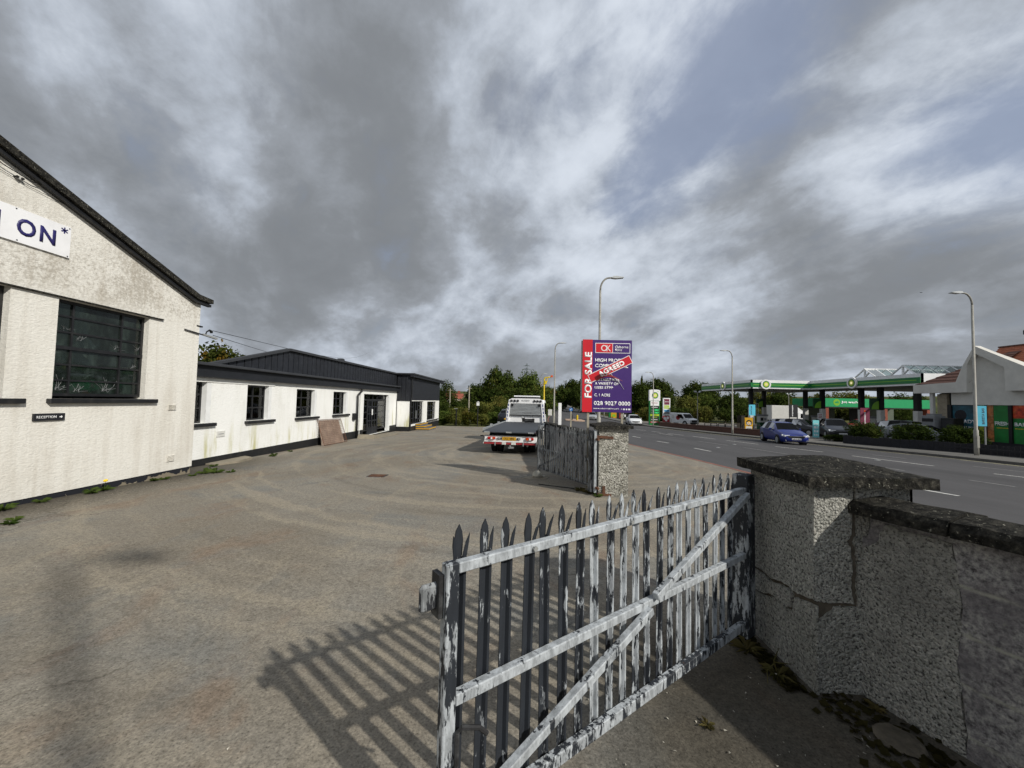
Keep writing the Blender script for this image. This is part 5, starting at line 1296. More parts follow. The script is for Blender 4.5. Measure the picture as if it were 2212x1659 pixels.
# glazed ridge lanterns on the canopy
for i, (yc, hw, zt) in enumerate(((41.25, 1.55, 5.95), (37.2, 1.5, 5.95))):
    zt = 5.8; X0, X1 = 36., 46.
    t = thing('roof_lantern', ('glazed ridge lantern with white bars, left of the pair on the canopy', 'glazed ridge lantern with white bars, right of the pair on the canopy')[i], 'skylight', (X0, yc, ZT), 0, 'glazed lanterns on the canopy')
    for s_ in (-1, 1):
        for k in range(9):
            xa, xb = X0+(X1-X0)*k/9, X0+(X1-X0)*(k+1)/9
            MB().add([(xa, yc+s_*hw, ZT-.02), (xb, yc+s_*hw, ZT-.02), (xb, yc+s_*.02, zt), (xa, yc+s_*.02, zt)], [(0,1,2,3)]).build('pane', 'skylight_glass', t)
        for k in range(10):
            xa = X0+(X1-X0)*k/9; MB().bar((xa, yc+s_*hw, ZT+.02), (xa, yc, zt+.03), .07, .07).build('glazing_bar', 'white', t)
    MB().bar((X0-.05, yc, zt+.05), (X1, yc, zt+.05), .1, .08).build('ridge', 'white', t)
    mb = MB(); mb.bar((X0, yc, zt-.05), (X0, yc, ZT+.25), .09, .09); mb.bar((X0, yc, ZT+.25), (X0, yc-.55, zt-.35), .08, .08); mb.build('gable_brace', 'white', t)
    MB().add([(X0+.05, yc-hw, ZT), (X0+.05, yc+hw, ZT), (X0+.05, yc, zt)], [(0,1,2)]).build('gable_pane', 'skylight_glass', t)

# price totem
t = thing('price_totem', 'tall white topped green price totem with sunburst logo by the road', 'totem sign', (19.3, 56, gz(19.3, 56)+.1)); tz = t.location.z
ftm = Fr((18.5, 56, 0), (1, 0, 0), (0, 0, 1)); TWd = 1.6; ty0, ty1 = tz, 3.72
ftm = Fr((18.5, 56, 0), Vector((1, .10, 0)), (0, 0, 1))
tm = MB(); ftm.poly(tm, [(0, 2.15), (TWd, 2.15), (TWd, 3.66), (TWd*.8, 3.74), (TWd*.5, 3.77), (TWd*.2, 3.74), (0, 3.66)], -.35, 0); tm.build('head', 'white', t)
slab(ftm, .03, TWd-.03, tz-.1, 2.149, -.33, -.03, 'body', 'bp_green', t)
def tile(v0, v1, m_, nm='tile'): return slab(ftm, .16, TWd-.16, v0, v1, -.028, -.008, nm, m_, t)
q = tile(1.42, 2.1, 'white'); lines(ftm, .3, 1.2, 1.78, 1, .11, .05, -.007, 'red_dull', q)
q = tile(1.05, 1.38, 'dark'); lines(ftm, .35, 1.25, 1.15, 1, .12, .05, -.007, 'white', q)
q = tile(.25, 1.02, 'bp_dark'); text(ftm, '135.9', .78, .68, .56, .24, -.0075, 'led_green', q, 'price', .03); text(ftm, '136.9', .78, .32, .56, .24, -.0075, 'led_green', q, 'price', .03); lines(ftm, .24, .62, .74, 2, .1, .24, -.007, 'grey', q, seed=5)
q = tile(-.05, .22, 'lime'); lines(ftm, .28, 1.1, .05, 1, .1, .05, -.007, 'bp_dark', q)
q = tile(-.36, -.09, 'dark'); lines(ftm, .4, 1.2, -.26, 1, .09, .05, -.007, 'lime', q)
q = tile(-.70, -.40, 'dark'); lines(ftm, .3, 1.2, -.6, 1, .1, .05, -.007, 'white', q)
q = tile(-1.05, -.80, 'red_dull'); lines(ftm, .3, 1.2, -.97, 1, .09, .05, -.007, 'white', q)
helios(ftm, .84, 2.92, .50, .002, t)
lines(ftm, 1.12, 1.42, 3.44, 1, .07, .05, .001, 'bp_lime', t)
t = thing('brand_totem', 'narrower white totem of stacked coloured shop tiles beside the price totem', 'totem sign', (21.7, 58, gz(21.7, 58)+.1)); tz2 = t.location.z
fq = Fr((21.2, 58, 0), Vector((1, .10, 0)), (0, 0, 1))
slab(fq, 0, 1.08, -.40, 2.6, -.3, 0, 'body', 'white', t)
for x in (.04, .92): slab(fq, x, x+.12, tz2-.1, -.401, -.2, -.08, 'leg', 'white', t)
for v0, v1, m_, m2 in ((1.62, 2.46, 'maroon', 'white'), (1.02, 1.52, 'lime', 'white'), (.56, .86, 'pale_blue', 'sign_black'), (.22, .50, 'sign_black', 'white'), (-.12, .12, 'white_dull', 'sign_black')):
    q = slab(fq, .14, .94, v0, v1, .001, .015, 'tile', m_, t); lines(fq, .22, .86, (v0+v1)/2-.04, 1, .09, .05, .016, m2, q, seed=int(v0*10)+9)
# leaning red poster, other boards and flags
def board(nm, label, cat, x, y, wd_, z0, z1, m_, posts=(), ang=.0, strokes=None, rows=((.5, .1),), extra=None, vertical=None, ground=True):
    g = gz(x, y)+.1; t = thing(nm, label, cat, (x, y, g), 0); f_ = Fr((x-wd_/2, y, 0), Vector((math.cos(ang), math.sin(ang), 0)), (0, 0, 1))
    slab(f_, 0, wd_, z0, z1, -.04, 0, 'panel', m_, t)
    for px_ in posts: slab(f_, px_*wd_-.03, px_*wd_+.03, g-.1, z1-.02, -.09, -.042, 'post', 'grey', t)
    if vertical: text(f_, vertical[0], wd_*vertical[1], z0+(z1-z0)*.1, wd_*vertical[2], (z1-z0)*.8, .002, vertical[3], t, bold=.02, rot=True)
    if strokes:
        for fy, fh in rows: lines(f_, wd_*.15, wd_*.85, z0+(z1-z0)*fy, 1, (z1-z0)*fh, .02, .002, strokes, t, seed=int(fy*50)+3)
    if extra: extra(f_, t)
    return t
def vstrokes(f_, t, x, z0, z1, m_, seed):
    rr = random.Random(seed); mb = MB(); z = z0
    while z < z1: h_ = rr.uniform(.05, .1); f_.slab(mb, x-.06, x+.06*rr.uniform(.4, 1), z, z+h_, .002, .005); z += h_+.03
    mb.build('small_print', m_, t)
board('banner', 'cyan flag board with dark vertical lettering at the left canopy column', 'banner', 26.75, 45.3, .72, .60, 1.84, 'cyan', (.85,), vertical=('BARISTA BAR', .25, .22, 'sign_black'))
board('banner', 'cyan flag board with dark vertical lettering before the shop windows', 'banner', 25.35, 21.9, .40, .84, 1.95, 'cyan', (.9,), ang=-.3, vertical=('BARISTA BAR', .5, .28, 'sign_black'))
board('banner', 'black banner with white vertical lettering before the white box lorry', 'banner', 27.9, 40.2, .88, .62, 1.92, 'sign_black', (.1, .97), extra=lambda f_, t: vstrokes(f_, t, .36, .72, 1.82, 'white', 4))
board('banner', 'maroon banner with white vertical lettering among the fuel pumps', 'banner', 29.4, 33.7, .78, .25, 1.72, 'maroon', (.5,), extra=lambda f_, t: (vstrokes(f_, t, .39, .4, 1.35, 'white', 8), slab(f_, .32, .42, 1.38, 1.55, .002, .006, 'flame', 'amber', t)))
board('banner', 'teal swing board at the pavement edge in front of the dark car', 'banner', 24.45, 32.6, .50, -.80, .62, 'teal', (.8,), strokes='white', rows=((.1, .1), (.3, .14), (.52, .16), (.76, .05)))
def yl(f_, t):
    slab(f_, .12, .78, -1.1, -.62, .002, .006, 'lower_panel', 'white_dull', t)
    for r_, m_ in ((.33, 'dark'), (.20, 'plate_yellow')):
        mb = MB(); mb.disc(f_.p(.46, -.22, .003+(.35-r_)*.03), f_.n, r_, .004, 20); mb.build('roundel', m_, t)
    lines(f_, .2, .7, -.28, 2, .1, .05, .015, 'white', t, seed=2); lines(f_, .2, .7, -.9, 2, .08, .06, .007, 'sign_black', t, seed=3)
board('poster_board', 'yellow poster board with a dark roundel behind the hoop barriers', 'poster', 25.9, 44.5, .9, -1.0, .36, 'plate_yellow', (.1, .9), extra=yl)
board('poster_board', 'dark brown notice board standing behind the yellow poster board', 'poster', 26.0, 46.2, .95, -.9, .55, plain('dark brown board', S(44, 38, 28), .8, .1, 3), (.1, .9))
def rd(f_, t):
    for x, z, r_ in ((.3, -.35, .2), (.72, -.3, .2), (.5, -.62, .16)):
        mb = MB(); mb.disc(f_.p(x, z, .002), f_.n, r_, .004, 14); mb.build('roundel', 'white', t)
    slab(f_, .02, .98, -1.33, -.86, .002, .007, 'base_cover', 'sign_black', t)
board('poster_board', 'red poster board with white roundels and black base beside the totems', 'poster', 21.0, 56.3, 1.0, -1.35, -.02, 'red_dull', (), extra=rd)
board('notice', 'small white notice on the canopy column behind the black car', 'notice', 34.05, 44.75, .55, .35, 1.05, 'white', (.5,), strokes='red_dull', rows=((.2, .14), (.45, .14), (.7, .14)))
# hoop barriers
for i, (x, y) in enumerate(((24.3, 50.8), (24.6, 49.8), (24.9, 48.5), (25.2, 47.4), (25.6, 46.3), (26., 45.2), (26.4, 43.9), (26.8, 42.8))):
    d_ = Vector((.35, -.6, 0)).normalized()*.36; d_ = Vector((.36, -.05, 0))
    g = gz(x, y)+.1; mb = MB(); mb.tube([(-d_.x, -d_.y, 0), (-d_.x, -d_.y, .62), (-d_.x*.85, -d_.y*.85, .70), (d_.x*.85, d_.y*.85, .70), (d_.x, d_.y, .62), (d_.x, d_.y, 0)], .05, 7)
    solo(mb, 'hoop_barrier', 'dark', 'black steel hoop barrier in the row behind the low brick wall', 'barrier', (x, y, g), 'hoop barriers behind the brick wall')
# low brick wall by the far pavement
bw = thing('brick_wall', 'low brown brick wall along the far pavement beneath the hoops', 'wall', (20.5, 42, -1))
ys = frange(31.6, 55, 2.34)
for k in range(len(ys)-1):
    ya, yb = ys[k], ys[k+1]; vs = []
    for y in (ya, yb):
        x = xw(y)+.25; g = gz(x, y)+.1
        vs += [(x, y, g-.2), (x+.23, y, g-.2), (x+.23, y, g+.47), (x, y, g+.47)]
    MB().add(vs, [(0,1,5,4),(1,2,6,5),(2,3,7,6),(3,0,4,7),(0,3,2,1),(4,5,6,7)]).build('wall_bay', 'brick', bw)
    vs2 = []
    for y in (ya, yb):
        x = xw(y)+.22; g = gz(x, y)+.1
        vs2 += [(x, y, g+.472), (x+.29, y, g+.472), (x+.29, y, g+.54), (x, y, g+.54)]
    MB().add(vs2, [(0,1,5,4),(1,2,6,5),(2,3,7,6),(3,0,4,7),(0,3,2,1),(4,5,6,7)]).build('coping', 'brick', bw)
# low dark boarded fence by the pavement, board by board
df = thing('board_fence', 'low dark vertical boarded fence below the shrubs and shop', 'fence', (24, 23, -.7))
y = 16.; 
while y < 27.3:
    x = xw(y)+.32; x2 = xw(y+.2)+.32; g = gz(x, y)+.1; h_ = .52+rnd.uniform(-.03, .04); o_ = rnd.uniform(-.012, .012)
    MB().add([(x+o_, y, g-.1), (x2+o_, y+.185, g-.1), (x2+o_+.03, y+.185, g-.1), (x+o_+.03, y, g-.1), (x+o_, y, g+h_), (x2+o_, y+.185, g+h_), (x2+o_+.03, y+.185, g+h_), (x+o_+.03, y, g+h_)], [(0,3,2,1),(4,5,6,7),(0,1,5,4),(1,2,6,5),(2,3,7,6),(3,0,4,7)]).build('fence_board', 'timber_dark', df)
    y += .2
MB().bar((xw(16)+.38, 16, gz(24, 16)+.38), (xw(22.5)+.38, 22.5, gz(24, 22.5)+.38), .04, .08).build('fence_rail', 'timber_dark', df); MB().bar((xw(22.5)+.38, 22.6, gz(24, 22.5)+.38), (xw(27.2)+.38, 27.2, gz(22, 27)+.38), .04, .08).build('fence_rail', 'timber_dark', df)
# pumps
def pump(x, y, label, s_=1., body='white_dull'):
    g = gz(x, y)+.1; t = thing('fuel_pump', label, 'fuel pump', (x, y, g), 0, 'fuel pumps under the canopy')
    MB().box((-.5*s_,-.3,0), (.5*s_,.3,.95)).build('cabinet', 'bp_dark', t, world=False)
    MB().box((-.48*s_,-.28,.951), (.48*s_,.28,1.75)).build('display_head', body, t, world=False)
    MB().box((-.36*s_,-.295,1.15), (-.02,-.281,1.55)).build('screen', 'dark', t, world=False); MB().box((.06,-.295,1.2), (.36*s_,-.281,1.5)).build('screen', 'grey', t, world=False)
    MB().box((-.55*s_,-.32,1.751), (.55*s_,.32,1.95)).build('top_box', 'grey', t, world=False)
    for x_ in (-.3, .0, .3): MB().tube([(x_*s_,-.33,1.0), (x_*s_+.05,-.42,.6), (x_*s_+.1,-.36,.35), (x_*s_+.14,-.33,.9)], .02, 5).build('hose', 'rubber', t, world=False)
    return t
pump(30.4, 49.4, 'fuel pump by the cyan flag board at the left canopy column'); pump(36.6, 48.6, 'fuel pump behind the parked dark cars'); pump(37.0, 41., 'fuel pump beside the maroon banner')
t = thing('vent_rack', 'white tubular rack standing above the leftmost fuel pump', 'rack', (30.0, 49.9, gz(30, 50)+2.05))
mb = MB()
for k in range(4): mb.tube([(-.42+.22*k,0,-.2), (-.42+.22*k,0,1.35+.2*(k == 0))], .028, 6).build('upright', 'white_dull', t, world=False); mb = MB()
MB().tube([(-.2,0,1.35), (.24,0,1.35)], .028, 6).build('top_rail', 'white_dull', t, world=False); MB().box((-.6,-.1,-.25),(.55,.1,-.05)).build('base_tray', 'white_dull', t, world=False)
t = thing('store_cabinet', 'pale grey upright cabinet with dark label strip left of the shop', 'cabinet', (30.4, 29.2, gz(30.4, 29.2)+.1))
MB().box((-.4,-.45,0), (.4,.45,2.05)).build('case', 'grey', t, world=False, bevel=.02); MB().box((-.42,-.36,1.62), (-.401,.4,1.85)).build('label_strip', 'dark', t, world=False); MB().box((-.3,-.3,2.051),(.3,.2,2.2)).build('top_unit', 'grey', t, world=False)
t = thing('bin_store', 'dark box cabinet standing against the shop corner', 'cabinet', (30.6, 28.15, gz(30.6, 28.2)+.1))
MB().box((-.35,-.42,0), (.35,.42,1.9)).build('case', 'dark', t, world=False, bevel=.02); MB().box((-.37,-.36,1.2), (-.351,.36,1.75)).build('door', 'sign_black', t, world=False)
t = thing('waste_bin', 'green forecourt bin between the pump and the grey car', 'bin', (32.6, 50.2, gz(32.6, 50)+.1)); MB().box((-.3,-.25,0), (.3,.25,.95)).build('body', 'bp_green', t, world=False); MB().box((-.33,-.28,.951), (.33,.28,1.35)).build('hood', 'bp_dark', t, world=False)
t = thing('fire_bucket', 'small red bucket at the foot of a canopy column', 'bucket', (33.0, 52.9, gz(33, 53)+.1)); MB().tube([(0,0,0),(0,0,.45)], [.22,.28], 12).build('pail', 'red_dull', t, world=False); MB().tube([(-.26,0,.44),(-.15,0,.62),(.15,0,.62),(.26,0,.44)], .015, 5).build('handle', 'dark', t, world=False)
# jet wash building
jw = thing('jet_wash', 'jet wash bays with long green lettered fascia behind the fuel canopy', 'building', (47, 53, -1.2))
fj = Fr((40.1, 52, 0), (1, 0, 0), (0, 0, 1))
slab(fj, 0, 14.2, 1.84, 2.96, -.3, 0, 'fascia', 'jet_green', jw); slab(fj, 0, 14.2, 1.70, 1.839, -.25, -.02, 'fascia_edge', 'dark', jw)
slab(Fr((40.1, 58, 0), (0, -1, 0), (0, 0, 1)), 0, 5.69, 1.84, 2.96, -.2, 0, 'fascia', 'jet_green', jw)
mb = MB(); mb.disc(fj.p(1.62, 2.42, .001), fj.n, .44, .01, 24); q = mb.build('logo_disc', 'bp_lime', jw)
m_ = MB(); fj.poly(m_, [(1.32, 2.34), (1.45, 2.48), (1.62, 2.55), (1.80, 2.62), (1.86, 2.52), (1.72, 2.44), (1.92, 2.40), (1.90, 2.30)], .012, .018); m_.build('logo_car', 'jet_green', q)
text(fj, 'Jet wash', 2.2, 2.24, 2.15, .38, .002, 'white', jw, bold=.04)
g = gz(46, 52)+.05
for x in (.0, 5.0, 7.6, 13.3): slab(fj, x+.02, x+.62, g-.2, 1.7, -.7, -.05, 'pier', 'brick_red', jw)
for x0, x1 in ((.65, 4.95), (7.9, 10.9), (11., 13.2)): slab(fj, x0, x1, g, 1.65, -4.6, -4.5, 'bay_screen', plain('wash screen', S(92, 102, 88), .6, .2, .6), jw)
slab(fj, 5.7, 7.5, g, 1.65, -3.0, -2.9, 'plant_door', 'dark', jw)
MB().box((40.3, 52.32, 2.75), (54.2, 57.9, 2.86)).build('roof', 'grey', jw)
# shop
sh = thing('filling_station_shop', 'grey rendered shop with tiled gable roof and posters in the windows', 'building', (33, 24, -.8))
fsn = Fr((31.5, 0, 0), (0, -1, 0), (0, 0, 1))
g = -.95
WIN = [(-28.98, -27.42, -.36, 2.05), (-27.38, -26.98, -.36, 2.08), (-26.90, -26.56, -.36, 2.08), (-26.54, -25.72, -.36, 2.08), (-25.52, -24.3, -.36, 2.09), (-24.1, -22.4, -.36, 2.09), (-22.2, -20.2, -.36, 2.09)]
MB().prism([(-29.0, 2.085), (-16, 2.085), (-16, 3.6), (-22.9, 3.6), (-27.11, 6.0), (-28.2, 3.7), (-29.0, 3.5)], fsn.u, fsn.v, fsn.p(0, 0, -.25), fsn.n*.25).build('upper_wall', 'shop_render', sh)
MB().prism([(-31.3,2.95),(-27.64,2.95),(-27.58,4.9),(-27.16,5.67),(-25.49,4.53),(-25.49,3.0),(-16,3.0),(-16,3.5),(-22.9,3.5),(-27.11,6.14),(-27.86,4.79),(-28.3,3.70),(-31.3,3.60)], fsn.u, fsn.v, fsn.p(0, 0, .004), fsn.n*.42).build('gable_band', 'shop_render', sh)
slab(fsn, -29.02, -16, g, -.37, -.3, 0, 'stall_riser', 'timber_dark', sh)
for a, b in ((-27.41, -27.39), (-26.97, -26.91), (-25.71, -25.53), (-24.29, -24.11), (-22.39, -22.21), (-29.25, -29.0), (-20.19, -16)): slab(fsn, a, b, -.369, 2.084, -.15, .03, 'mullion', 'dark', sh)
PM = ['poster_teal', 'poster_fruit', 'poster_food', 'poster_green', 'poster_green', 'dark', 'dark']
for (a, b, c, d), m_ in zip(WIN, PM):
    q = slab(fsn, a, b, c, d, -.12, -.06, 'window_poster', m_, sh)
    if m_ == 'poster_teal':
        text(fsn, 'READY', a+.28, .78, 1.15, .26, -.058, 'white', q, bold=.03); text(fsn, 'BARISTA BAR', a+.2, .42, 1.1, .14, -.058, 'white', q, bold=.02); lines(fsn, a+.85, b-.1, .0, 3, .07, .08, -.058, 'white_dull', q, seed=6)
        mb = MB(); mb.disc(fsn.p(a+.5, 1.35, -.0595), fsn.n, .38, .002, 16); mb.build('cup_shape', 'timber_dark', q)
    if m_ == 'poster_green' and a < -26: text(fsn, 'FRESH', a+.05, .74, .75, .26, -.058, 'white', q, bold=.03); lines(fsn, a+.15, b-.02, .56, 1, .06, .05, -.058, 'yellow', q, seed=7)
    if m_ == 'poster_green' and a > -26:
        text(fsn, 'BAR', a+.05, .74, .62, .24, -.058, 'white', q, bold=.03); lines(fsn, a+.08, a+.6, .56, 1, .06, .05, -.058, 'yellow', q, seed=8); slab(fsn, a, b, 1.25, d, -.0598, -.056, 'photo_strip', 'poster_tomato', q)
    if m_ in ('poster_fruit', 'poster_green'): pass
# block-work pier, course by course
for r_ in range(13):
    z0 = g+.0+.295*r_
    for k in range(2):
        a = -29.95+.335*k+(.0 if r_ % 2 else 0); slab(fsn, a+.006, a+.33, z0+.006, z0+.289, -.2, .01+rnd.uniform(-.004, .004), 'stone_block', 'shop_stone', sh)
slab(fsn, -29.96, -29.27, g, 2.94, -.22, -.19, 'mortar_back', 'mortar', sh)
MB().box((31.3, 30.08, g), (31.5, 30.3, 2.949)).build('white_column', 'white_dull', sh)
MB().box((31.76, 16, g), (38, 29.9, 3.4)).build('shop_body', 'dark', sh)
# roofs in tile courses
n = 9
for k in range(n):
    t0, t1 = k/n, (k+1.12)/n
    a = lambda t_: (31.25+3.6*t_, 3.63+2.3*t_)
    y_l = lambda t_: 31.2-2.9*t_
    (xa, za), (xb, zb_) = a(t0), a(t1)
    MB().add([(xa, y_l(t0), za+.05), (xa, 27.6, za+.05), (xb, 27.6, zb_), (xb, y_l(min(t1, 1)), zb_), (xa, y_l(t0), za-.01), (xa, 27.6, za-.01)], [(0,1,2,3),(0,4,5,1)]).build('tile_course', 'tile_brown', sh)
n = 22
for k in range(n):
    t0, t1 = k/n, (k+1.1)/n
    a = lambda t_: (31.3+4.2*t_, 3.0+3.4*t_)
    (xa, za), (xb, zb_) = a(t0), a(t1)
    y1 = 27.9+1.5*t0 if za > 4.6 else 24.6+ (za-3.0)*1.5
    MB().add([(xa, 15.8, za+.03), (xa, y1, za+.03), (xb, y1, zb_), (xb, 15.8, zb_), (xa, 15.8, za-.02), (xa, y1, za-.02)], [(0,1,2,3),(0,4,5,1)]).build('tile_course', 'tile_orange', sh)
MB().bar((35.5, 15.8, 6.44), (35.5, 29.4, 6.44), .16, .1).build('ridge_tile', 'tile_brown', sh)
MB().box((31.25, 28.0, 3.55), (31.3, 31.3, 3.66)).build('gutter', 'dark', sh)
# house behind the shop at the right edge
hs = thing('gable_house', 'pale rendered gable house with dark verge rising behind the shop roof', 'house', (48, 34, -.5))
fh = Fr((44.6, 34.6, 0), (0, -1, 0), (0, 0, 1))
MB().prism([(.3, -1), (9.4, -1), (9.4, 8.6), (4.85, 13.6), (.3, 8.9)], fh.u, fh.v, fh.p(0, 0, -9), fh.n*9).build('wall', 'shop_render', hs)
MB().prism([(-.25, 8.85), (4.85, 14.2), (9.9, 8.85), (9.9, 8.5), (4.85, 13.7), (.0, 8.55), (-.25, 8.5)], fh.u, fh.v, fh.p(0, 0, -9.2), fh.n*9.6).build('roof', 'dark', hs)

# ================================================================== VEHICLES
def car(label, loc, head, paint, L=4.0, W=1.73, H=1.47, cat='car', name='parked_car', plate='white', grp=None, suv=0., grille='dark', light='headlamp'):
    t = thing(name, label, cat, loc, head, grp)
    hw = W/2; k = L/4.0
    # station: y from the front, bottom, belt, roof, half width at belt, half width at roof
    ST = [(0, .30, .62, .64, .62, .50), (.10, .24, .66, .70, .76, .60), (.38, .20, .74, .79, .83, .66), (.92, .20, .86, .92, .86, .70), (1.12, .20, .90, .97, .865, .70),
          (1.78, .20, .93, 1.40, .865, .57), (2.3, .20, .95, 1.47, .865, .56), (2.95, .20, .97, 1.455, .865, .555), (3.5, .22, .98, 1.37, .85, .54), (3.86, .26, .98, 1.04+.1*suv, .80, .58), (4.0, .34, .92, .95+.1*suv, .74, .58)]
    sz = H/1.47; sx = hw/.865
    rows = []
    for y, zb, zl, zt, wl, wr in ST:
        Y = L/2-y*k; m_ = (zb+zl)/2
        half = [(wl*.90, zb), (wl, zb+.14), (wl*1.005, m_+.05), (wl*.985, zl), (wr, zt), (wr*.55, zt+.025)]
        rows.append([(x*sx, Y, z*sz) for x, z in half]+[(-x*sx, Y, z*sz) for x, z in reversed(half)])
    m = 12
    body = MB(); glass = {'side_window': [], 'windscreen': [], 'rear_window': []}
    off = 0; vs = [p for r_ in rows for p in r_]; fs = []
    for i in range(len(rows)-1):
        for j in range(m-1):
            f_ = (i*m+j, i*m+j+1, (i+1)*m+j+1, (i+1)*m+j)
            if j in (3, 7) and 5 <= i <= 7: glass['side_window'].append(f_); continue
            if j in (4, 5, 6) and i == 4: glass['windscreen'].append(f_); continue
            if j in (4, 5, 6) and i == 8: glass['rear_window'].append(f_); continue
            if j in (3, 7) and i == 4: glass['quarter'] = glass.get('quarter', [])+[f_]
            fs.append(f_)
        fs.append((i*m+m-1, i*m, (i+1)*m, (i+1)*m+m-1))
    fs.append(tuple(range(m-1, -1, -1))); fs.append(tuple((len(rows)-1)*m+j for j in range(m)))
    body.add(vs, fs); b = body.build('body', paint, t, True, world=False)
    for nm, fl in glass.items():
        if nm == 'quarter':
            for f_ in fl:
                q = [Vector(vs[i]) for i in f_]; q.sort(key=lambda p: (-p.y, -p.z))
                fr0 = [p for p in q if p.y > q[-1].y+.01]; bk = sorted([p for p in q if p.y <= q[-1].y+.01], key=lambda p: p.z)
                lo0 = min(fr0, key=lambda p: p.z); hi0 = max(fr0, key=lambda p: p.z)
                sg1 = Vector((.006 if q[0].x > 0 else -.006, 0, .004))
                A1 = bk[0].lerp(lo0, .62)+Vector((0, 0, .02)); B1 = bk[0]+Vector((0, .03, .02)); C1 = bk[1]+Vector((0, .03, -.04)); D1 = bk[1].lerp(hi0, .22)+Vector((0, 0, -.035))
                MB().add([A1+sg1, B1+sg1, C1+sg1, D1+sg1], [(0,1,2,3)]).build('side_window', 'car_glass', b, world=False)
            continue
        if nm == 'side_window':
            for f_ in fl:
                q = [Vector(vs[i]) for i in f_]; c = sum(q, Vector())/4
                MB().add([c+(p-c)*.93 for p in q], [(0,1,2,3)]).build(nm, 'car_glass', b, world=False)
                MB().add([c+(p-c)*1.0 for p in q]+[c+(p-c)*.93 for p in q], [(0,1,5,4),(1,2,6,5),(2,3,7,6),(3,0,4,7)]).build('pillar_trim', paint, b, world=False)
        else: us = sorted({i for f_ in fl for i in f_}); MB().add([vs[i] for i in us], [tuple(us.index(i) for i in f_) for f_ in fl]).build(nm, 'car_glass', b, True, world=False)
    MB().box((-hw*.8, -L/2+.5, .3), (hw*.8, L/2-1.2*k, .62*sz)).build('cabin_floor', 'dark', b, world=False)
    for s_ in (-1, 1):
        MB().box((s_*.36*sx-.2, -.25, .5), (s_*.36*sx+.2, -.1, 1.12*sz)).build('seat', 'dark', b, world=False)
        MB().prism([(L/2-.06, .60*sz), (L/2-.16, .70*sz), (L/2-.50, .745*sz), (L/2-.42, .62*sz)], (0,1,0), (0,0,1), (s_*hw*.80, 0, 0), (s_*hw*.13, 0, 0)).build('headlight', light, t, world=False)
        MB().box((s_*hw*.66-.16, L/2-.12, .59*sz), (s_*hw*.66+.14, L/2-.012, .69*sz)).build('headlight', light, t, world=False)
        MB().prism([(-L/2+.02, .72*sz), (-L/2+.02, .92*sz), (-L/2+.22, .93*sz), (-L/2+.14, .74*sz)], (0,1,0), (0,0,1), (s_*hw*.62, 0, 0), (s_*hw*.25, 0, 0)).build('tail_light', 'lens_red', t, world=False)
        q = MB().box((s_*(hw+.02)-.02, L/2-1.72*k, .93*sz), (s_*(hw+.14)+.02, L/2-1.6*k, 1.06*sz)).build('door_mirror', paint, t, world=False, bevel=.015)
        MB().tube([(s_*hw*.70, L/2-.04, .33), (s_*hw*.70, L/2+.012-.03, .33)], .06, 8).build('fog_lamp', 'chrome', t, world=False)
        for y in (L/2-1.5*k*.98-.0, ): pass
        for wy in (L/2-.80*k, -L/2+.68*k):
            # dark arch behind each wheel
            MB().tube([(s_*(hw-.26), wy, .32), (s_*(hw+.004), wy, .32)], .345*sz, 18).build('wheel_arch', 'dark', t, world=False)
            wheel(t, s_*(hw-.07), wy, .305*sz, .19, rim='alu')
        MB().box((s_*hw*1.0-.004, L/2-2.35*k, .78*sz), (s_*hw*1.0+.02, L/2-2.18*k, .81*sz)).build('handle', paint, t, world=False)
    MB().prism([(-hw*.52,.50*sz),(hw*.52,.50*sz),(hw*.60,.62*sz),(-hw*.60,.62*sz)], (1,0,0), (0,0,1), (0, L/2-.03, 0), (0, .045, 0)).build('grille', grille, t, world=False)
    MB().prism([(-hw*.62,.62*sz),(hw*.62,.62*sz),(hw*.62,.636*sz),(-hw*.62,.636*sz)], (1,0,0), (0,0,1), (0, L/2-.02, 0), (0, .045, 0)).build('grille_trim', 'chrome', t, world=False)
    MB().prism([(-hw*.66,.25),(hw*.66,.25),(hw*.6,.36*sz),(-hw*.6,.36*sz)], (1,0,0), (0,0,1), (0, L/2-.06, 0), (0, .05, 0)).build('lower_grille', 'dark', t, world=False)
    q = MB().box((-.26, L/2+.005, .385*sz), (.26, L/2+.022, .485*sz)).build('number_plate', 'white', t, world=False)
    lines(Fr((.24, L/2+.0225, .40*sz), (-1,0,0), (0,0,1)), 0, .48, .0, 1, .06, .01, 0, 'dark', q, 'small_print', 5, world=False)
    MB().box((-.26, -L/2-.012, .62*sz), (.26, -L/2+.03, .72*sz)).build('number_plate', 'plate_yellow', t, world=False)
    return t
def facing(dx, dy): return math.atan2(dy, dx)-math.pi/2
def gl(x, y, o=0.): return (x, y, gz(x, y)+o)
car('blue hatchback driving towards the camera on the far lane', gl(18.0, 27.0, -.012), facing(-.2, -1), 'car_blue', name='hatchback', H=1.42, L=3.8, W=1.62)
car('white hatchback approaching just left of the price totem', gl(16.4, 56.5, -.012), facing(-.12, -1), 'car_white', name='hatchback', L=4.2, W=1.78)
car('silver car far along the road behind the board post', gl(13.2, 72., -.012), facing(-.15, -1), 'car_silver', name='hatchback', L=4.2)
car('dark saloon on the forecourt directly behind the blue hatchback', gl(27.3, 38.3, .1), facing(.35, -1), 'car_black', L=4.5, W=1.85, H=1.52, name='parked_car', grp='dark cars on the forecourt')
car('black off roader facing the road behind the teal swing board', gl(27.2, 34.2, .1), facing(-.45, -1), 'car_black', L=4.5, W=1.9, H=1.62, suv=1, name='parked_car', grp='dark cars on the forecourt')
car('pale grey car at the pumps behind the dark saloon', gl(29.9, 44., .1), facing(.6, -1), 'car_silver', L=4.1, name='parked_car')
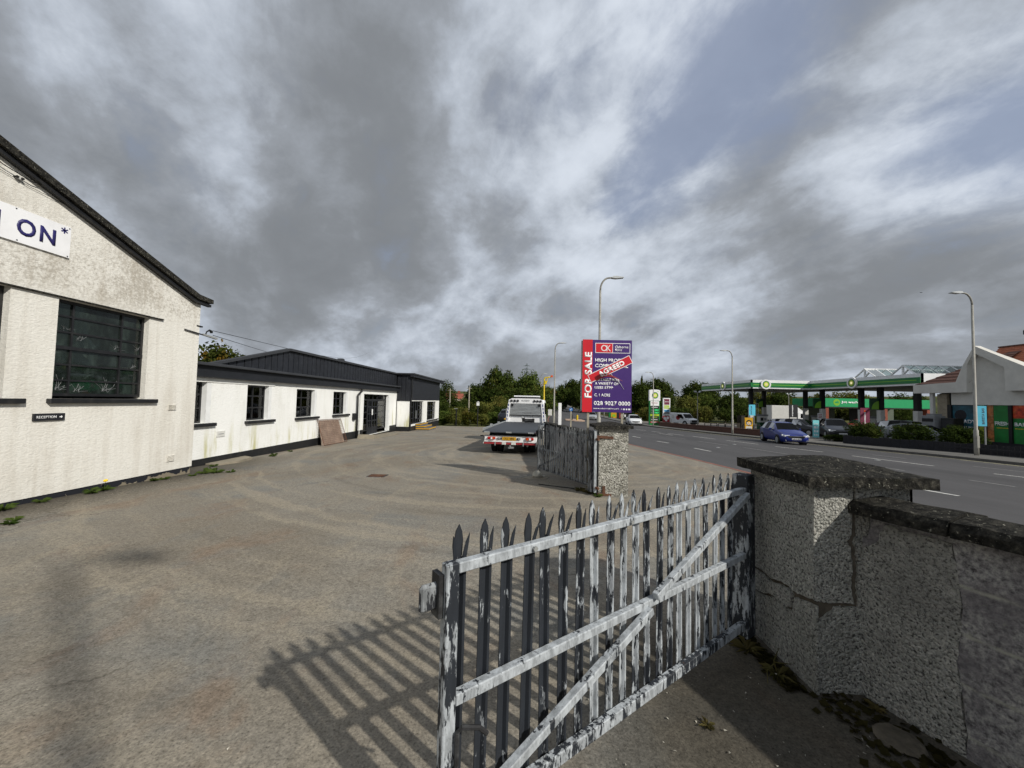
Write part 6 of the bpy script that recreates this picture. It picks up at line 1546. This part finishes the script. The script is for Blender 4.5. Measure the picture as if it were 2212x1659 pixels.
car('red car parked in front of the jet wash bays', gl(42.6, 49.6, .1), facing(-1, -.3), 'car_red', L=4.2, H=1.6, name='parked_car')
car('dark estate car behind the middle shrub beside the pumps', gl(30.8, 31.2, .1), facing(.35, -1), 'car_black', L=4.6, W=1.85, H=1.62, suv=1, name='parked_car', grp='dark cars on the forecourt')
car('grey car nearest the shrubs, its bonnet showing between two shrubs', gl(28.7, 28.2, .1), facing(.5, -1), 'car_grey', L=4.3, H=1.4, name='parked_car')
car('dark car seen from behind beside the recovery truck cab', gl(-1.15, 38., 0), facing(.05, 1), 'car_black', L=4.4, W=1.85, H=1.6, suv=1, name='parked_car')
# white van by the totems
def van(label, loc, head):
    t = thing('parked_van', label, 'van', loc, head)
    L, hw = 4.9, .98
    MB().prism([(L/2,.35),(L/2,.85),(L/2-.25,1.02),(L/2-.85,1.1),(L/2-1.35,1.72),(L/2-1.6,1.82),(-L/2,1.82),(-L/2,.35)], (0,1,0), (0,0,1), (-hw,0,0), (2*hw,0,0)).build('body', 'car_white', t, world=False, bevel=.05)
    MB().add([(-hw*.86, L/2-.87, 1.13), (hw*.86, L/2-.87, 1.13), (hw*.8, L/2-1.33, 1.70), (-hw*.8, L/2-1.33, 1.70)], [(0,1,2,3)]).build('windscreen', 'car_glass', t, world=False).location = (0, .03, .01)
    for s_ in (-1, 1):
        MB().prism([(L/2-1.0,1.13),(L/2-1.42,1.66),(L/2-2.1,1.66),(L/2-2.1,1.1)], (0,1,0), (0,0,1), (s_*(hw+.002),0,0), (s_*.01,0,0)).build('side_window', 'car_glass', t, world=False)
        for y, r_, z, m_ in ((.4,.34,1.15,'red_dull'), (-.5,.26,1.25,'white_dull'), (-1.3,.34,1.0,'red_dull'), (-.9,.24,.7,'white_dull')):
            MB().disc((s_*(hw+.002), y, z), (s_,0,0), r_, .01, 14).build('roundel', m_, t, world=False)
        MB().box((s_*hw*.72-.17, L/2-.05, .66), (s_*hw*.72+.17, L/2+.03, .86)).build('headlight', 'headlamp', t, world=False)
        for y in (L/2-.85, -L/2+1.0): MB().tube([(s_*(hw-.2), y, .36), (s_*(hw+.003), y, .36)], .4, 16).build('wheel_arch', 'dark', t, world=False); wheel(t, s_*(hw-.08), y, .34, .2)
        MB().box((s_*(hw+.03)-.02, L/2-1.25, 1.05), (s_*(hw+.2)+.02, L/2-1.1, 1.3)).build('door_mirror', 'dark', t, world=False)
    MB().box((-.6, L/2+.005, .55), (.6, L/2+.04, .86)).build('grille', 'dark', t, world=False); MB().box((-.9, L/2+.004, .3), (.9, L/2+.06, .5)).build('bumper', 'dark', t, world=False)
    return t
van('white van with red and pale roundels parked beside the totems', gl(24.3, 59.5, .1), facing(.55, -1))
# white box lorry under the canopy
bl = thing('box_lorry', 'white box lorry standing beyond the fuel canopy columns', 'lorry', (44, 64.8, gz(44, 64)+.1)); g0 = bl.location.z
MB().box((40.8, 63.8, -.5), (44.9, 66.1, 1.9)).build('box_body', 'white_dull', bl, bevel=.03)
MB().box((41, 64, -1.0), (46.6, 65.9, -.51)).build('chassis', 'dark', bl)
MB().prism([(45.05,-1.0),(45.05,.75),(45.3,.9),(46.3,.8),(47.0,-.1),(47.1,-1.0)], (1,0,0), (0,0,1), (0,63.9,0), (0,2.1,0)).build('cab', 'white', bl, bevel=.04)
MB().prism([(45.0,.8),(45.05,1.7),(45.4,1.45),(46.2,.86)], (1,0,0), (0,0,1), (0,64.0,0), (0,1.9,0)).build('wind_deflector', 'white', bl)
MB().prism([(45.5,-.1),(45.5,.6),(46.2,.6),(46.7,-.1)], (1,0,0), (0,0,1), (0,63.893,0), (0,.006,0)).build('side_window', 'car_glass', bl)
for x in (42.0, 46.2):
    for y in (64.0, 65.9): MB().tube([(x, y-.14, g0+.48), (x, y+.14, g0+.48)], .48, 16).build('wheel', 'rubber', bl)

# ================================================================== VEGETATION
def crown_mesh(seed, n_cl=46, per=62, leaf=.055, shape='round'):
    rr = random.Random(seed); mb = MB(); vs = []; fs = []
    cl = []
    for i in range(n_cl):
        while True:
            p = Vector((rr.uniform(-1, 1), rr.uniform(-1, 1), rr.uniform(-1, 1)))
            if .35 < p.length < 1: break
        p = p.normalized()*rr.uniform(.45, .98)
        if shape == 'cone': z = rr.random(); r_ = (1-z)*.9; a = rr.uniform(0, 6.283); p = Vector((math.cos(a)*r_*rr.random(), math.sin(a)*r_*rr.random(), z*2-1))
        cl.append((Vector((p.x*.42, p.y*.42, .52+p.z*.40)), rr.uniform(.09, .19)*(1 if shape != 'cone' else .6)))
    for c, r_ in cl:
        for k in range(per):
            d = Vector((rr.gauss(0, 1), rr.gauss(0, 1), rr.gauss(0, 1))).normalized()
            q = c+d*r_*rr.uniform(.45, 1.08)
            a = Vector((rr.gauss(0, 1), rr.gauss(0, 1), rr.gauss(0, .7))).normalized(); b = a.cross(d if abs(a.dot(d)) < .95 else Vector((0, 0, 1))).normalized()
            s_ = leaf*rr.uniform(.5, 1.15); o = len(vs)
            vs += [q-a*s_*.6, q+b*s_*.45, q+a*s_*.7, q-b*s_*.4]; fs.append((o, o+1, o+2, o+3))
    mb.add(vs, fs); me = bpy.data.meshes.new('crown'); me.from_pydata([tuple(v) for v in mb.v], [], mb.f); return me
def trunk_mesh(seed):
    rr = random.Random(seed); mb = MB()
    mb.tube([(0,0,-.05),(.01,.0,.2),(-.01,.01,.45),(.01,0,.7)], [.035,.026,.018,.006], 7)
    for k in range(6):
        a = rr.uniform(0, 6.28); z = rr.uniform(.18, .45); l = rr.uniform(.2, .36)
        mb.tube([(0,0,z),(math.cos(a)*l*.5,math.sin(a)*l*.5,z+l*.35),(math.cos(a)*l,math.sin(a)*l,z+l*.8)], [.013,.009,.003], 5)
    me = bpy.data.meshes.new('trunk'); me.from_pydata(mb.v, [], mb.f); me.materials.append(MAT['bark']); return me
CR = {}; TR = [trunk_mesh(k) for k in range(3)]
def crown(mat, k, shape='round', n=46, leaf=.055):
    key = (mat, k, shape, n)
    if key not in CR: me = crown_mesh(k*13+len(mat), n_cl=n, shape=shape, leaf=leaf); me.materials.append(MAT[mat]); CR[key] = me
    return CR[key]
def tree(x, y, h, wd, mat, label, k=0, shape='round', n=70, grp=None, zb=None, leaf=.04, cat='tree', name='tree', lift=0.):
    z = gz(x, y)-.1 if zb is None else zb
    t = thing(name, label, cat, (x, y, z), rnd.uniform(0, 6.28), grp); 
    c = bpy.data.objects.new('crown', crown(mat, k, shape, n, leaf)); COL.objects.link(c); c.parent = t; c.scale = (wd, wd*rnd.uniform(.85, 1.1), h); c.location = (0, 0, lift*h)
    tr = bpy.data.objects.new('trunk', TR[k % 3]); COL.objects.link(tr); tr.parent = t; s_ = max(wd*.7, h*.45); tr.scale = (s_, s_, h)
    return t
def bush(x, y, h, wd, mat, label, k=0, grp=None, zb=None, n=60, leaf=.06, name='shrub', dy=None):
    z = gz(x, y)-.12 if zb is None else zb
    t = thing(name, label, 'shrub', (x, y, z), rnd.uniform(0, 6.28), grp)
    c = bpy.data.objects.new('foliage', crown(mat, k, 'round', n, leaf)); COL.objects.link(c); c.parent = t; c.scale = (wd, dy or wd, h*1.06); c.location = (0, 0, -.06*h)
    st_ = bpy.data.objects.new('stem', TR[k % 3]); COL.objects.link(st_); st_.parent = t; st_.scale = (wd, wd, h*.9)
    return t
G1 = 'trees behind the yard'
tree(-36.3, 45, 9.0, 6.6, 'leaf_turn', 'broad tree turning orange, rising behind the black boarded roof', 1, n=130, zb=-1, leaf=.055)
tree(-3.5, 60, 8.6, 5.6, 'leaf_dark', 'tall dark leafy tree left of the recovery truck cab', 2, n=120, leaf=.05)
tree(1.2, 62, 8.1, 5.6, 'leaf_mid', 'bushy mid green tree above the recovery truck cab', 3, n=120, leaf=.05)
for q_ in ((-1.2, 66, 7.0, 6.2, 'leaf_mid'), (-6.4, 60, 5.6, 5.6, 'leaf_dark'), (3.4, 60, 5.4, 5., 'leaf_mid'), (-3.2, 56, 5.0, 5.5, 'leaf_dark')): tree(*q_, 'bushy tree in the thicket', 4, n=120, grp=G1, leaf=.055)
tree(3.9, 66, 6.6, 4.4, 'leaf_autumn', 'browning tree behind the yellow camera mast', 4, n=80)
for i, (x, y, h, wd, m_) in enumerate(((-6.2, 66, 6.0, 4.6, 'leaf_mid'), (-.8, 56, 5.2, 4.4, 'leaf_dark'), (-8.6, 74, 6.8, 4.2, 'leaf_dark'), (-12.2, 62, 6.2, 5.2, 'leaf_dark'), (-15.5, 66, 5.6, 5, 'leaf_mid'), (-10.2, 88, 6.2, 5.5, 'leaf_olive'), (-19, 70, 6.0, 5.5, 'leaf_dark'), (-5.5, 95, 6.2, 5, 'leaf_dark'), (4.6, 78, 6.0, 4.4, 'leaf_dark'), (6.2, 96, 6.5, 5, 'leaf_mid'), (2.2, 54, 4.0, 3.6, 'leaf_dark'), (-2.8, 52, 3.6, 3.6, 'leaf_olive'))):
    tree(x, y, h, wd, m_, 'bushy tree in the thicket beyond the yard and the far hedge', 5+i % 4, n=80, grp=G1)
for i, (x, y, h, wd, m_) in enumerate(((-7.6, 38., 1.5, 2.2, 'leaf_mid'), (-6.3, 37.2, 1.35, 2.0, 'leaf_olive'), (-5.0, 37.4, 1.45, 2.0, 'leaf_autumn'), (-3.8, 37.6, 1.4, 2.0, 'leaf_olive'), (-2.7, 39.6, 1.5, 2.0, 'leaf_mid'), (-6.8, 42, 2.1, 2.8, 'leaf_olive'), (-4.6, 42, 2.2, 2.8, 'leaf_dark'), (-2.3, 43.5, 2.3, 2.8, 'leaf_dark'), (-9., 43, 2.6, 3, 'leaf_dark'), (-7.4, 48, 3.0, 3.4, 'leaf_dark'), (-4.6, 48, 2.9, 3.4, 'leaf_olive'), (-.6, 46, 2.8, 3.0, 'leaf_dark'), (.9, 42, 2.0, 2.4, 'leaf_dark'), (-10.4, 50, 3.2, 3.6, 'leaf_dark'), (1.8, 48.5, 2.6, 2.6, 'leaf_olive'))):
    bush(x, y, h, wd, m_, 'wild shrub in the overgrown bank at the end of the yard', 1+i % 5, 'wild shrubs at the end of the yard', n=60, leaf=.055)
# across the road
for i, (x, y, h, wd, m_, l, g_) in enumerate((
    (30.6, 100, 9.6, 7.5, 'leaf_dark', 'dark round tree just right of the for sale board', None), (36.4, 102, 10.3, 8.2, 'leaf_dark', 'large dark tree rising behind the price totem', None),
    (44.6, 100, 10.0, 7.5, 'leaf_dark', 'dark domed tree between the totems and the fuel canopy', None), (49.5, 104, 9.6, 7, 'leaf_dark', 'dark tree showing over the left end of the canopy', None))):
    tree(x, y, h, wd*1.12, m_, l, i+2, n=120, leaf=.058)
tree(34.8, 112, 12.8, 3.4, 'leaf_dark', 'lone slim pine standing up behind the dark trees', 7, 'cone', 30)
for i, (x, y, h, wd) in enumerate(((14.5, 134, 9.5, 8), (18.5, 138, 11.6, 9), (23, 128, 12, 9), (27, 118, 11, 8.5), (11.5, 150, 9, 8), (31, 120, 9, 8), (24.5, 150, 13, 10), (9, 165, 9, 9), (19, 122, 9, 7))):
    tree(x, y, h, wd, 'leaf_dark', 'dark tree in the wood where the road bends away', 2+i % 5, n=110, grp='dark wood at the bend', leaf=.058)
for i in range(17):
    x = 27+i*3.1; y = 80+3*math.sin(i*2.1)+(i*.3)
    tree(x, y, 6.2+.9*math.sin(i*1.7)+.5*(i % 3 == 0), 5.6, ('leaf_dark', 'leaf_dark', 'leaf_olive', 'leaf_dark', 'leaf_mid')[i % 5], 'hedgerow tree in the dark belt behind the fuel station', 1+i % 6, n=90, leaf=.058, grp='hedgerow trees behind the fuel station', lift=-.08)
for i, (x, y, h, wd) in enumerate(((56, 92, 9, 7), (63.5, 96, 10.5, 7), (70, 84, 8.6, 8), (78, 80, 7.5, 8), (66, 66, 4.0, 5), (61, 64, 4.2, 5), (56, 63, 4.2, 5), (72, 62, 4, 5))):
    tree(x, y, h, wd, 'leaf_dark' if i % 2 else 'leaf_olive', 'hedge tree behind the jet wash and canopy', 2+i % 5, n=80, grp='hedge trees behind the jet wash', lift=-.05)
for i in range(9):
    x = 24+i*3.4; bush(x, 73+1.5*math.sin(i), 3.2+.6*(i % 2), 4.2, 'leaf_dark' if i % 3 else 'leaf_olive', 'dark hedge bush along the back of the forecourt', 1+i % 5, 'hedge along the back of the forecourt', n=60)
GB = None
bush(23.55, 29.5, .62, 1.9, 'leaf_bush', 'smallest low shrub at the pavement beside the teal swing board', 2, zb=-.86, leaf=.06)
bush(24.5, 28.15, 1.62, 2.35, 'leaf_bush', 'rounded evergreen shrub left of the three big ones above the dark fence', 3, zb=-.85, n=110, leaf=.045)
bush(25.2, 25.55, 1.75, 2.3, 'leaf_bush', 'rounded evergreen shrub in the middle of the three big ones above the dark fence', 4, zb=-.85, n=110, leaf=.045)
bush(26.0, 23.45, 1.75, 2.2, 'leaf_bush', 'rounded evergreen shrub nearest the shop above the dark fence', 5, zb=-.88, n=110, leaf=.045)
# houses far left
def house(x, y, wd, dp, hh, rh, rm, label, rz=0, wm='house_wall'):
    z = gz(x, y); t = thing('house', label, 'house', (x, y, z), rz)
    MB().box((-wd/2,-dp/2,-1), (wd/2,dp/2,hh)).build('wall', wm, t, world=False)
    MB().prism([(-dp/2-.3,hh-.1),(0,hh+rh),(dp/2+.3,hh-.1)], (0,1,0), (0,0,1), (-wd/2-.3,0,0), (wd+.6,0,0)).build('roof', rm, t, world=False)
    MB().box((wd*.2,-.4,hh+rh*.5), (wd*.2+.8,.4,hh+rh+1)).build('chimney', 'brick_red', t, world=False)
    for k in range(3):
        q = MB().box((-wd*.35+k*wd*.3,-dp/2-.03,hh*.4), (-wd*.35+k*wd*.3+1.1,-dp/2-.001,hh*.4+1.2)).build('window', 'dark', t, world=False)
    return t
house(-25., 145, 6, 5, 3.2, 1.9, 'house_red', 'distant house with red tiled roof left of the thicket')
house(-14.2, 112, 6, 5, 2.3, 2.4, 'house_olive', 'distant pale gabled house with olive roof above the thicket', 1.2)
house(-11.6, 92, 6.5, 5, .8, 1.5, 'house_grey', 'distant low house with grey roof amid the thicket', .3)
for x, y, h in ((-6.2, 46, 4.2), (-9.6, 52, 4.2)):
    t = thing('utility_pole', ('nearer pale utility pole rising from the overgrown bank beyond the yard', 'farther pale utility pole beside the glazed block, beyond the yard')[x < -8], 'utility pole', gl(x, y), 0, 'pale poles beyond the yard'); MB().tube([(0,0,-.2),(0,0,h)], [.09,.07], 8).build('shaft', 'wood_post', t, world=False); MB().bar((-.3,0,h-.2),(.3,0,h-.2),.06,.06).build('cross_arm', 'wood_post', t, world=False)
t = thing('post_lamp', 'black post carrying a white box lamp at the end of the yard', 'post lamp', gl(-4.0, 36)); MB().tube([(0,0,-.2),(0,0,1.85)], .05, 8).build('post', 'dark', t, world=False); MB().box((-.12,-.12,1.851),(.12,.12,2.15)).build('lamp_box', 'white', t, world=False); MB().prism([(-.15,0),(.15,0),(0,.1)], (1,0,0), (0,0,1), (0,-.15,2.151), (0,.3,0)).build('lid', 'white_dull', t, world=False)
t = thing('gate_post', 'plain dark post with flat cap near the glazed block', 'post', gl(-6.0, 36)); MB().box((-.05,-.05,-.2),(.05,.05,1.5)).build('post', 'dark', t, world=False); MB().box((-.2,-.08,1.501),(.1,.08,1.55)).build('cap', 'galv', t, world=False)
# pylon
py = thing('pylon', 'distant lattice pylon above the trees', 'pylon', (4.05, 300, 2)); mb = MB(); H_ = 29.3
def leg(s1, s2, z): w_ = 2.6*(1-z/H_)+.35; return Vector((s1*w_, s2*w_, z))
zs = [0, 5, 10, 14, 18, 21, 24, 26.5, H_]
for s1, s2 in ((-1,-1),(1,-1),(1,1),(-1,1)):
    for k in range(len(zs)-1): mb.bar(leg(s1,s2,zs[k]), leg(s1,s2,zs[k+1]), .28, .28)
for k in range(len(zs)-1):
    for s_ in (-1, 1): mb.bar(leg(-1,s_,zs[k]), leg(1,s_,zs[k+1]), .18, .18); mb.bar(leg(1,s_,zs[k]), leg(-1,s_,zs[k+1]), .18, .18)
mb.build('lattice', plain('pylon steel', S(120, 128, 134), .7, .05, 1), py, world=False)
for z, w_ in ((21.5, 3.4), (24.5, 3.9), (27.3, 2.9)):
    mb = MB()
    mb.prism([(-w_,0),(0,.9),(w_,0),(w_,-.18),(-w_,-.18)], (1,0,0), (0,0,1), (0,-.3,z), (0,.6,0)); mb.build('cross_arm', bpy.data.materials['pylon steel'], py, world=False)
# bird
b = MB(); b.add([(-.5,.1,.16),(-.2,0,.05),(0,.25,0),(.2,0,.05),(.55,.1,.1),(0,-.3,-.02),(0,.0,-.09)], [(0,1,6),(1,2,6),(2,3,6),(3,4,6),(1,5,6),(3,5,6),(0,1,2),(2,3,4)])
solo(b, 'bird', 'dark', 'tiny dark bird flying in the cloudy sky above the shop', 'bird', (40.77, 40, 13.67)).scale = (.38, .38, .38)
# advert banners on the far hoarding
hb = thing('hoarding', 'low dark hoarding beyond the totems carrying advert banners', 'fence', (24, 86, gz(22, 86)))
for k in range(6): MB().box((19.4+1.6*k, 86.02, gz(20, 86)-.1), (19.4+1.6*k+1.57, 86.1, -.3)).build('hoarding_panel', 'timber_dark', hb)
for x0, x1, ms_, l in ((19.5, 21.2, ('bp_green', 'plate_yellow'), 'green and yellow advert banner at the left of the hoarding'), (21.8, 22.4, ('red_dull', 'red_dull'), 'red advert banner on the hoarding'), (22.5, 23.4, ('white_dull', 'dark'), 'white advert banner with a dark mark on the hoarding'), (24.5, 26.9, ('bp_green', 'plate_yellow'), 'green and yellow advert banner above the white hatchback')):
    t = thing('advert_banner', l, 'banner', (x0, 86, -1.2), 0)
    MB().box((x0, 85.97, -1.62), (x0+(x1-x0)*.28, 86.0, -.42)).build('end_panel', ms_[0], t); MB().box((x0+(x1-x0)*.28, 85.972, -1.62), (x1, 86.0, -.42)).build('main_panel', ms_[1], t)
    MB().box((x0+(x1-x0)*.45, 85.965, -1.3), (x0+(x1-x0)*.85, 85.9715, -.8)).build('picture', 'bp_lime' if ms_[0] == 'bp_green' else 'white', t)

ORD = ['first', 'second', 'third', 'fourth', 'fifth', 'sixth', 'seventh', 'eighth', 'ninth', 'tenth', 'eleventh', 'twelfth', 'thirteenth', 'fourteenth', 'fifteenth', 'sixteenth', 'seventeenth', 'eighteenth', 'nineteenth', 'twentieth']
TONE = {'leaf_dark': 'dark green', 'leaf_mid': 'mid green', 'leaf_olive': 'olive green', 'leaf_autumn': 'browning', 'leaf_weed': 'green', 'leaf_grassdry': 'dry'}
def number_group(group, what, where, key=None):
    os_ = [o for o in bpy.data.objects if o.parent is None and o.get('group') == group]
    os_.sort(key=key or (lambda o: o.location.x/max(o.location.y, .1)))
    for i, o in enumerate(os_):
        m = next((c.data.materials[0] for c in o.children if c.data and c.name.startswith(('crown', 'foliage', 'leaves'))), None)
        tn = next((TONE[k] for k, v in MAT.items() if v == m and k in TONE), '')
        o['label'] = f'{tn} {what} {where}, {ORD[i]} from the left'.strip()
number_group('wild shrubs at the end of the yard', 'wild shrub', 'on the overgrown bank ending the yard')
number_group('hedge along the back of the forecourt', 'hedge bush', 'along the back of the forecourt')
number_group('trees behind the yard', 'bushy tree', 'in the thicket beyond the yard')
number_group('hedgerow trees behind the fuel station', 'hedgerow tree', 'behind the fuel station')
number_group('hedge trees behind the jet wash', 'hedge tree', 'behind the jet wash and canopy')
number_group('dark wood at the bend', 'tree', 'in the wood where the road bends away')
number_group('hoop barriers behind the brick wall', 'black steel hoop barrier', 'behind the low brick wall')
# ------------------------------------------------------------------ small growth and debris
def weed(x, y, s_, label, k, flower=False, dry=False, grp='weeds along the wall foot'):
    z = gz(x, y); rr = random.Random(k); mb = MB()
    t = thing('weed', label, 'weed', (x, y, z), 0, grp)
    for i in range(26):
        a = rr.uniform(0, 6.28); l = s_*rr.uniform(.5, 1.1); up = rr.uniform(.25, .9); wd_ = s_*rr.uniform(.06, .12)
        d = Vector((math.cos(a), math.sin(a), 0)); n_ = Vector((-d.y, d.x, 0))
        p1_ = d*l*.5+Vector((0,0,l*up*.6)); p2_ = d*l+Vector((0,0,l*up*.45))
        mb.add([n_*wd_*.2, p1_+n_*wd_, p2_, p1_-n_*wd_, -n_*wd_*.2], [(0,1,2,3,4)])
    mb.build('leaves', 'leaf_grassdry' if dry else 'leaf_weed', t, world=False)
    if flower:
        MB().tube([(0,0,0),(.02,0,s_*1.0)], .004, 4).build('stalk', 'leaf_weed', t, world=False); MB().disc((.02,0,s_*1.0), (.3,-.5,1), .03, .012, 9).build('flower', 'yellow_flower', t, world=False)
for i, (x, y, s_, fl) in enumerate(((-7.2, 5.3, .16, 0), (-7.24, 5.75, .12, 0), (-7.18, 6.40, .15, 0), (-7.22, 6.62, .17, 1), (-7.24, 7.55, .13, 0), (-7.2, 7.75, .11, 0), (-7.02, 8.5, .16, 0), (-6.85, 8.65, .20, 0), (-7.2, 8.9, .16, 0), (-6.6, 8.75, .12, 0), (-7.6, 9.5, .12, 0), (-7.5, 11.6, .13, 0), (-7.7, 12.0, .12, 0), (-6.35, 4.75, .12, 0), (-6.5, 4.9, .1, 0), (-7.7, 12.9, .12, 0), (-7.0, 8.2, .1, 0))):
    weed(x, y, s_, ('green weed rosette', 'dandelion with a yellow flower')[fl]+' growing at the foot of the pale walls', i, fl, grp='weeds along the wall foot' if not fl else None)
for i, (x, y, s_) in enumerate(((1.58, 2.75, .12), (1.62, 2.5, .1), (1.0, 2.1, .05), (1.35, 7.55, .16), (1.2, 7.75, .14), (1.45, 7.25, .12), (2.0, 2.26, .06))):
    weed(x, y, s_, 'dry grass tuft by a gate pier', 40+i, dry=i != 5, grp='grass tufts by the gate piers')
mb = MB(); rr = random.Random(3)
for i in range(420):
    a = rr.random(); x = 1.72+.30*a+rr.gauss(0, .10)-.06; y = 2.95-1.1*a+rr.gauss(0, .08)
    if x > 1.72 and y > 2.36: x = 1.70-rr.random()*.12
    s_ = rr.uniform(.01, .028); z = gz(x, y)+.004
    an = rr.uniform(0, 6.28); d = Vector((math.cos(an), math.sin(an), 0))*s_; n_ = Vector((-d.y, d.x, 0))
    c = Vector((x, y, z+s_*.3)); mb.add([c-d, c-n_*.8+Vector((0,0,-s_*.2)), c+d, c+n_*.8+Vector((0,0,s_*.5))], [(0,1,2,3)])
o = mb.build('moss_growth', 'moss'); tag(o, 'moss and leaf litter along the foot of the near pier and wall', 'moss', kind='stuff')
mb = MB()
for i in range(520):
    if i < 180: x = rr.uniform(.4, 2.0); y = rr.uniform(.9, 2.7)
    elif i < 300: x = -7.1+abs(rr.gauss(0, .5)); y = rr.uniform(4.6, 9)
    else: x = rr.uniform(-5, 1.5); y = rr.uniform(1.2, 9)
    s_ = rr.uniform(.003, .008) if i % 25 else rr.uniform(.010, .018); z = gz(x, y)
    c = Vector((x, y, z+s_*.5)); p = [c+Vector((rr.uniform(-1,1), rr.uniform(-1,1), rr.uniform(-.4,1)))*s_ for _ in range(4)]
    mb.add(p, [(0,1,2),(0,1,3),(1,2,3),(0,2,3)])
o = mb.build('loose_grit', 'stone_pale'); tag(o, 'small loose pale stones scattered over the yard tarmac', 'grit', kind='stuff')
def rock(x, y, s_, label, mat='stone_pale', flat=.6, name='stone', cat='stone'):
    bm = bmesh.new(); bmesh.ops.create_icosphere(bm, subdivisions=2, radius=s_)
    for v in bm.verts: v.co *= 1+.35*MN.noise(v.co*(1.6/s_)+Vector((x, y, 0))); v.co.z *= flat
    me = bpy.data.meshes.new(name); bm.to_mesh(me); bm.free(); me.materials.append(MAT[mat])
    o = bpy.data.objects.new(name, me); COL.objects.link(o); o.location = (x, y, gz(x, y)+s_*flat*.55); return tag(o, label, cat)
rock(.42, 9.15, .115, 'pale concrete lump propping the free end of the far gate', flat=.95)
rock(.56, 9.2, .06, 'small pale chip beside the lump under the far gate')
MB_ = MB(); MB_.prism([(.1, 9.0), (.3, 8.92), (.62, 9.02), (.7, 9.2), (.4, 9.3), (.12, 9.2)], (1,0,0), (0,1,0), (0,0,-.14), (0,0,.018)); solo(MB_, 'mortar_patch', 'concrete', 'flat pale mortar patch under the free end of the far gate', 'mortar patch')
rock(1.93, 2.05, .10, 'mossy flat stone at the foot of the near wall', 'mortar', .2); rock(1.62, 1.72, .035, 'white broken chip on the dark ground beside the wall'); rock(1.70, 1.66, .045, 'larger white broken chip on the dark ground beside the wall', flat=.4)
mb = MB(); mb.tube([(.41, 8.29, -.10), (.75, 8.12, -.10), (1.12, 7.92, -.09)], .010, 5); solo(mb, 'iron_rod', 'dark', 'thin dark iron rod lying on the yard before the far gate', 'rod')
mb = MB(); mb.tube([(1.63, 2.52, 0), (1.60, 2.50, .08), (1.62, 2.48, .17)], [.006, .005, .002], 4); mb.tube([(1.605, 2.5, .07), (1.66, 2.44, .1)], [.004, .002], 4); mb.tube([(1.60, 2.5, .06), (1.54, 2.47, .04), (1.5, 2.4, .01)], [.004, .003, .002], 4)
solo(mb, 'dead_twig', 'leaf_grassdry', 'dry bare twig sticking up beside the near gate pier', 'twig')

number_group('weeds along the wall foot', 'weed rosette', 'at the foot of the pale walls')
number_group('grass tufts by the gate piers', 'grass tuft', 'by the gate piers')
